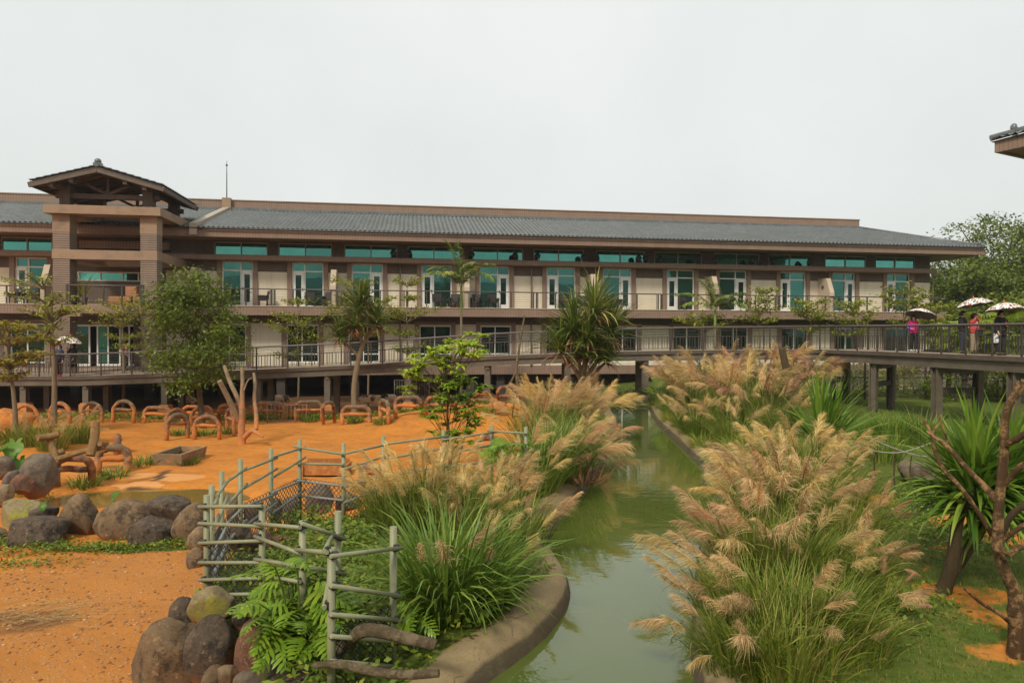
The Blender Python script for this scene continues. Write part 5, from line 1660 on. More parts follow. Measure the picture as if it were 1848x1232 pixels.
LM['far'] = leaf_mat('woodland_leaf', (0.069, 0.099, 0.010), (0.161, 0.204, 0.025), (0.252, 0.275, 0.038))
LM['dry'] = leaf_mat('dead_leaf', (0.160, 0.075, 0.035), (0.300, 0.170, 0.080), None, .8, .1)
def plume_mat(name, stem, a, b, c):
    m, nt, bs = new_mat(name)
    at_ = N(nt, 'ShaderNodeAttribute', attribute_name='tint')
    oi = N(nt, 'ShaderNodeObjectInfo')
    r = N(nt, 'ShaderNodeValToRGB')
    e = r.color_ramp.elements
    e[0].position = .12; e[0].color = (*stem, 1)
    e[1].position = .2; e[1].color = (*a, 1)
    for p_, c_ in ((.6, b), (1.0, c)):
        q = e.new(p_); q.color = (*c_, 1)
    nt.links.new(at_.outputs['Fac'], r.inputs['Fac'])
    hv = N(nt, 'ShaderNodeHueSaturation')
    nt.links.new(r.outputs['Color'], hv.inputs['Color'])
    nt.links.new(mathn(nt, 'ADD', .72, mathn(nt, 'MULTIPLY', oi.outputs['Random'], .5)), hv.inputs['Value'])
    bs.inputs['Roughness'].default_value = .8
    bs.inputs['Specular IOR Level'].default_value = .15
    nt.links.new(hv.outputs[0], bs.inputs['Base Color'])
    tr = N(nt, 'ShaderNodeBsdfTranslucent'); nt.links.new(hv.outputs[0], tr.inputs['Color'])
    ms = N(nt, 'ShaderNodeMixShader'); ms.inputs[0].default_value = .3
    nt.links.new(bs.outputs[0], ms.inputs[1]); nt.links.new(tr.outputs[0], ms.inputs[2])
    nt.links.new(ms.outputs[0], nt.nodes['Material Output'].inputs['Surface'])
    return m
PM = {'gold': plume_mat('golden_plume', (.20, .21, .05), (.50, .32, .10), (.74, .53, .20), (.88, .72, .38)),
      'tan': plume_mat('tan_plume', (.21, .19, .06), (.47, .28, .12), (.70, .46, .22), (.86, .65, .38)),
      'pink': plume_mat('pinkish_plume', (.22, .17, .06), (.44, .19, .115), (.62, .33, .19), (.77, .50, .31))}

def arcs(base, phi, L, a0, a1, k=6, power=1.0):
    n = len(L)
    t = np.linspace(0, 1, k)
    th = a0[:, None] + (a1 - a0)[:, None] * (t ** power)[None, :]
    step = (L / (k - 1))[:, None]
    ds = np.sin(th) * step; dz = np.cos(th) * step
    s = np.concatenate([np.zeros((n, 1)), np.cumsum(ds[:, :-1], 1)], 1)
    z = np.concatenate([np.zeros((n, 1)), np.cumsum(dz[:, :-1], 1)], 1)
    P = np.stack([base[:, 0:1] + s * np.cos(phi)[:, None], base[:, 1:2] + s * np.sin(phi)[:, None], base[:, 2:3] + z], -1)
    side = np.stack([-np.sin(phi), np.cos(phi), np.zeros(n)], -1)
    return P, side

def blades(rb, n, r, h, w, spread=.6, droop=1.4, k=6, lean=(0, 0), tint=None, centre=(0, 0, 0), hvar=(.55, 1.15)):
    rr = r * np.sqrt(NR.random(n)); ph0 = NR.uniform(0, 2 * np.pi, n)
    base = np.stack([rr * np.cos(ph0), rr * np.sin(ph0), np.full(n, -.03)], -1) + np.array(centre)
    dx = np.cos(ph0) * (.4 + rr / max(r, 1e-3)) + lean[0] + NR.normal(0, .5, n)
    dy = np.sin(ph0) * (.4 + rr / max(r, 1e-3)) + lean[1] + NR.normal(0, .5, n)
    phi = np.arctan2(dy, dx)
    L = h * NR.uniform(*hvar, n)
    a0 = NR.uniform(0, spread, n)
    a1 = a0 + NR.uniform(.25, 1.0, n) * droop
    P, side = arcs(base, phi, L, a0, a1, k, 1.4)
    prof = np.interp(np.linspace(0, 1, k), [0, .15, .6, 1], [.6, 1, .8, .04])
    # a slight twist so blades catch the light differently
    tw = NR.normal(0, .35, (n, 3)); tw[:, 2] *= 1.2
    rb.add(P, prof[None, :] * (w * NR.uniform(.7, 1.2, n) / 2)[:, None], unit(side + tw), tint)

def plume_mesh(seed, dense=95, bend=(.05, .75), fil=.16, frac=.34, wid=.0032, tight=.5):
    rg = np.random.default_rng(seed)
    rb = RB()
    k = 14
    base = np.zeros((1, 3))
    P, side = arcs(base, np.zeros(1), np.ones(1), np.array([bend[0]]), np.array([bend[1]]), k, 2.2)
    ln = P[0]
    rb.add(P, np.linspace(.006, .0022, k)[None, :], side, [0.05])
    rb.add(P, np.linspace(.006, .0022, k)[None, :], np.array([[0.4, .0, .9]]), [0.05])
    # two or three culm leaves
    nl = 3
    bi = rg.integers(2, 8, nl)
    Pl, sl_ = arcs(ln[bi], rg.uniform(0, 6.28, nl), rg.uniform(.22, .4, nl), rg.uniform(.3, .6, nl), rg.uniform(1.3, 2.3, nl), 5)
    rb.add(Pl, np.array([.6, 1, .8, .5, .05])[None, :] * .008, sl_, np.full(nl, .08))
    t = 1 - frac * rg.random(dense) ** .9
    idx = t * (k - 1)
    i0 = np.clip(idx.astype(int), 0, k - 2); f = (idx - i0)[:, None]
    b0 = ln[i0] * (1 - f) + ln[i0 + 1] * f
    tan = unit(ln[i0 + 1] - ln[i0])
    out = rg.normal(size=(dense, 3)) * np.array([.6, .9, .5]) + np.array([.55, 0, -.1])
    d0 = unit(tan * (1.0 + .5 * rg.random((dense, 1))) + out * tight)
    Lf = fil * (1.25 - .75 * (t - (1 - frac)) / frac) * rg.uniform(.6, 1.15, dense)
    kk = 5
    tt = np.linspace(0, 1, kk)
    Pf = b0[:, None, :] + d0[:, None, :] * (tt[None, :, None] * Lf[:, None, None])
    sag = (tt ** 2)[None, :] * (Lf * rg.uniform(.12, .5, dense))[:, None]
    Pf[:, :, 2] -= sag
    Pf[:, :, 0] += sag * .45
    sd = unit(np.cross(d0, rg.normal(size=(dense, 3))))
    rb.add(Pf, np.array([.6, 1, 1, .8, .25])[None, :] * wid, sd, .25 + .75 * rg.random(dense))
    return rb.mesh('plume')
PLUMES = {}
for key in PM:
    PLUMES[key] = []
    for v in range(6):
        me = plume_mesh(100 + v * 7 + len(key), 210, (.03 + .05 * (v % 3), .45 + .3 * (v % 4)), .15 + .03 * (v % 3), .30 + .04 * (v % 3), .0014, .4 + .12 * (v % 3))
        me.materials.append(PM[key]); PLUMES[key].append(me)

def silvergrass(px, py, h, r, n, npl, label, tint='gold', lean=(0, 0), d=None, leafm='grass', w=.016, group='silvergrass along the pond', plume_h=1.25, spread=.55, droop=1.5, base=None, pvar=(.75, 1.15), tilt=.25):
    p = base or (on_ground(px, py) if d is None else at_y(px, py, d))
    if d is not None and base is None: p.z = gz(p.x, p.y)
    o = empty('silvergrass', p, 0, label, 'grass clump', group)
    rb = RB()
    blades(rb, n, r, h, w, spread, droop, 6, lean)
    tag(rb.build('leaves', LM[leafm], o), kind='stuff')
    for i in range(int(npl * 1.05 + .5)):
        a = RND.uniform(0, 6.283); q = r * math.sqrt(RND.random()) * .8
        key = tint if isinstance(tint, str) else RND.choice(tint)
        me = RND.choice(PLUMES[key])
        dirx = math.cos(a) * .5 + lean[0] * 1.5 + RND.gauss(0, .45); diry = math.sin(a) * .5 + lean[1] * 1.5 + RND.gauss(0, .45)
        rz_ = math.atan2(diry, dirx)
        s = h * plume_h * RND.uniform(*pvar)
        pl = link('plume', me, o, (q * math.cos(a), q * math.sin(a), -.03))
        tl = abs(RND.gauss(tilt, .16))
        pl.rotation_euler = (0, tl, rz_)
        pl.scale = (s * RND.uniform(.85, 1.15), s, s)
    return o
SG = silvergrass
# near bank of the pond, fence side
SG(812, 1108, 1.38, .45, 680, 3, 'broad leafed green grass clump drooping over the concrete edge', 'tan', (.25, -.3), leafm='grassdeep', w=.034, plume_h=1.0, spread=.7, droop=2.1)
SG(880, 1085, .8, .3, 260, 2, 'smaller fine green clump next to the drooping broad leafed one', 'tan', (.4, -.2), leafm='grassdeep', w=.018, spread=.8, droop=1.8)
SG(722, 960, 1.0, .38, 330, 17, 'silvergrass with upright golden plumes beside the pipe fence rail', 'gold', (-.35, -.1), tilt=.18)
SG(772, 940, 1.15, .4, 330, 18, 'silvergrass with tall golden plumes at the foot of the sapling', 'gold', (-.1, -.1), tilt=.2)
SG(845, 975, 1.0, .4, 330, 20, 'dense golden plumed clump between sapling and pond edge', 'gold', (.1, -.1))
SG(900, 950, 1.0, .4, 330, 18, 'golden plumed clump sloping toward the water', ('gold', 'tan'), (.35, -.1))
SG(900, 1030, .75, .35, 300, 7, 'short tan plumed clump above the leafy pond margin', ('tan', 'gold'), (.5, -.1))
SG(945, 985, .85, .35, 260, 9, 'tan plumed clump leaning out over the kerb', 'tan', (.7, 0), tilt=.4)
SG(830, 915, 1.0, .4, 280, 10, 'golden plumes just behind the tall ones at the sapling', 'gold', (0, 0))
SG(690, 940, .8, .3, 240, 5, 'dark leaved silvergrass clump touching the fence mesh', 'gold', (-.4, 0))
SG(960, 895, 1.2, .5, 420, 8, 'green grass clump between the fence end and the pond bend', ('tan', 'gold'), (.6, -.1), leafm='grassdeep', w=.02)
SG(1000, 868, 1.55, .6, 760, 14, 'broad green clump with pinkish plumes bowing over the pond bend', ('tan', 'pink', 'tan', 'gold'), (.6, -.1), leafm='grassdeep', w=.024, tilt=.5, plume_h=1.1)
SG(1040, 838, 1.3, .5, 560, 18, 'pink plumed clump hanging farthest over the water', ('tan', 'pink', 'gold'), (.4, -.1), leafm='grassdeep', w=.022, tilt=.35, plume_h=1.15)
SG(975, 822, 1.7, .55, 560, 20, 'tall pale golden clump rising beside the paddock', ('gold', 'tan'), (.15, -.05), tilt=.15, plume_h=1.2)
SG(1015, 800, 1.65, .55, 560, 18, 'tall tan clump behind the green one at the pond bend', ('tan', 'gold', 'tan'), (.35, 0), tilt=.25)
SG(1045, 788, 1.45, .5, 380, 20, 'tan clump spilling toward the far water', ('tan', 'gold'), (.35, -.1), tilt=.25)
SG(985, 755, 1.5, .45, 240, 12, 'golden plumes standing under the screw pine', 'gold', (0, 0), tilt=.12)
SG(1060, 745, 1.4, .45, 320, 12, 'dark green clump with tan plumes by the bridge pier', 'tan', (.2, 0), tilt=.2)
# far bank
FB_ = 'silvergrass on the lawn bank'
for (px, py, h, r, n, npl, tint, lean, lb) in [
    (1252, 785, 1.2, .45, 340, 16, ('tan', 'gold'), (-.25, -.1), 'tan plumed clump leaning over the far water'),
    (1322, 800, 1.2, .5, 320, 10, ('tan', 'gold'), (-.1, -.2), 'tan and green clump at the bend of the far kerb'),
    (1245, 750, 2.0, .6, 380, 26, ('gold', 'tan'), (-.3, 0), 'tall golden clump nearest the bridge pier on the lawn bank'),
    (1300, 762, 2.1, .65, 420, 28, ('gold', 'tan'), (-.1, 0), 'tall green and golden clump in the middle of the far thicket'),
    (1350, 775, 1.9, .6, 400, 24, ('gold', 'tan', 'pink'), (0, 0), 'golden clump with pink heads in the far thicket'),
    (1300, 725, 2.3, .65, 320, 26, 'gold', (0, 0), 'very tall golden clump against the bridge railing'),
    (1375, 735, 2.3, .65, 340, 28, ('gold', 'tan', 'pink'), (.1, 0), 'very tall pinkish clump against the bridge railing'),
    (1440, 735, 2.2, .6, 320, 24, ('pink', 'gold'), (.2, 0), 'pinkish plumed clump around the dark twisted stump'),
    (1400, 790, 1.6, .55, 360, 14, ('tan', 'gold'), (.1, -.1), 'darker clump below the twisted stump'),
    (1362, 845, 1.0, .45, 480, 2, 'gold', (-.15, -.2), 'bright green grass cushion on the far kerb'),
    (1328, 852, .7, .3, 260, 4, 'gold', (-.3, -.1), 'small green tuft hanging over the far kerb'),
    (1430, 875, 1.15, .48, 420, 18, 'gold', (-.05, -.1), 'golden plumed clump in front of the strap leaf plant'),
    (1465, 885, 1.3, .45, 400, 18, 'gold', (.1, -.1), 'golden tasselled clump under the strap leaf plant'),
    (1420, 920, 1.2, .5, 420, 8, 'gold', (-.2, -.2), 'yellow green grass clump between two plumed ones'),
    (1515, 915, .95, .42, 420, 6, ('gold', 'tan'), (.4, -.1), 'green clump at the edge of the lawn path')]:
    SG(px, py, h, r, n, npl, lb, tint, lean, leafm='grassyel' if 'yellow' in lb or 'bright' in lb else 'grass', group=FB_, w=.017)
for (px, py, h, r, n, npl, tint, lean, lb) in [
    (1388, 982, 1.15, .38, 280, 18, ('tan', 'gold', 'tan'), (-.3, -.1), 'big tan plumed clump arching over the pond'),
    (1430, 958, 1.2, .38, 280, 20, ('tan', 'gold', 'tan'), (-.2, -.1), 'tallest tan plumed clump on the lawn bank'),
    (1465, 960, 1.05, .35, 280, 12, ('tan', 'gold'), (.0, -.1), 'straight plumed clump beside the tallest one'),
    (1345, 1050, .95, .36, 300, 18, ('tan', 'gold', 'tan', 'pink'), (-.8, -.1), 'reddish tan plumes reaching far over the water'),
    (1405, 1060, 1.0, .38, 440, 7, ('tan', 'gold'), (-.2, -.3), 'green hearted clump with loose tan plumes'),
    (1460, 1055, .85, .36, 380, 7, ('tan', 'gold'), (.1, -.2), 'loose clump of green blades and dry heads'),
    (1340, 1140, .8, .34, 320, 12, ('tan', 'gold'), (-.9, -.1), 'low clump trailing long pale plumes onto the pond'),
    (1405, 1155, .8, .38, 460, 3, 'tan', (-.2, -.3), 'dense dark green clump with few heads'),
    (1475, 1150, .7, .36, 420, 3, 'tan', (.2, -.2), 'green clump spilling onto the lawn'),
    (1535, 985, .85, .34, 320, 9, ('tan', 'pink'), (.4, -.1), 'clump with pinkish heads beside the lawn'),
    (1560, 1035, .6, .28, 240, 8, ('pink', 'tan'), (.5, -.2), 'low pink headed clump at the lawn edge'),
    (1600, 1100, .4, .2, 130, 5, 'pink', (.5, -.2), 'small red pink headed tuft on the lawn'),
    (1510, 1080, .7, .34, 320, 5, ('tan', 'gold'), (.2, -.2), 'mixed green and tan clump between pond and lawn'),
    (1330, 1215, .7, .32, 280, 6, ('tan', 'gold'), (-.8, -.1), 'tan clump hanging low over the near water'),
    (1420, 1230, .7, .38, 440, 3, 'tan', (-.1, -.3), 'thick green clump lowest on the lawn bank'),
    (1530, 1180, .55, .34, 360, 2, 'tan', (.4, -.2), 'sprawling green clump low on the lawn')]:
    SG(px, py, h * 1.12, r * 1.1, int(n * 1.2), npl, lb, tint, lean, group=FB_, w=.014, tilt=.3 + .25 * abs(lean[0]))
# silvergrass and tufts behind the boulders at the stakes
for (px, py, h, r, n, npl, lb) in [(95, 812, 1.15, .45, 320, 8, 'wispy silvergrass between the log stakes'), (50, 805, 1.0, .4, 300, 5, 'silvergrass beside the slim leaning trunk'),
                               (145, 800, 1.1, .4, 300, 8, 'tan plumed silvergrass beside the upright stake'), (20, 800, .9, .4, 240, 2, 'green silvergrass behind the arrowhead leaves')]:
    SG(px, py, h, r, n, npl, lb, 'tan', (.2, -.1), group='silvergrass behind the boulders', w=.02)
# leafy clump on the lawn by the bridge
for (px, py, h, r, n, lb) in [(1610, 800, 1.1, .5, 320, 'green grass clump under the footbridge arm'), (1560, 795, 1.0, .5, 300, 'green grass clump behind the rope line'), (1665, 800, 1.2, .5, 320, 'tall green grass clump beside the strap leaf tree'),
                              (1590, 830, .8, .45, 300, 'low grass clump at the boulder on the lawn')]:
    SG(px, py, h, r, n, 0, lb, 'tan', (0, -.1), group='grass clumps under the bridge', leafm='grassdeep', w=.022)
# tufts along the barriers
for (px, py, lb) in [(372, 785, 'fern like tuft inside the planted ring of arches'), (325, 785, 'green tuft at the narrow arch of the planted ring'), (415, 782, 'dark tuft between the dead tree and the ring'),
                     (690, 765, 'low tuft beside the sideways barrier'), (560, 760, 'low green tuft behind the hay rack'), (640, 763, 'low tuft under the screw pine barrier'), (880, 745, 'tuft among the orange rocks'),
                     (150, 878, 'small weed tuft under the dark front barrier'), (205, 862, 'weed tuft at the leaning orange barrier'), (262, 838, 'weed tuft at one corner of the water trough'), (335, 838, 'weed tuft at the other corner of the water trough')]:
    SG(px, py, .4, .35, 150, 0, lb, group='weed tufts in the paddock', leafm='cover', w=.03, spread=.9, droop=1.5)
# short tufts that hide most of the far kerb
for i in range(15):
    q = along(RBK, .02 + .047 * i)
    if q.y < 5.5: continue
    ou = along(RBK, .02 + .047 * i + .01) - q
    nrm = Vector((-ou.y, ou.x)).normalized()
    if nrm.x < 0: nrm = -nrm
    b_ = Vector((q.x + nrm.x * (.32 + .12 * (i % 3)), q.y + nrm.y * .3, 0)); b_.z = gz(b_.x, b_.y)
    SG(0, 0, .62 + .16 * (i % 3), .26, 230, 0, 'short green grass tuft hanging over the pond edge on the lawn side', 'gold', (-.5, -.25), base=b_, group='tufts along the far pond edge', leafm=('grassyel', 'grass', 'grassdeep')[i % 3], w=.015, spread=.8, droop=1.9)
# broken brown leaves at the bend
o = empty('fallen_leaves', at_z(1062, 872, .95), 0, 'heap of dead brown leaves sliding into the pond', 'leaf heap')
rb = RB(); blades(rb, 60, .35, .55, .05, 1.2, .6, 4, (.8, -.2)); tag(rb.build('leaves', LM['dry'], o), kind='stuff')

# ---------------------------------------------------------------- small ground plants
def scatter(n, x0, x1, y0, y1, ok):
    P = np.column_stack([NR.uniform(x0, x1, n), NR.uniform(y0, y1, n)])
    return P[ok(P)]
ok_isl = lambda P: (poly_sd(P, ISLAND) < .25) & (poly_sd(P, RIVER) > .3 + .25 * np.sin(P[:, 1] * 4.0) * np.sin(P[:, 1] * 1.7))
Pc = scatter(22000, -4, 2, 4.5, 14.5, ok_isl)
hz = heights(Pc)
rb = RB()
C = np.column_stack([Pc, hz + NR.uniform(0, .22, len(Pc)) * (.4 + .8 * (np.sin(Pc[:, 0] * 3.1) * np.sin(Pc[:, 1] * 2.3) > 0))])
leaves_at(rb, C, .085, .045, .1, .6)
tag(rb.build('ground_cover', LM['cover']), 'low leafy creeper covering the bank inside the fence', 'ground cover', kind='stuff')
rb = RB()
ccx = lambda P: (np.interp(P[:, 1], _ly, _lx) + np.interp(P[:, 1], _ry, _rx)) / 2
Pl = scatter(60000, 1.5, 9.5, 5.2, 22, lambda P: (P[:, 0] > ccx(P)) & (poly_sd(P, RIVER) > .5) & (P[:, 0] < P[:, 1] * .80 + .3) & (NR.random(len(P)) < np.clip(9 / P[:, 1], 0, 1)))
gmask = np.ones(len(Pl))
for (px, py, rx, ry) in [(1745, 1068, .55, .3), (1690, 1055, .35, .15), (1745, 945, .8, .55), (1800, 1115, .35, .35), (1810, 1170, .4, .25), (1840, 975, .7, .4), (1580, 900, .5, .5), (1500, 930, .5, .3)]:
    p = at_z(px, py, .82)
    gmask *= np.sqrt(((Pl[:, 0] - p.x) / rx) ** 2 + ((Pl[:, 1] - p.y) / ry) ** 2) > NR.uniform(.5, 1.3, len(Pl))
Pl = Pl[gmask > .5]
nn = len(Pl)
base = np.column_stack([Pl, heights(Pl) - .005])
Pb, sd = arcs(base, NR.uniform(0, 6.28, nn), NR.uniform(.025, .07, nn), NR.uniform(0, .5, nn), NR.uniform(.6, 1.8, nn), 3)
rb.add(Pb, np.array([1, .8, .1])[None, :] * .005, sd)
tag(rb.build('lawn_grass', LM['lawn']), 'short mown grass of the lawn', 'grass', kind='stuff')
rb = RB()
spots = [(40, 976), (90, 990), (150, 990), (200, 992), (250, 990), (300, 988), (330, 982), (20, 985), (225, 985), (65, 985), (60, 895), (20, 1000), (160, 895), (45, 1020)]
for (px, py) in spots:
    p = at_z(px, py, 0)
    n = 260
    q = np.column_stack([NR.normal(p.x, .5, n), NR.normal(p.y, .12, n)])
    leaves_at(rb, np.column_stack([q, heights(q) + NR.uniform(0, .12, n)]), .07, .035, .0, .5)
for (px, py) in [(1720, 900), (1690, 885), (1640, 900), (1700, 960), (1590, 935), (1740, 985), (1660, 915), (1600, 1075), (1570, 1120)]:
    p = at_z(px, py, .82)
    n = 420
    q = np.column_stack([NR.normal(p.x, .4, n), NR.normal(p.y, .3, n)])
    leaves_at(rb, np.column_stack([q, heights(q) + NR.uniform(0, .14, n)]), .07, .04, .0, .5)
for X_ in np.arange(-23, 3, .7):
    n = 110
    q = np.column_stack([NR.normal(X_, .5, n), NR.normal(31.6, .5, n)])
    leaves_at(rb, np.column_stack([q, heights(q) + NR.uniform(0, .22, n)]), .16, .09, .0, .5)
tag(rb.build('weeds', LM['cover']), 'patches of small leafy weeds on bare ground', 'weeds', kind='stuff')
# pebbles on the foreground earth
def pebbles():
    t = (1 + 5 ** .5) / 2
    iv = unit(np.array([(-1, t, 0), (1, t, 0), (-1, -t, 0), (1, -t, 0), (0, -1, t), (0, 1, t), (0, -1, -t), (0, 1, -t), (t, 0, -1), (t, 0, 1), (-t, 0, -1), (-t, 0, 1)], float))
    it = np.array([(0, 11, 5), (0, 5, 1), (0, 1, 7), (0, 7, 10), (0, 10, 11), (1, 5, 9), (5, 11, 4), (11, 10, 2), (10, 7, 6), (7, 1, 8), (3, 9, 4), (3, 4, 2), (3, 2, 6), (3, 6, 8), (3, 8, 9), (4, 9, 5), (2, 4, 11), (6, 2, 10), (8, 6, 7), (9, 8, 1)])
    n = 5200
    P = np.column_stack([NR.uniform(-8.5, -2.6, n), 7.4 + 5.4 * NR.random(n) ** 1.2])
    P = P[(poly_sd(P, ISLAND) > .7) & (NR.random(len(P)) < .35 + .65 * (np.sin(P[:, 0] * 1.3) * np.sin(P[:, 1] * 1.7 + 1) > -.2))]
    n = len(P)
    s = .007 + .022 * NR.random(n) ** 2.6
    sc = NR.uniform(.6, 1.3, (n, 3)) * s[:, None]; sc[:, 2] *= .6
    jit = NR.uniform(.75, 1.25, (n, 12, 1))
    V = iv[None] * sc[:, None, :] * jit + np.column_stack([P, heights(P) + s * .15])[:, None, :]
    Fq = it[None] + (np.arange(n) * 12)[:, None, None]
    me = np_mesh('gravel', V.reshape(-1, 3), Fq.reshape(-1, 3), np.repeat(NR.random(n), 12), False)
    me.materials.append(leaf_mat('gravel_stone', (.22, .10, .04), (.46, .24, .10), (.58, .40, .24), .85, 0))
    tag(link('gravel', me), 'loose small stones over the orange earth', 'gravel', kind='stuff')
pebbles()
# dry straw on the earth
rb = RB()
p = at_z(60, 1110, 0); q = np.column_stack([NR.normal(p.x, .45, 160), NR.normal(p.y, .28, 160)])
Ps, sd = arcs(np.column_stack([q, heights(q) + .02]), NR.uniform(-.5, 1.2, 160), NR.uniform(.15, .45, 160), NR.uniform(1.35, 1.6, 160), NR.uniform(1.5, 1.75, 160), 4)
rb.add(Ps, np.full((160, 4), .003), sd)
tag(rb.build('straw', leaf_mat('straw', (.32, .22, .08), (.45, .33, .15), None, .9, 0)), 'scattered dry straw on the bare earth', 'straw', kind='stuff')

# ---------------------------------------------------------------- big leaves
def split_leaf_mesh(seed):
    rg = np.random.default_rng(seed)
    rb = RB()
    k = 7
    t = np.linspace(0, 1, k)
    mid = np.column_stack([t, np.zeros(k), .10 * np.sin(t * 2.2) - .28 * t ** 2])
    rb.add(mid[None], np.interp(t, [0, .2, .7, 1], [.03, .075, .045, .01])[None, :], np.array([[0, 1., 0]]), [.5])
    m = 8
    for sgn in (-1, 1):
        tt = np.linspace(.02, .93, m) + rg.uniform(-.02, .02, m)
        b = np.stack([np.interp(tt, t, mid[:, 0]), np.zeros(m), np.interp(tt, t, mid[:, 2])], -1)
        Ln = np.interp(tt, [0, .3, .7, 1], [.36, .46, .34, .16]) * rg.uniform(.85, 1.1, m)
        ang = np.interp(tt, [0, .5, 1], [2.0, 1.05, .5])
        kk = 4; s = np.linspace(0, 1, kk)
        P = np.zeros((m, kk, 3))
        P[:, :, 0] = b[:, 0:1] + np.cos(ang)[:, None] * Ln[:, None] * s
        P[:, :, 1] = sgn * np.sin(ang)[:, None] * Ln[:, None] * s
        P[:, :, 2] = b[:, 2:3] + .05 * s - (s ** 2)[None, :] * Ln[:, None] * .4
        dirs = np.stack([np.cos(ang), sgn * np.sin(ang), np.zeros(m)], -1)
        side = unit(np.cross(dirs, np.array([[0, 0, 1.]])) + np.array([[0, 0, .25]]))
        rb.add(P, np.array([.75, 1, .9, .15])[None, :] * .050, side, rg.uniform(.2, .75, m))
    return rb.mesh('leaf')
SPL = [split_leaf_mesh(s) for s in (1, 2, 3, 4)]
for me in SPL: me.materials.append(LM['split'])
def split_plant(pxc, d, leaves, label):
    c = at_y(*pxc, d); c.z = BANK_Z - .1
    o = empty('split_leaf_plant', c, 0, label, 'plant', 'split leaf plants inside the fence')
    for (px, py, dd, s) in leaves:
        tip = at_y(px, py, dd) - c
        flat = Vector((tip.x, tip.y, 0))
        rz_ = math.atan2(tip.y, tip.x) + RND.gauss(0, .35)
        b = tip * .75
        lf = link('leaf', RND.choice(SPL), o, tip - Vector((math.cos(rz_), math.sin(rz_), 0)) * s * .35)
        lf.rotation_euler = (RND.gauss(0, .3), RND.uniform(-.35, .55), rz_); lf.scale = (s, s * RND.uniform(.9, 1.2), s)
        MB().tube(smooth_line([Vector((tip.x * .15, tip.y * .15, 0)), Vector((tip.x * .5, tip.y * .5, tip.z * .75)), Vector(lf.location)], 1), .009, 5).build('leaf_stalk', MT['stalk'], o)
    return o
MT['stalk'] = mat('green_stalk', (.12, .20, .04), (.16, .25, .05), 4, .5)
lv = []
for k in range(46):
    px = RND.uniform(450, 618); py = RND.uniform(1005, 1130) + (abs(px - 535) * .25)
    lv.append((px, py, 7.4 - (py - 1000) / 130 * .9 + RND.uniform(-.15, .15), RND.uniform(.26, .42)))
for (px, py) in [(495, 1180), (510, 1160), (545, 1165), (575, 1170), (590, 1150), (605, 1130), (460, 1120), (450, 1095), (560, 1185), (480, 1030), (540, 1010)]:
    lv.append((px, py, 6.35, RND.uniform(.26, .38)))
split_plant((540, 1130), 6.9, lv, 'large bright green split leaf plant over the boulders')
lv = [(RND.uniform(725, 775), RND.uniform(1085, 1150), RND.uniform(6.6, 7.2), RND.uniform(.2, .32)) for k in range(12)]
split_plant((750, 1160), 6.9, lv, 'smaller split leaf plant at the foot of the tall fence post')
lv = [(RND.uniform(880, 950), RND.uniform(800, 835), RND.uniform(13.2, 14.2), RND.uniform(.35, .5)) for k in range(14)]
split_plant((915, 850), 13.8, lv, 'split leaf plant behind the far fence corner')
def ear_mesh(seed):
    rg = random.Random(seed)
    out = []
    n = 12
    for i in range(n + 1):
        t = i / n
        w = .42 * math.sin(math.pi * min(1, t * .9 + .12)) ** .8 * (1 - t ** 3)
        out.append((t, w))
    vv, ff = [], []
    for t, w in out:
        z = .12 * math.sin(t * 2.5) - .3 * t * t
        wv = .025 * math.sin(t * 25)
        vv += [(t, -w, z + w * .35 + wv), (t, 0, z), (t, w, z + w * .35 - wv)]
    for i in range(n):
        a = i * 3
        ff += [(a, a + 1, a + 4, a + 3), (a + 1, a + 2, a + 5, a + 4)]
    mb = MB(); mb.add(vv, ff, True)
    # the two lobes behind the stalk
    for sgn in (-1, 1): mb.add([(0, 0, 0), (-.18, sgn * .1, .03), (-.2, sgn * .25, .05), (.0, sgn * out[0][1], .06)], [(0, 1, 2, 3) if sgn > 0 else (3, 2, 1, 0)], True)
    me = mb.mesh('leaf')
    at_ = me.attributes.new('tint', 'FLOAT', 'POINT')
    at_.data.foreach_set('value', np.full(len(me.vertices), rg.uniform(.2, .9), dtype=np.float32))
    return me
EARS = [ear_mesh(s) for s in (1, 2, 3)]
for me in EARS: me.materials.append(LM['ear'])
DEARS = [ear_mesh(s) for s in (4, 5)]
for me in DEARS: me.materials.append(LM['dense'])
def ear_plant(px, py, d, leaves, label, grp='arrowhead plants', meshes=None):
    c = at_y(px, py, d); c.z = gz(c.x, c.y)
    o = empty('arrowhead_plant', c, 0, label, 'plant', grp)
    for (lx, ly, s, rz_, tl) in leaves:
        p = at_y(lx, ly, d + RND.uniform(-.15, .15)) - c
        lf = link('leaf', RND.choice(meshes or EARS), o, p); lf.rotation_euler = (RND.gauss(0, .2), tl, rz_); lf.scale = (s, s, s)
        MB().tube(smooth_line([Vector((0, 0, 0)), Vector((p.x * .5, p.y * .5, p.z * .7)), p], 1), .016, 5).build('leaf_stalk', MT['stalk'], o)
ear_plant(24, 850, 17.0, [(28, 798, .58, -1.2, .9), (10, 810, .6, -2.4, .8), (35, 830, .55, -.6, .9), (0, 800, .6, 2.6, .5), (22, 825, .6, -1.7, 1.0), (-12, 820, .6, -2.0, .8)], 'arrowhead plant with big bright leaves above the boulders')
ear_plant(79, 925, 13.6, [(79, 908, .2, -1.2, 1.0)], 'single small arrowhead leaf beside the pointed boulder')
ear_plant(203, 925, 13.9, [(205, 900, .24, .9, -.9)], 'single bright leaf sprouting behind the long boulder')
ear_plant(1190, 735, 30.0, [(1188, 695, .9, 1.2, -.6), (1196, 690, 1.0, .7, -1.0), (1175, 710, .8, 2.4, -.3), (1166, 712, .7, 2.8, .2)], 'dark giant leaved plant beside the bridge pier', meshes=DEARS)

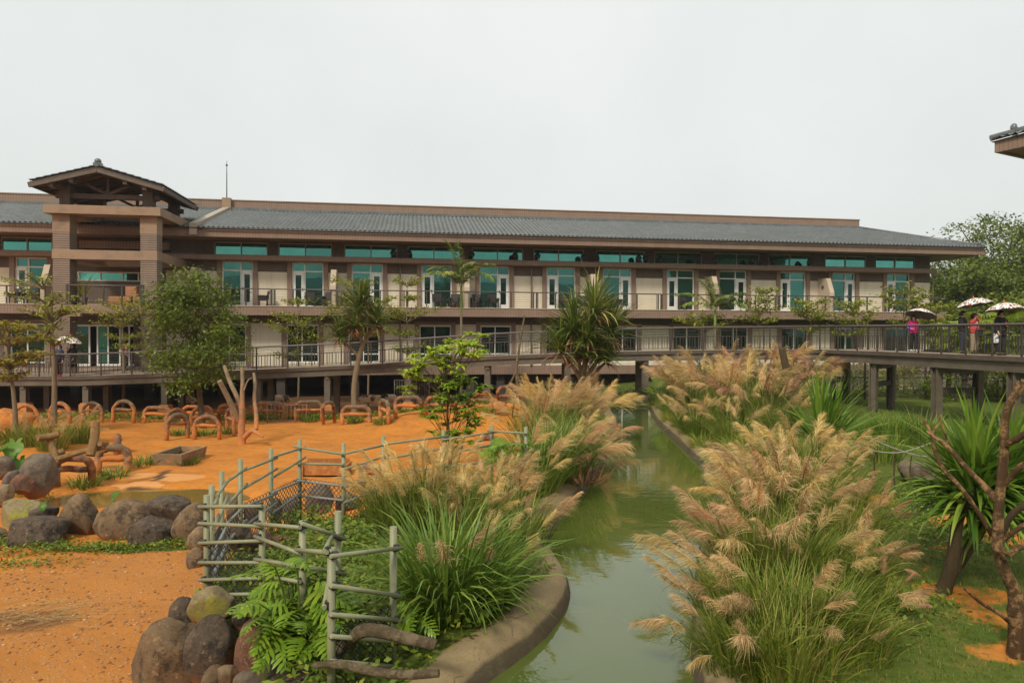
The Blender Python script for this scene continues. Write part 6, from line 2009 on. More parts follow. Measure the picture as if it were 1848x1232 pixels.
# ---------------------------------------------------------------- screw pines and strap leaves
def rosette(rb, c, n, L, w, a0=(.05, 1.5), droop=(.2, 1.2), k=6, lmin=.65):
    base = np.tile(np.array(c, float), (n, 1)) + NR.normal(0, L * .03, (n, 3))
    phi = NR.uniform(0, 2 * np.pi, n)
    A0 = NR.uniform(*a0, n); A1 = A0 + NR.uniform(*droop, n)
    Ls = L * NR.uniform(lmin, 1.1, n)
    P, side = arcs(base, phi, Ls, A0, A1, k, 1.8)
    prof = np.interp(np.linspace(0, 1, k), [0, .1, .6, 1], [.6, 1, .8, .05])
    W_ = prof[None, :] * (w * NR.uniform(.8, 1.15, n) / 2)[:, None]
    # two halves folded along the keel
    T = NR.random(n)
    th = A0
    upv = np.stack([-np.cos(th) * np.cos(phi), -np.cos(th) * np.sin(phi), np.sin(th)], -1)
    for sg in (-1, 1):
        sd = unit(side * sg + upv * .45)
        rb.add(P + sd[:, None, :] * W_[..., None] * .5, W_ * .5, sd, T)
def screw_pine(base, trunk_paths, heads, label, L=1.15, n=80, w=.10):
    o = empty('screw_pine', base, 0, label, 'tree', 'screw pines')
    for i, (pts, rad) in enumerate(trunk_paths):
        limb(o, [p - base for p in pts], rad, 'barkpale', 'trunk' if i == 0 else 'branch', 8)
    for (p, s) in heads:
        rb = RB(); rosette(rb, (p - base), int(n * 1.3), L * s, w, (.05, 1.7), (.3, 1.3))
        tag(rb.build('leaf_head', LM['screw'], o), kind='stuff')
        rb = RB(); rosette(rb, (p - base) - Vector((0, 0, .12)), 16, L * s * .7, w, (1.6, 2.2), (.5, .9))
        tag(rb.build('dry_leaves', LM['dry'], o), kind='stuff')
    return o
B = on_ground(640, 742, 30.6)
d = B.y
Z = lambda pts, dd: [at_y(x, y, dd) for x, y in pts]
screw_pine(B, [(Z([(640, 750), (638, 700), (646, 650), (655, 622)], d), [.16, .13, .12, .11]), (Z([(655, 625), (652, 612), (645, 600), (648, 560)], d), [.1, .09, .09, .09]),
               (Z([(650, 650), (638, 632), (622, 620), (615, 610)], d), [.07, .06, .06, .05]), (Z([(655, 622), (668, 600), (678, 585)], d), [.08, .07, .07])],
           [(at_y(648, 560, d), 1.25), (at_y(615, 608, d - .2), 1.05), (at_y(678, 585, d + .2), 1.1), (at_y(640, 590, d - .4), 1.0), (at_y(655, 540, d), .9)], 'leaning screw pine tree with spiky heads in front of the bridge')
B = on_ground(1045, 716, 27.5); d = B.y
screw_pine(B, [(Z([(1045, 722), (1050, 680), (1060, 640), (1064, 600), (1066, 575)], d), [.15, .12, .11, .1, .09]), (Z([(1050, 690), (1035, 660), (1012, 640)], d), [.09, .08, .07]),
               (Z([(1055, 685), (1075, 655), (1098, 620)], d), [.09, .08, .07]), (Z([(1050, 680), (1042, 640), (1036, 600)], d), [.08, .08, .07]), (Z([(1062, 690), (1080, 665), (1092, 655)], d), [.06, .05, .05])],
           [(at_y(1072, 565, d), 1.5), (at_y(1036, 598, d - .3), 1.35), (at_y(1012, 632, d - .4), 1.25), (at_y(1102, 602, d + .2), 1.3), (at_y(1060, 615, d - .5), 1.2), (at_y(1050, 640, d - .5), 1.0), (at_y(1095, 650, d - .2), .8), (at_y(1078, 640, d - .2), .8)],
           'many headed screw pine beside the pond bend and bridge', 1.35, 90, .10)
def strap_tree(base, trunk, crown, label, L, n, w, hang=True):
    o = empty('strap_leaf_tree', base, 0, label, 'tree', 'strap leaf trees')
    for i, (pts, rad) in enumerate(trunk): limb(o, [p - base for p in pts], rad, 'bark', 'trunk' if i == 0 else 'branch', 9)
    for p, s in crown:
        rb = RB()
        rosette(rb, p - base, n, L * s, w, (.0, 1.25), (.1, .7), 7, .7)
        if hang: rosette(rb, (p - base) - Vector((0, 0, .05)), int(n * .8), L * s * .95, w, (1.1, 2.0), (.9, 1.3), 7, .7)
        tag(rb.build('crown', LM['strap'], o), kind='stuff')
    return o
B = on_ground(1697, 1070); d = B.y
strap_tree(B, [(Z([(1697, 1078), (1712, 1040), (1722, 990), (1728, 930), (1755, 890)], d), [.10, .085, .075, .065, .06]), (Z([(1712, 1040), (1750, 990), (1780, 940), (1800, 880)], [d, d, d + .1, d + .2]) if False else [at_y(x, y, d + .2) for x, y in [(1710, 1042), (1745, 995), (1775, 945), (1800, 890)]], [.08, .068, .062, .055])],
           [(at_y(1762, 872, d + .2), 1.15), (at_y(1815, 868, d + .4), 1.1), (at_y(1745, 890, d + .6), 1.05), (at_y(1755, 915, d + .1), .95), (at_y(1800, 920, d + .3), .95)], 'strap leaf tree with arching glossy leaves and a dark leaning trunk', 1.05, 62, .085)
B = on_ground(1488, 850); d = B.y
strap_tree(B, [(Z([(1488, 856), (1484, 815), (1480, 792)], d), [.12, .11, .1])], [(at_y(1478, 800, d), 1.25), (at_y(1500, 800, d + .3), 1.1)], 'fan of upright strap leaves rising behind golden plumes', 1.5, 60, .085, False)

# ---------------------------------------------------------------- palms
def frond(rb, c, phi, L, a0, a1, m=38, leaf=.62, w=.036):
    P, side = arcs(np.array([c], float), np.array([phi]), np.array([L]), np.array([a0]), np.array([a1]), 12, 1.3)
    ln = P[0]
    rb.add(P, np.linspace(.018, .004, 12)[None, :], side, [.6])
    t = np.linspace(.14, .99, m)
    idx = t * 11; i0 = np.clip(idx.astype(int), 0, 10); f = (idx - i0)[:, None]
    b = ln[i0] * (1 - f) + ln[i0 + 1] * f
    tan = unit(ln[i0 + 1] - ln[i0])
    for sg in (-1, 1):
        dr = unit(tan * .75 + side * sg + np.array([0, 0, .12]) + NR.normal(0, .08, (m, 3)))
        Ls = leaf * np.interp(t, [0, .4, 1], [.7, 1, .45]) * NR.uniform(.85, 1.1, m)
        s = np.linspace(0, 1, 4)
        Pl = b[:, None, :] + dr[:, None, :] * Ls[:, None, None] * s[None, :, None]
        Pl[:, :, 2] -= (s ** 2)[None, :] * Ls[:, None] * .55
        rb.add(Pl, np.array([.5, 1, .8, .05])[None, :] * w, unit(np.cross(dr, np.array([[0, 0, 1.]])) + NR.normal(0, .2, (m, 3))))
def palm(px, crown_y, d, fr, L, label, rad=.07):
    b = at_y(px, 650, d); b.z = gz(b.x, b.y)
    top = at_y(px, crown_y, d)
    o = empty('feather_palm', b, 0, label, 'palm', 'feather palms behind the bridge')
    h = top.z - b.z
    limb(o, [(0, 0, -.1), (.03, 0, h * .4), (0, 0, h * .78), (0, 0, h)], [rad * 1.3, rad, rad * .9, rad * .8], 'barkpale', 'trunk', 8)
    limb(o, [(0, 0, h * .82), (0, 0, h * .92), (0, 0, h + .1)], [rad * 1.0, rad * 1.15, rad * .6], 'shaft', 'crown_shaft', 8)
    for (phi, a0, a1, s) in fr:
        rb = RB(); frond(rb, (0, 0, h), phi, L * s, a0, a1)
        rb.build('frond', LM['palm'], o)
MT['shaft'] = mat('green_crown_shaft', (.16, .24, .05), (.22, .28, .07), 3, .5)
palm(832, 522, 36.3, [(2.6, .05, .9, 1.2), (1.9, .1, .7, 1.15), (2.9, .3, 2.2, 1.0), (3.4, .5, 2.5, 1.0), (.3, .25, 1.9, 1.0), (-.4, .5, 2.6, .95), (5.2, .3, 2.0, 1.0), (1.2, .4, 1.8, .9), (4.2, .5, 2.4, .9)], 2.5, 'feather palm with drooping fronds standing before the balcony door')
palm(1290, 562, 36.6, [(2.5, .15, 1.1, 1.0), (3.0, .6, 1.9, 1.05), (3.4, .9, 2.2, .95), (.2, .5, 1.9, 1.0), (-.5, .8, 2.3, .8), (1.3, .2, 1.2, .9), (5.0, .5, 2.0, .8), (2.0, .05, .7, .9)], 2.2, 'short feather palm with wide fronds behind the bridge railing')
def fan_leaf_mesh(seed):
    rg = np.random.default_rng(seed); rb = RB()
    m = 22
    ang = np.linspace(-1.9, 1.9, m)
    s = np.linspace(0, 1, 5)
    P = np.zeros((m, 5, 3))
    Ln = (.75 + .25 * np.cos(ang * .6)) * rg.uniform(.9, 1.05, m)
    P[:, :, 0] = np.cos(ang)[:, None] * Ln[:, None] * s
    P[:, :, 1] = np.sin(ang)[:, None] * Ln[:, None] * s
    P[:, :, 2] = -(s ** 3)[None, :] * Ln[:, None] * .45 + .03 * (np.arange(m) % 2)[:, None] * s
    side = np.stack([-np.sin(ang), np.cos(ang), np.full(m, .3)], -1)
    rb.add(P, np.array([.1, .9, 1, .6, .05])[None, :] * .075, unit(side), rg.uniform(.1, .9, m))
    return rb.mesh('fan_leaf')
FANS = [fan_leaf_mesh(s) for s in (5, 6, 7)]
for me in FANS: me.materials.append(LM['fan'])
def fan_palm(px, cy, d, s, n, label):
    top = at_y(px, cy, d); b = Vector((top.x, top.y, gz(top.x, top.y)))
    o = empty('fan_palm', b, 0, label, 'palm', 'fan palms beyond the footbridge')
    h = top.z - b.z
    limb(o, [(0, 0, -.1), (.05, 0, h * .5), (0, 0, h)], [.14, .12, .11], 'bark', 'trunk', 8)
    for i in range(n):
        phi = i * 2.4 + RND.uniform(-.3, .3); el = RND.uniform(-.5, 1.25)
        stalk = s * RND.uniform(.55, 1.0)
        e = Vector((math.cos(phi) * math.cos(el), math.sin(phi) * math.cos(el), math.sin(el))) * stalk + Vector((0, 0, h))
        MB().tube([(0, 0, h), e], .015, 4, False).build('leaf_stalk', MT['stalk'], o)
        lf = link('leaf', RND.choice(FANS), o, e); lf.rotation_euler = (RND.gauss(0, .2), -el * .6 + .35, phi); lf.scale = (s, s, s)
for a in [(1712, 600, 36, .8, 20, 'fan palm beyond the woman in the purple jacket'), (1775, 592, 36.5, .85, 22, 'fan palm behind the couple on the bridge'), (1838, 566, 36, .9, 22, 'tall fan palm towering behind the umbrellas'),
          (1740, 625, 34, .75, 18, 'low fan palm behind the bridge balusters'), (1815, 622, 33, .75, 18, 'low fan palm beyond the dark clothed person'), (1690, 640, 37.5, .8, 16, 'small fan palm at the corner of the hotel'), (1875, 600, 34, .8, 18, 'fan palm at the end of the bridge arm')]:
    fan_palm(*a)

# ---------------------------------------------------------------- broad-leaved trees
def clump_cloud(n_cl, cen, rad, per, csz, surf=.75, seed=0):
    d = unit(NR.normal(size=(n_cl, 3)))
    r = surf + (1 - surf) * NR.random(n_cl) ** .5
    r = np.where(NR.random(n_cl) < .25, NR.random(n_cl) ** .6, r)
    wob = 1 + .24 * np.sin(d[:, 0] * 5 + seed) * np.sin(d[:, 1] * 4 + seed * 2) + .17 * np.sin(d[:, 2] * 7 + seed + d[:, 0] * 3) + NR.normal(0, .09, n_cl)
    c = np.array(cen) + d * (r * wob)[:, None] * np.array(rad)
    C = np.repeat(c, per, axis=0) + NR.normal(0, 1, (n_cl * per, 3)) * np.array(csz)
    tint = np.clip(np.repeat(NR.random(n_cl), per) * .55 + NR.random(n_cl * per) * .45, 0, 1)
    return c, C, tint
def round_tree(base, trunk_pts, cen, rad, n_cl, per, csz, leaf, lw, lm, label, grp=None, name='broadleaf_tree', rads=(.16, .12, .07), nl=12, bk='bark', cat='tree'):
    o = empty(name, base, 0, label, cat, grp)
    mb = MB()
    pts = smooth_line([Vector(p) - base for p in trunk_pts], 1)
    rr = np.interp(np.linspace(0, 1, len(pts)), [0, .5, 1], rads)
    mb.tube(pts, list(rr), 8)
    cc, C, tint = clump_cloud(n_cl, Vector(cen) - base, rad, per, csz, seed=base.x)
    for i in NR.choice(len(cc), min(nl, len(cc)), replace=False):
        e = Vector(cc[i]); s_ = pts[int(len(pts) * NR.uniform(.35, .85))]
        mid = s_.lerp(e, .5) + Vector((0, 0, .15 * (e - s_).length))
        mb.tube([s_, mid, e], [rads[2] * .7, rads[2] * .45, rads[2] * .15], 5, False)
    mb.build('trunk', MT[bk], o)
    rb = RB(); leaves_at(rb, C, leaf, lw, .25, .5, tint=tint)
    tag(rb.build('crown', LM[lm], o), kind='stuff')
    return o
B = on_ground(366, 772, 30.4); d = B.y
round_tree(B, Z([(366, 775), (362, 730), (358, 690), (352, 640), (350, 560)], d), at_y(348, 598, d), (1.75, 1.7, 2.4), 150, 78, (.3, .3, .2), .17, .08, 'dense', 'dense round green tree in front of the bridge ramp', rads=(.15, .11, .06))
def layered_tree(px, d, ground_y, tiers, label, lm='terminalia', lean=0, trunk_top=None, rad=.07, leafs=.16, dens=1.0, grp='slim layered trees by the bridge', bk='barkpale', bx_=None):
    top = at_y(px, min(t[0] for t in tiers), d)
    bxx = at_y(px + lean if bx_ is None else bx_, 650, d).x
    b = Vector((bxx, d, gz(bxx, d)))
    o = empty('layered_tree', b, 0, label, 'tree', grp)
    mb = MB()
    tp = top - b
    mb.tube(smooth_line([Vector((0, 0, -.1)), Vector((tp.x * .3 + .05, 0, tp.z * .35)), Vector((tp.x * .8 - .04, 0, tp.z * .7)), tp], 1), [rad, rad * .95, rad * .8, rad * .7, rad * .5, rad * .3, rad * .15][:8] if False else list(np.linspace(rad, rad * .15, 8)), 7)
    rb = RB()
    for (ty, hw, off_) in tiers:
        c = at_y(px + off_ * .3, ty, d) - b
        hwm = hw * d / FPX
        nb = max(4, int(4 + hwm * 2.2))
        for i in range(nb):
            a = 2 * math.pi * i / nb + RND.uniform(-.5, .5)
            L = hwm * RND.uniform(.6, 1.1)
            e = c + Vector((math.cos(a) * L + off_ * d / FPX * .7, math.sin(a) * L * .8, RND.uniform(-.05, .2) * hwm))
            s_ = c - Vector((0, 0, hwm * .3))
            mb.tube([s_, s_.lerp(e, .55) + Vector((0, 0, .06)), e], [rad * .32, rad * .22, rad * .08], 4, False)
            n = int(46 * dens * (.6 + hwm * .5))
            t = NR.uniform(.35, 1.08, n)[:, None]
            C = np.array(s_) * (1 - t) + np.array(e) * t + NR.normal(0, 1, (n, 3)) * np.array([.17, .17, .055]) + np.array([0, 0, .05])
            leaves_at(rb, C, leafs, leafs * .42, .15, .7, tint=np.clip(NR.random(n) * .75 + (NR.random(n) > .93) * .3, 0, 1))
    mb.build('trunk', MT[bk], o)
    tag(rb.build('crown', LM[lm], o), kind='stuff')
    return o
LT = layered_tree
LT(735, 37.0, 0, [(510, 26, 0), (538, 20, 5), (563, 62, 0), (600, 34, -10), (628, 42, 5)], 'slim layered tree beside the many balcony posts, with an open top tuft', leafs=.19)
LT(664, 37.2, 0, [(510, 40, -25), (545, 62, 0), (562, 85, -10), (600, 35, 0)], 'layered tree partly hidden by the leaning screw pine', leafs=.19)
LT(538, 37.0, 0, [(545, 26, 0), (572, 62, 0), (592, 58, -20), (612, 40, 30), (640, 30, -20)], 'layered tree with thin wide tiers between two ground floor windows', leafs=.19)
LT(94, 28.5, 0, [(505, 55, -50), (535, 60, -20), (560, 72, 0), (585, 60, -30), (612, 40, 10), (560, 35, 45)], 'tall ochre trunked layered tree at the bridge platform', rad=.13, leafs=.17, bx_=97, dens=.75)
LT(14, 25.5, 0, [(590, 42, 0), (612, 46, 8), (652, 50, 15), (678, 38, 0), (640, 30, 45)], 'yellowing slim tree leaning over the orange boulder', 'olive', rad=.11, leafs=.22, bx_=28, dens=.9)
LT(222, 34.7, 0, [(548, 42, 5), (562, 60, 0), (580, 45, -10), (605, 35, 10), (625, 26, 10)], 'thin layered tree growing through the deck by the entrance', rad=.1, leafs=.16)
LT(1370, 37.0, 0, [(525, 26, 8), (540, 38, -8), (556, 42, 5), (575, 40, 0)], 'layered tree behind the bridge where the tall plumes begin', leafs=.2)
LT(1262, 37.4, 0, [(575, 46, -6), (585, 50, 20)], 'low spreading tree just beside the short feather palm', leafs=.2)
LT(1465, 37.0, 0, [(545, 34, 0), (558, 42, -8), (570, 42, 6), (592, 30, 0)], 'round layered tree before a wide balcony divider', leafs=.2)
LT(1540, 37.2, 0, [(548, 34, 0), (562, 38, 8), (578, 46, 0), (600, 36, 0)], 'layered tree between the last balcony divider and the purple jacket', leafs=.2)
LT(1632, 37.6, 0, [(524, 44, 0), (540, 52, 0), (556, 44, 10), (580, 40, 10)], 'yellow green layered tree at the corner of the hotel', leafs=.2, dens=1.2)
LT(1690, 38.5, 0, [(556, 32, 0), (572, 38, 0), (592, 30, 0)], 'small layered tree just past the hotel corner', leafs=.2)
# bright sapling
B = on_ground(812, 870); d = B.y
sp_ = empty('sapling', B, 0, 'bright green sapling with hanging leaf clusters at the fence', 'tree')
limb(sp_, [p - B for p in Z([(812, 878), (812, 800), (806, 745), (812, 700)], d)], [.045, .04, .032, .022], 'bark', 'trunk', 7)
limb(sp_, [p - B for p in Z([(818, 860), (836, 800), (848, 740)], d)], [.03, .025, .012], 'bark', 'branch', 6)
tops = [(760, 655), (748, 685), (742, 700), (775, 640), (800, 640), (835, 618), (818, 622), (852, 618), (862, 632), (785, 690), (770, 670), (845, 640), (800, 660), (755, 668), (790, 645), (828, 635), (855, 650), (822, 660)]
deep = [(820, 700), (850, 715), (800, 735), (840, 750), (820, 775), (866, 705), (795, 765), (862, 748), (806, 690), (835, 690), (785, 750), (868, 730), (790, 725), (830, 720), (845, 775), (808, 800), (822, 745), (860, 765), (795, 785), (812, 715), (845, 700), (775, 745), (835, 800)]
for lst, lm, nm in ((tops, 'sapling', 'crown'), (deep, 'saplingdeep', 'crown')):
    rb = RB(); mb = MB()
    for (x, y) in lst:
        for rep in range(4 if lst is tops else 3):
            p = at_y(x + RND.gauss(0, 9), y + RND.gauss(0, 7), d + RND.gauss(0, .3)) - B
            stem = at_y(810 + (x - 810) * .25, min(y + 45, 820), d) - B
            mb.tube([stem, stem.lerp(p, .6) + Vector((0, 0, .05)), p], [.008, .006, .004], 4, False)
            n = 14
            P, sd = arcs(np.tile(np.array(p), (n, 1)), NR.uniform(0, 6.28, n), NR.uniform(.22, .36, n), NR.uniform(.5, 1.3, n), NR.uniform(1.9, 3.0, n), 5)
            rb.add(P, np.array([.3, 1, .95, .6, .05])[None, :] * .048, unit(sd + NR.normal(0, .15, (n, 3))))
    mb.build('twigs', MT['bark'], sp_)
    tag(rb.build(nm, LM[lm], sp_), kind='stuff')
# shrubs beneath and beyond the right arm of the bridge
def shrub(px, py, d, r, n, label, lm='dense', leaf=.12):
    c = at_y(px, py, d); b = Vector((c.x, c.y, gz(c.x, c.y)))
    return round_tree(b, [b, b + Vector((0, 0, max(.3, c.z - b.z))), c + Vector((0, 0, .1))], c, (r, r, r * .75), n, 26, (r * .16,) * 3, leaf, leaf * .5, lm, label, 'shrubs beyond the bridge', 'shrub', (.05, .04, .03), 6, cat='shrub')
for a in [(1560, 690, 36, 1.1, 60, 'rounded shrub seen between the bridge columns'), (1620, 672, 38, 1.0, 60, 'leafy shrub on the slope behind the bridge arm', 'terminalia'), (1740, 668, 36, 1.0, 60, 'shrub under the couple on the bridge'),
          (1650, 715, 35.2, 1.0, 60, 'dark leafy shrub against the enclosure mesh'), (1590, 720, 35.5, .9, 60, 'dark shrub at the enclosure corner post'), (1765, 715, 35.2, .9, 60, 'dark shrub under the coral jacket, behind the mesh'),
          (1800, 690, 33, .9, 60, 'dark shrub beyond the last bridge column'), (1700, 700, 33, .8, 50, 'shrub between the two thick bridge columns'), (1140, 722, 34.5, .7, 40, 'low shrub at the head of the pond'), (1110, 718, 34.0, .6, 40, 'small shrub beside the bridge pier'),
          (1840, 660, 31, 1.1, 60, 'tall shrub at the end of the bridge arm'), (1500, 700, 36, .9, 50, 'shrub behind the corner of the bridge'), (1205, 715, 34, .8, 50, 'dark shrub under the bridge by the pier', 'dense')]:
    shrub(*a)
# dark mesh enclosure and garden wall beyond the bridge arm
en = empty('enclosure_fence', (14.5, 33.8, gz(14.5, 33.8)), 0, 'dark mesh animal enclosure fence behind the bridge columns', 'fence')
for i in range(9):
    MB().b2(i * 1.5 - .04, i * 1.5 + .04, -.04, .04, -.1, 2.0).build('post', MT['darkmetal'], en)
for z_ in (.15, 1.05, 1.95): MB().b2(0, 12, -.025, .025, z_ - .025, z_ + .025).build('rail', MT['darkmetal'], en)
mbm = MB(); s_ = -1.8
while s_ < 12:
    for up_ in (0, 1):
        a0, b0_ = max(0, -s_), min(1.8, 12 - s_)
        if b0_ > a0: mbm.tube([(s_ + a0, .03, .15 + (a0 if up_ else 1.8 - a0)), (s_ + b0_, .03, .15 + (b0_ if up_ else 1.8 - b0_))], .006, 3, False)
    s_ += .16
tag(mbm.build('wire_mesh', MT['mesh'], en), kind='stuff')
gw = empty('garden_wall', (16, 39.5, gz(16, 39.5)), .1, 'low tan garden wall with a scalloped coping beyond the bridge', 'wall')
MB().b2(0, 18, 0, .3, -.3, 1.0).build('wall', MT['fin'], gw)
cp = MB().lathe([(.16, -.34), (.16, .06)], n=10)
cp.v = [(x, z + .15, y * .5) for x, y, z in cp.v]
cpm = cp.mesh('coping_tile'); cpm.materials.append(MT['fin'])
for i in range(54): link('coping_tile', cpm, gw, (.17 + i * .33, .1, 1.0))
# wood behind the hotel's end
for i, (px, top, d, rx, rz_, lb) in enumerate([(1790, 410, 66, 6.5, 5.5, 'spreading tree crowning the wood beyond the hotel'), (1850, 405, 72, 6, 6, 'tall tree at the top of the wood'), (1715, 480, 70, 5, 5, 'grey green tree next to the hotel eave'),
        (1690, 530, 62, 4.5, 4.5, 'dark tree hugging the hotel corner'), (1750, 500, 60, 5, 4.5, 'tree with light tops above the umbrellas'), (1820, 490, 58, 5.5, 4.5, 'broad tree behind the tall fan palm'),
        (1770, 560, 54, 4.5, 3.6, 'low tree filling the foot of the wood'), (1850, 555, 52, 4.5, 3.6, 'low tree behind the dark clothed person'), (1700, 590, 56, 4, 3.2, 'low tree beside the layered corner tree'), (1905, 450, 62, 6, 6, 'tree at the end of the wood by the next wing'), (1660, 560, 75, 5, 5, 'tree behind the hotel end wall')]):
    c = at_y(px, top, d); c = Vector((c.x, c.y, c.z - rz_ * .95))
    b = Vector((c.x, c.y, gz(c.x, c.y)))
    round_tree(b, [b, b.lerp(c, .5) + Vector((.3, 0, 0)), c + Vector((0, 0, rz_ * .4))], c, (rx, rx * .7, rz_), 230, 60, (.62, .55, .3), .34, .18, 'far', lb, 'wood beyond the hotel', 'woodland_tree', (.4, .3, .2), 16)
# plant in the tower pot
rb = RB(); blades(rb, 40, .1, 1.5, .05, .5, 1.0, 5); tag(rb.build('leaves', LM['terminalia'], pt, (0, 0, .36)), kind='stuff')
# ================================================================== PEOPLE
def skin_mesh(name, nodes, edges, root=0, sub=1):
    """nodes: [(pos, (rx, ry))]; grows one smooth continuous surface round a skeleton"""
    me = bpy.data.meshes.new(name + '_skeleton')
    me.from_pydata([tuple(p) for p, r in nodes], edges, [])
    o = bpy.data.objects.new(name + '_skeleton', me)
    COL.objects.link(o)
    md = o.modifiers.new('skin', 'SKIN')
    md.use_smooth_shade = True
    for i, (p, r) in enumerate(nodes):
        v = me.skin_vertices[0].data[i]
        v.radius = r if hasattr(r, '__len__') else (r, r)
        v.use_root = (i == root)
    ss = o.modifiers.new('sub', 'SUBSURF'); ss.levels = sub; ss.render_levels = sub
    dg = bpy.context.evaluated_depsgraph_get(); dg.update()
    out = bpy.data.meshes.new_from_object(o.evaluated_get(dg))
    out.name = name
    bpy.data.objects.remove(o); bpy.data.meshes.remove(me)
    for p in out.polygons: p.use_smooth = True
    return out
def cloth(name, c, c2=None, scale=6): return mat(name, c, c2 or tuple(x * .75 for x in c), scale, .85, .15, 40)
SKIN = mat('skin', (.56, .34, .23), (.50, .29, .19), 8, .55)
HAIR = mat('black_hair', (.018, .014, .012), (.03, .022, .018), 30, .5, .3, 80)
LIP = mat('lips', (.42, .14, .12), None, 8, .5)
EYEM = mat('eye_dark', (.02, .016, .014), None, 8, .3)
SHOE_W = cloth('white_shoe', (.75, .73, .70)); SHOE_B = cloth('dark_shoe', (.03, .028, .028)); SHOE_R = cloth('red_shoe', (.62, .02, .05))
def person(loc, rz, H, label, top, bottom, shoes, arms, hair='short', skirt=False, sleeves=None, stance=.055, head_turn=0.0, shirt=None, legs=None, group='people on the footbridge'):
    """arms: ((elbow),(wrist)) for each side in body units, x to the person's left"""
    r = empty('person', loc, rz, label, 'person', group)
    V3 = lambda p: Vector(p) * H
    lg = legs or ((stance, -.015, .28), (stance, .01, .045), (-stance, -.005, .28), (-stance, .015, .045))
    sh = [(.098, .005, .805), (-.098, .005, .805)]
    nodes, edges = [], []
    def nd(p, rad):
        nodes.append((V3(p), tuple(x * H for x in (rad if hasattr(rad, '__len__') else (rad, rad))))); return len(nodes) - 1
    def ch(idx):
        for a, b in zip(idx[:-1], idx[1:]): edges.append((a, b))
    pel = nd((0, 0, .52), (.085, .062)); wa = nd((0, 0, .615), (.075, .055)); chst = nd((0, 0, .73), (.09, .062)); nb = nd((0, .004, .825), (.045, .04))
    nk = nd((0, .0, .855), (.03, .03)); chin = nd((0, -.008, .885), (.036, .042)); hd = nd((0, 0, .932), (.05, .058)); tp = nd((0, .004, .975), (.036, .042))
    ch([pel, wa, chst, nb, nk, chin, hd, tp])
    for s in (0, 1):
        sg = 1 if s == 0 else -1
        k, a = lg[2 * s], lg[2 * s + 1]
        ch([pel, nd((sg * .05, 0, .485), .055), nd(k, .038), nd((k[0] * .5 + a[0] * .5, k[1] * .5 + a[1] * .5 + .008, (k[2] + a[2]) / 2 + .03), .035), nd(a, .022), nd((a[0], a[1] - .075, .018), (.024, .016))])
        e, w = arms[s]
        e, w = Vector(e), Vector(w)
        fw = (w - e).normalized()
        pm = nd(tuple(w + fw * .04), (.02, .012))
        ch([chst, nd(sh[s], .036), nd(tuple(e), .026), nd(tuple(w), .017), pm])
        sd = fw.cross(Vector((0, 0, 1)) if abs(fw.z) < .8 else Vector((0, 1, 0))).normalized()
        cl_ = Vector((0, -.012, .004))
        for q in range(4):
            f0 = w + fw * .058 + sd * (.011 * (q - 1.5)); ln = (.030, .036, .034, .026)[q]
            ch([pm, nd(tuple(f0), .0052), nd(tuple(f0 + fw * ln * .6 + cl_), .005), nd(tuple(f0 + fw * ln * .8 + cl_ * 2.2), .0042)])
        t0 = w + fw * .02 + sd * .024 * sg
        ch([pm, nd(tuple(t0), .006), nd(tuple(t0 + fw * .024 + cl_), .005)])
    body = link('body', skin_mesh('body', nodes, edges, pel), r, mat=SKIN)
    # jacket: torso and sleeves
    def garment(name, ids, m, sub=1):
        nodes2 = [(V3(p), tuple(x * H for x in (q if hasattr(q, '__len__') else (q, q)))) for p, q in ids[0]]
        return link(name, skin_mesh(name, nodes2, ids[1], 0, sub), r, mat=m)
    hem = .455 if not skirt else .50
    T = [((0, 0, hem), (.135, .10)), ((0, 0, .60), (.125, .096)), ((0, 0, .73), (.128, .094)), ((0, .004, .822), (.066, .06)), ((0, .002, .843), (.042, .042))]
    Ee = [(0, 1), (1, 2), (2, 3), (3, 4)]
    for s in (0, 1):
        e, w = Vector(arms[s][0]), Vector(arms[s][1])
        b = len(T)
        T += [(sh[s], .056), (tuple(e), .047), (tuple(e.lerp(w, .92)), .034)]
        Ee += [(2, b), (b, b + 1), (b + 1, b + 2)]
    garment('jacket', (T, Ee), top)
    if sleeves:
        for s in (0, 1):
            e, w = Vector(arms[s][0]), Vector(arms[s][1]); s0 = Vector(sh[s])
            garment('sleeve', ([(tuple(s0.lerp(e, .35)), .064), (tuple(e), .062), (tuple(e.lerp(w, .85)), .048)], [(0, 1), (1, 2)]), sleeves)
    if shirt: MB().ball(V3((-.012, -.078, .70)), (.038 * H, .024 * H, .085 * H), 10, 8).build('shirt_front', shirt, r)
    if skirt:
        mb = MB(); mb.lathe([(.085 * H, .56 * H), (.1 * H, .48 * H), (.125 * H, .36 * H), (.135 * H, .27 * H), (.12 * H, .272 * H), (.07 * H, .5 * H)], n=16)
        mb.v = [(x, y * .75, z) for x, y, z in mb.v]
        mb.build('skirt', bottom, r)
    else:
        L_ = [((0, 0, .56), (.105, .08))]
        EE = []
        for s in (0, 1):
            sg = 1 if s == 0 else -1
            k, a = lg[2 * s], lg[2 * s + 1]
            b = len(L_)
            L_ += [((sg * .052, 0, .475), .072), (k, .054), ((a[0], a[1], .055), .042)]
            EE += [(0, b), (b, b + 1), (b + 1, b + 2)]
        garment('trousers', (L_, EE), bottom)
    for s in (0, 1):
        a = lg[2 * s + 1]
        garment('shoe', ([((a[0], a[1] + .03, .034), (.036, .036)), ((a[0], a[1] - .03, .03), (.04, .032)), ((a[0], a[1] - .10, .022), (.038, .026))], [(0, 1), (1, 2)]), shoes)
    # hair, face
    hm = MB()
    n, m_ = 14, 9
    vv, ff = [], []
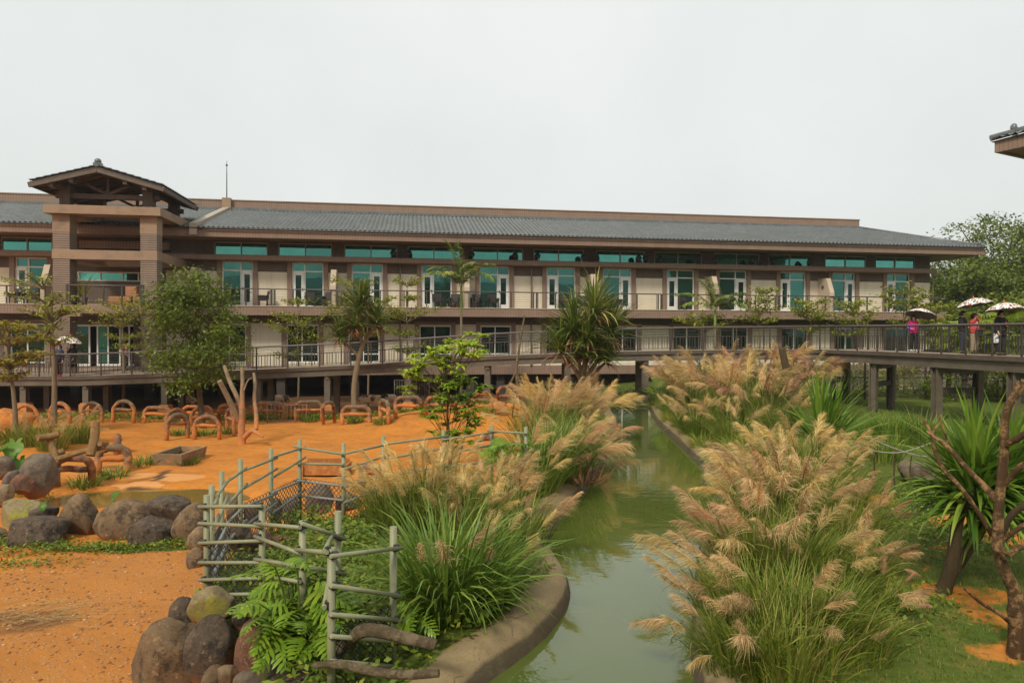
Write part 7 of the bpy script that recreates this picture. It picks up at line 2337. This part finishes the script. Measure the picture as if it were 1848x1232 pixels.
    for i in range(m_ + 1):
        ph = math.pi * .60 * i / m_
        for j in range(n):
            th = 2 * math.pi * j / n
            back = .5 - .5 * math.sin(th)            # front = -y
            p2 = ph * (.62 + .5 * (1 - max(0, -math.sin(th))))
            p2 = min(p2, math.pi * (.42 if math.sin(th) < -.55 else .66))
            rr = 1 + .05 * math.sin(j * 2.3 + i)
            vv.append(V3((.061 * rr * math.sin(p2) * math.cos(th), .069 * rr * math.sin(p2) * math.sin(th) + .006, .934 + .064 * rr * math.cos(p2))))
    for i in range(m_):
        for j in range(n): ff.append((i * n + j, (i + 1) * n + j, (i + 1) * n + (j + 1) % n, i * n + (j + 1) % n))
    hm.add(vv, ff, True)
    low = {'short': .885, 'bob': .865, 'long': .74}[hair]
    for j in range(10):
        a = math.pi * (-.08 + 1.16 * j / 9)
        x, y = .055 * math.cos(a), .058 * math.sin(a) + .008
        hm.tube([V3((x, y, .945)), V3((x * 1.08, y * 1.08, .905)), V3((x * 1.0, y * 1.1, low))], [.016 * H, .018 * H, .008 * H], 6)
    ho = hm.build('hair', HAIR, r)
    for sx in (-1, 1):
        MB().ball(V3((sx * .019, -.053, .937)), (.0075 * H, .004 * H, .0045 * H), 8, 6).build('eye', EYEM, r)
        MB().ball(V3((sx * .051, .004, .928)), (.006 * H, .013 * H, .018 * H), 8, 6).build('ear', SKIN, r)
    MB().tube([V3((0, -.052, .945)), V3((0, -.064, .920)), V3((0, -.056, .915))], [.005 * H, .0095 * H, .006 * H], 6).build('nose', SKIN, r)
    MB().ball(V3((0, -.051, .898)), (.014 * H, .005 * H, .005 * H), 8, 6).build('mouth', LIP, r)
    return r
def umbrella_mat():
    m, nt, b = new_mat('giraffe_print')
    oc = objco(nt)
    vo = N(nt, 'ShaderNodeTexVoronoi', feature='DISTANCE_TO_EDGE'); vo.inputs['Scale'].default_value = 7.5
    vc = N(nt, 'ShaderNodeTexVoronoi'); vc.inputs['Scale'].default_value = 7.5
    nt.links.new(oc, vo.inputs['Vector']); nt.links.new(oc, vc.inputs['Vector'])
    r_ = N(nt, 'ShaderNodeValToRGB'); r_.color_ramp.interpolation = 'CONSTANT'
    e = r_.color_ramp.elements
    e[0].color = (.20, .075, .04, 1); e[1].position = .4; e[1].color = (.30, .045, .035, 1)
    q = e.new(.62); q.color = (.50, .33, .10, 1); q = e.new(.8); q.color = (.12, .06, .04, 1)
    nt.links.new(N_sep(nt, vc.outputs['Color']), r_.inputs['Fac'])
    col = mixc(nt, mathn(nt, 'LESS_THAN', vo.outputs['Distance'], .13), r_.outputs['Color'], (.84, .82, .76))
    nt.links.new(col, b.inputs['Base Color']); b.inputs['Roughness'].default_value = .6
    return m
UMB = umbrella_mat(); ORANGE = mat('orange_plastic', (.80, .13, .03), None, 8, .4); STEEL = mat('umbrella_steel', (.25, .24, .22), None, 8, .35, metal=.8)
UNDER = cloth('umbrella_lining', (.20, .17, .15))
def umbrella(top, hand, rad, label):
    """top: canopy crown, hand: grip, both world points"""
    ax = (top - hand); L = ax.length
    q = ax.to_track_quat('Z', 'X')
    o = empty('umbrella', hand, 0, label, 'umbrella', 'giraffe print umbrellas')
    o.rotation_mode = 'QUATERNION'; o.rotation_quaternion = q
    n = 32; rings = 7
    def ring(zoff, k):
        vv = []
        for i in range(rings + 1):
            t = i / rings
            for j in range(n):
                th = 2 * math.pi * j / n
                sc = 1 - (.06 * t * (.5 + .5 * math.cos(8 * th + math.pi)))
                rr = rad * t * sc
                z = L - .36 * rad * t ** 2 * 1.25 + zoff - (.03 * t * t * rad * (1 + math.cos(8 * th + math.pi)) * -1)
                vv.append((rr * math.cos(th), rr * math.sin(th), z))
        ff = []
        for i in range(rings):
            for j in range(n):
                f = (i * n + j, (i + 1) * n + j, (i + 1) * n + (j + 1) % n, i * n + (j + 1) % n)
                ff.append(f if k else f[::-1])
        mb = MB(); mb.add(vv, ff, True); return mb
    cn = ring(0, 1).build('canopy', UMB, o)
    ring(-.012, 0).build('lining', UNDER, cn)
    MB().tube([(0, 0, -.02), (0, 0, L + .02)], .008, 6).build('shaft', STEEL, o)
    MB().tube([(0, 0, L), (0, 0, L + .05), (0, 0, L + .11)], [.03, .018, .008], 8).build('tip', ORANGE, o)
    hk = [(0, 0, .06), (0, 0, -.08)] + [(.045 - .045 * math.cos(a), 0, -.08 - .045 * math.sin(a)) for a in np.linspace(.2, 3.14, 7)]
    MB().tube(hk, .014, 7).build('handle', ORANGE, o)
    for j in range(8):
        th = 2 * math.pi * (j + .5) / 8
        MB().tube([(0, 0, L - .03), (rad * .5 * math.cos(th), rad * .5 * math.sin(th), L - .36 * rad * .25 * 1.25 - .02), (rad * .97 * math.cos(th), rad * .97 * math.sin(th), L - .36 * rad * 1.2)], .004, 4, False).build('rib', STEEL, o)
    return o
def deck_at(px, d, left=False):
    p = at_y(px, 640, d)
    p.z = (zline(RAMP, p.x).z if left else E(-.74) + .004)
    return p
def hand_of(r, H, arm):
    e, w = Vector(arm[0]), Vector(arm[1]); f = (w - e).normalized()
    return Matrix.LocRotScale(r.location, r.rotation_euler, None) @ ((w + f * .062) * H)
DOWN = lambda s: ((s * .125, .02, .64), (s * .135, -.02, .50))
# woman in purple and magenta
p = deck_at(1648, 28.75)
A = (((.13, -.02, .66), (.10, -.10, .72)), ((-.13, .01, .64), (-.09, -.10, .62)))
w1 = person(p, -.15, 1.55, 'woman in a magenta and purple jacket at the bridge railing under an umbrella', cloth('magenta_jacket', (.50, .015, .17)), cloth('black_trousers', (.02, .019, .02)), SHOE_W, A, 'bob', sleeves=cloth('purple_sleeve', (.22, .08, .62)))
umbrella(at_y(1664, 558, 28.6), hand_of(w1, 1.55, A[0]), .60, 'tilted giraffe print umbrella held by the woman in magenta and purple')
# man in black
p = deck_at(1737, 26.25)
A = (((.13, -.03, .66), (.05, -.11, .60)), ((-.13, -.02, .66), (-.04, -.12, .61)))
person(p, .75, 1.66, 'person in a black hooded jacket and dark jeans leaning on the bridge railing', cloth('black_jacket', (.018, .018, .02)), cloth('dark_jeans', (.03, .04, .06)), SHOE_B, A, 'short')
# woman in coral jacket
p = deck_at(1758, 26.0)
A = (((.135, .0, .65), (.10, -.07, .56)), ((-.15, -.03, .74), (-.085, -.085, .87)))
w3 = person(p, .35, 1.56, 'woman in a coral red jacket and khaki trousers with one hand raised to an umbrella', cloth('coral_jacket', (.62, .085, .09)), cloth('khaki_trousers', (.34, .26, .18)), SHOE_B, A, 'bob', shirt=cloth('pale_shirt', (.62, .58, .52)))
umbrella(at_y(1757, 538, 25.9), hand_of(w3, 1.56, A[1]), .63, 'giraffe print umbrella shading the couple in black and coral')
bg = empty('camera_bag', (p.x + .02, p.y - .24, p.z + .82), .3, 'small black camera bag hanging at the coral jacket', 'bag')
MB().box((0, 0, 0), (.24, .12, .17)).build('case', SHOE_B, bg); MB().box((0, -.01, .09), (.25, .13, .03)).build('flap', SHOE_B, bg)
MB().tube(smooth_line([Vector((-.1, .02, .08)), Vector((-.06, .03, .35)), Vector((.05, .05, .45)), Vector((.1, .03, .08))], 1), .008, 5).build('strap', SHOE_B, bg)
# person in black with orange handle
p = deck_at(1806, 24.3)
A = (((.13, -.03, .66), (.02, -.125, .70)), ((-.135, .01, .64), (-.12, -.06, .52)))
w4 = person(p, .1, 1.60, 'person all in black gripping an orange umbrella handle at the railing', cloth('black_top', (.02, .02, .021)), cloth('black_slacks', (.03, .028, .028)), SHOE_B, A, 'short')
umbrella(at_y(1812, 546, 24.1), hand_of(w4, 1.60, A[0]), .60, 'upright giraffe print umbrella over the person all in black')
tb_ = empty('tote_bag', (p.x - .24, p.y - .08, p.z + .62), .1, 'white and black patterned tote bag beside the person all in black', 'bag')
tm = mat('patterned_cloth', (.72, .74, .74), (.06, .06, .07), 14, .8, p0=.48, p1=.54)
MB().box((0, 0, 0), (.20, .06, .34)).build('bag_body', tm, tb_)
for y_ in (-.03, .03): MB().tube([(-.06, y_, .17), (-.03, y_, .34), (.03, y_, .34), (.06, y_, .17)], .008, 5).build('handle', SHOE_B, tb_)
# left platform
p = deck_at(107, 32.75, True)
person(p, 2.0 - 2.2, 1.56, 'girl in a navy top with maroon trousers and bright red shoes on the platform', cloth('navy_top', (.03, .045, .09)), cloth('maroon_trousers', (.045, .02, .022)), SHOE_R, (DOWN(1), DOWN(-1)), 'bob', group='people near the entrance')
p = deck_at(131, 33.5, True)
A = (((.12, -.01, .65), (.08, -.06, .52)), ((-.13, -.03, .67), (-.07, -.10, .78)))
w6 = person(p, -.2, 1.62, 'woman in a black dress with white shoes under an umbrella on the platform', cloth('black_dress', (.02, .018, .018)), cloth('black_skirt', (.02, .018, .018)), SHOE_W, A, 'long', skirt=True, group='people near the entrance')
umbrella(at_y(127, 607, 33.3), hand_of(w6, 1.62, A[1]), .56, 'giraffe print umbrella near the glass entrance doors')
p = at_y(225, 655, 36.6); p.z = E(-2.12)
person(p, 2.6, 1.62, 'person in a pale pink shirt standing outside the entrance doors', cloth('pink_shirt', (.55, .25, .25)), cloth('grey_trousers', (.06, .055, .055)), SHOE_B, (DOWN(1), DOWN(-1)), 'short', group='people near the entrance')

# ================================================================== SHEEP
def sheep_mat():
    m, nt, b = new_mat('sheep_fleece')
    oc = objco(nt)
    oi = N(nt, 'ShaderNodeObjectInfo')
    sp = N(nt, 'ShaderNodeSeparateXYZ'); nt.links.new(oc, sp.inputs[0])
    mp = N(nt, 'ShaderNodeMapping'); nt.links.new(oc, mp.inputs['Vector'])
    cb = N(nt, 'ShaderNodeCombineXYZ'); nt.links.new(mathn(nt, 'MULTIPLY', oi.outputs['Random'], 9.0), cb.inputs[0]); nt.links.new(cb.outputs[0], mp.inputs['Location'])
    col = mixc(nt, ramp(nt, noise_n(nt, 3.2, 3, .5, mp.outputs[0]), .52, .56), (.62, .47, .30), (.13, .07, .04))
    head = mathn(nt, 'GREATER_THAN', sp.outputs['X'], .47)
    col = mixc(nt, head, col, (.022, .019, .018))
    nt.links.new(col, b.inputs['Base Color']); b.inputs['Roughness'].default_value = .95
    bump(nt, b, noise_n(nt, 28, 4, .7, oc), .6, .03)
    return m
SHM = sheep_mat()
def sheep_body(head_low):
    hz_ = .30 if head_low else .78
    nodes = [((-.36, 0, .56), (.16, .17)), ((-.15, 0, .55), (.2, .21)), ((.12, 0, .55), (.2, .22)), ((.34, 0, .57), (.16, .18)), ((.50, 0, .62 if not head_low else .52), (.095, .11)),
             ((.62, 0, hz_ - .03 + (.12 if head_low else 0)), (.07, .075)), ((.72, 0, hz_ - .06), (.055, .05)), ((.80, 0, hz_ - .13), (.035, .035))]
    edges = [(i, i + 1) for i in range(7)]
    def chain(st, pts):
        prev = st
        for p, r_ in pts:
            nodes.append((p, (r_, r_))); edges.append((prev, len(nodes) - 1)); prev = len(nodes) - 1
    for s in (-1, 1):
        chain(3, [((.33, s * .11, .40), .065), ((.34, s * .115, .22), .034), ((.33, s * .115, .10), .026), ((.35, s * .115, .02), .03)])
        chain(0, [((-.36, s * .11, .42), .085), ((-.29, s * .12, .30), .05), ((-.41, s * .12, .20), .032), ((-.39, s * .12, .09), .025), ((-.37, s * .12, .02), .03)])
        chain(5, [((.60, s * .10, hz_ - .02 + (.12 if head_low else .0)), .028), ((.585, s * .17, hz_ - .05 + (.12 if head_low else .0)), .018)])
    chain(0, [((-.52, 0, .54), .03), ((-.56, 0, .42), .02)])
    return skin_mesh('body', [(Vector(p), r_) for p, r_ in nodes], edges, 1, 2)
SHB = [sheep_body(True), sheep_body(False)]
for me in SHB: me.materials.append(SHM)
for px, py, d, rz_, v, s, lb in [(668, 720, 34.9, .15, 1, 1.15, 'spotted cream sheep with a black head standing behind the screw pine'), (705, 722, 35.4, .2, 0, 1.1, 'spotted sheep grazing between two bridge columns'),
                             (742, 715, 35.2, 2.9, 1, 1.05, 'spotted sheep with lowered black face behind the flat barrier'), (508, 722, 35.6, 2.8, 1, 1.0, 'spotted sheep standing behind the hay rack barrier'), (338, 725, 35.0, 3.0, 0, 1.0, 'brown backed sheep grazing beyond the leafy tree')]:
    p = at_y(px, 700, d); z_ = gz(p.x, p.y)
    r = empty('sheep', (p.x, p.y, z_), rz_, lb, 'sheep', 'sheep under the hotel'); r.scale = (s, s, s)
    link('body', SHB[v], r)
    hz_ = .30 if v == 0 else .78
    for sg in (-1, 1):
        MB().ball((.70, sg * .048, hz_ - .03 + (.05 if v == 0 else 0)), .011, 6, 5).build('eye', MT['white'], r)
# gate rail in the undercroft
g0 = at_y(712, 690, 38.3); g1 = at_y(775, 690, 38.6)
gr = empty('undercroft_gate', (g0.x, g0.y, 0), 0, 'dark metal gate in the shade under the hotel', 'gate')
L = (g1.x - g0.x)
for z_ in (.3, 1.35): MB().tube([(0, 0, z_), (L, .2, z_)], .03, 6).build('rail', MT['rail'], gr)
for i in range(15): MB().tube([(L * i / 14, .2 * i / 14, .05 if i in (0, 14) else .3), (L * i / 14, .2 * i / 14, 1.35)], .016 if i not in (0, 14) else .03, 5).build('bar', MT['rail'], gr)

# ================================================================== AIR
hz_b = MB().b2(-330, 330, -60, 420, -3.0, 40)
hzm = bpy.data.materials.new('haze'); hzm.use_nodes = True
hn = hzm.node_tree; hn.nodes.clear()
pv = hn.nodes.new('ShaderNodeVolumePrincipled'); pv.inputs['Density'].default_value = HAZE
pv.inputs['Color'].default_value = (.93, .95, .94, 1); pv.inputs['Anisotropy'].default_value = .2
ho_ = hn.nodes.new('ShaderNodeOutputMaterial'); hn.links.new(pv.outputs[0], ho_.inputs['Volume'])
tag(hz_b.build('haze', hzm), 'thin pale mist in the air', 'haze', kind='stuff')
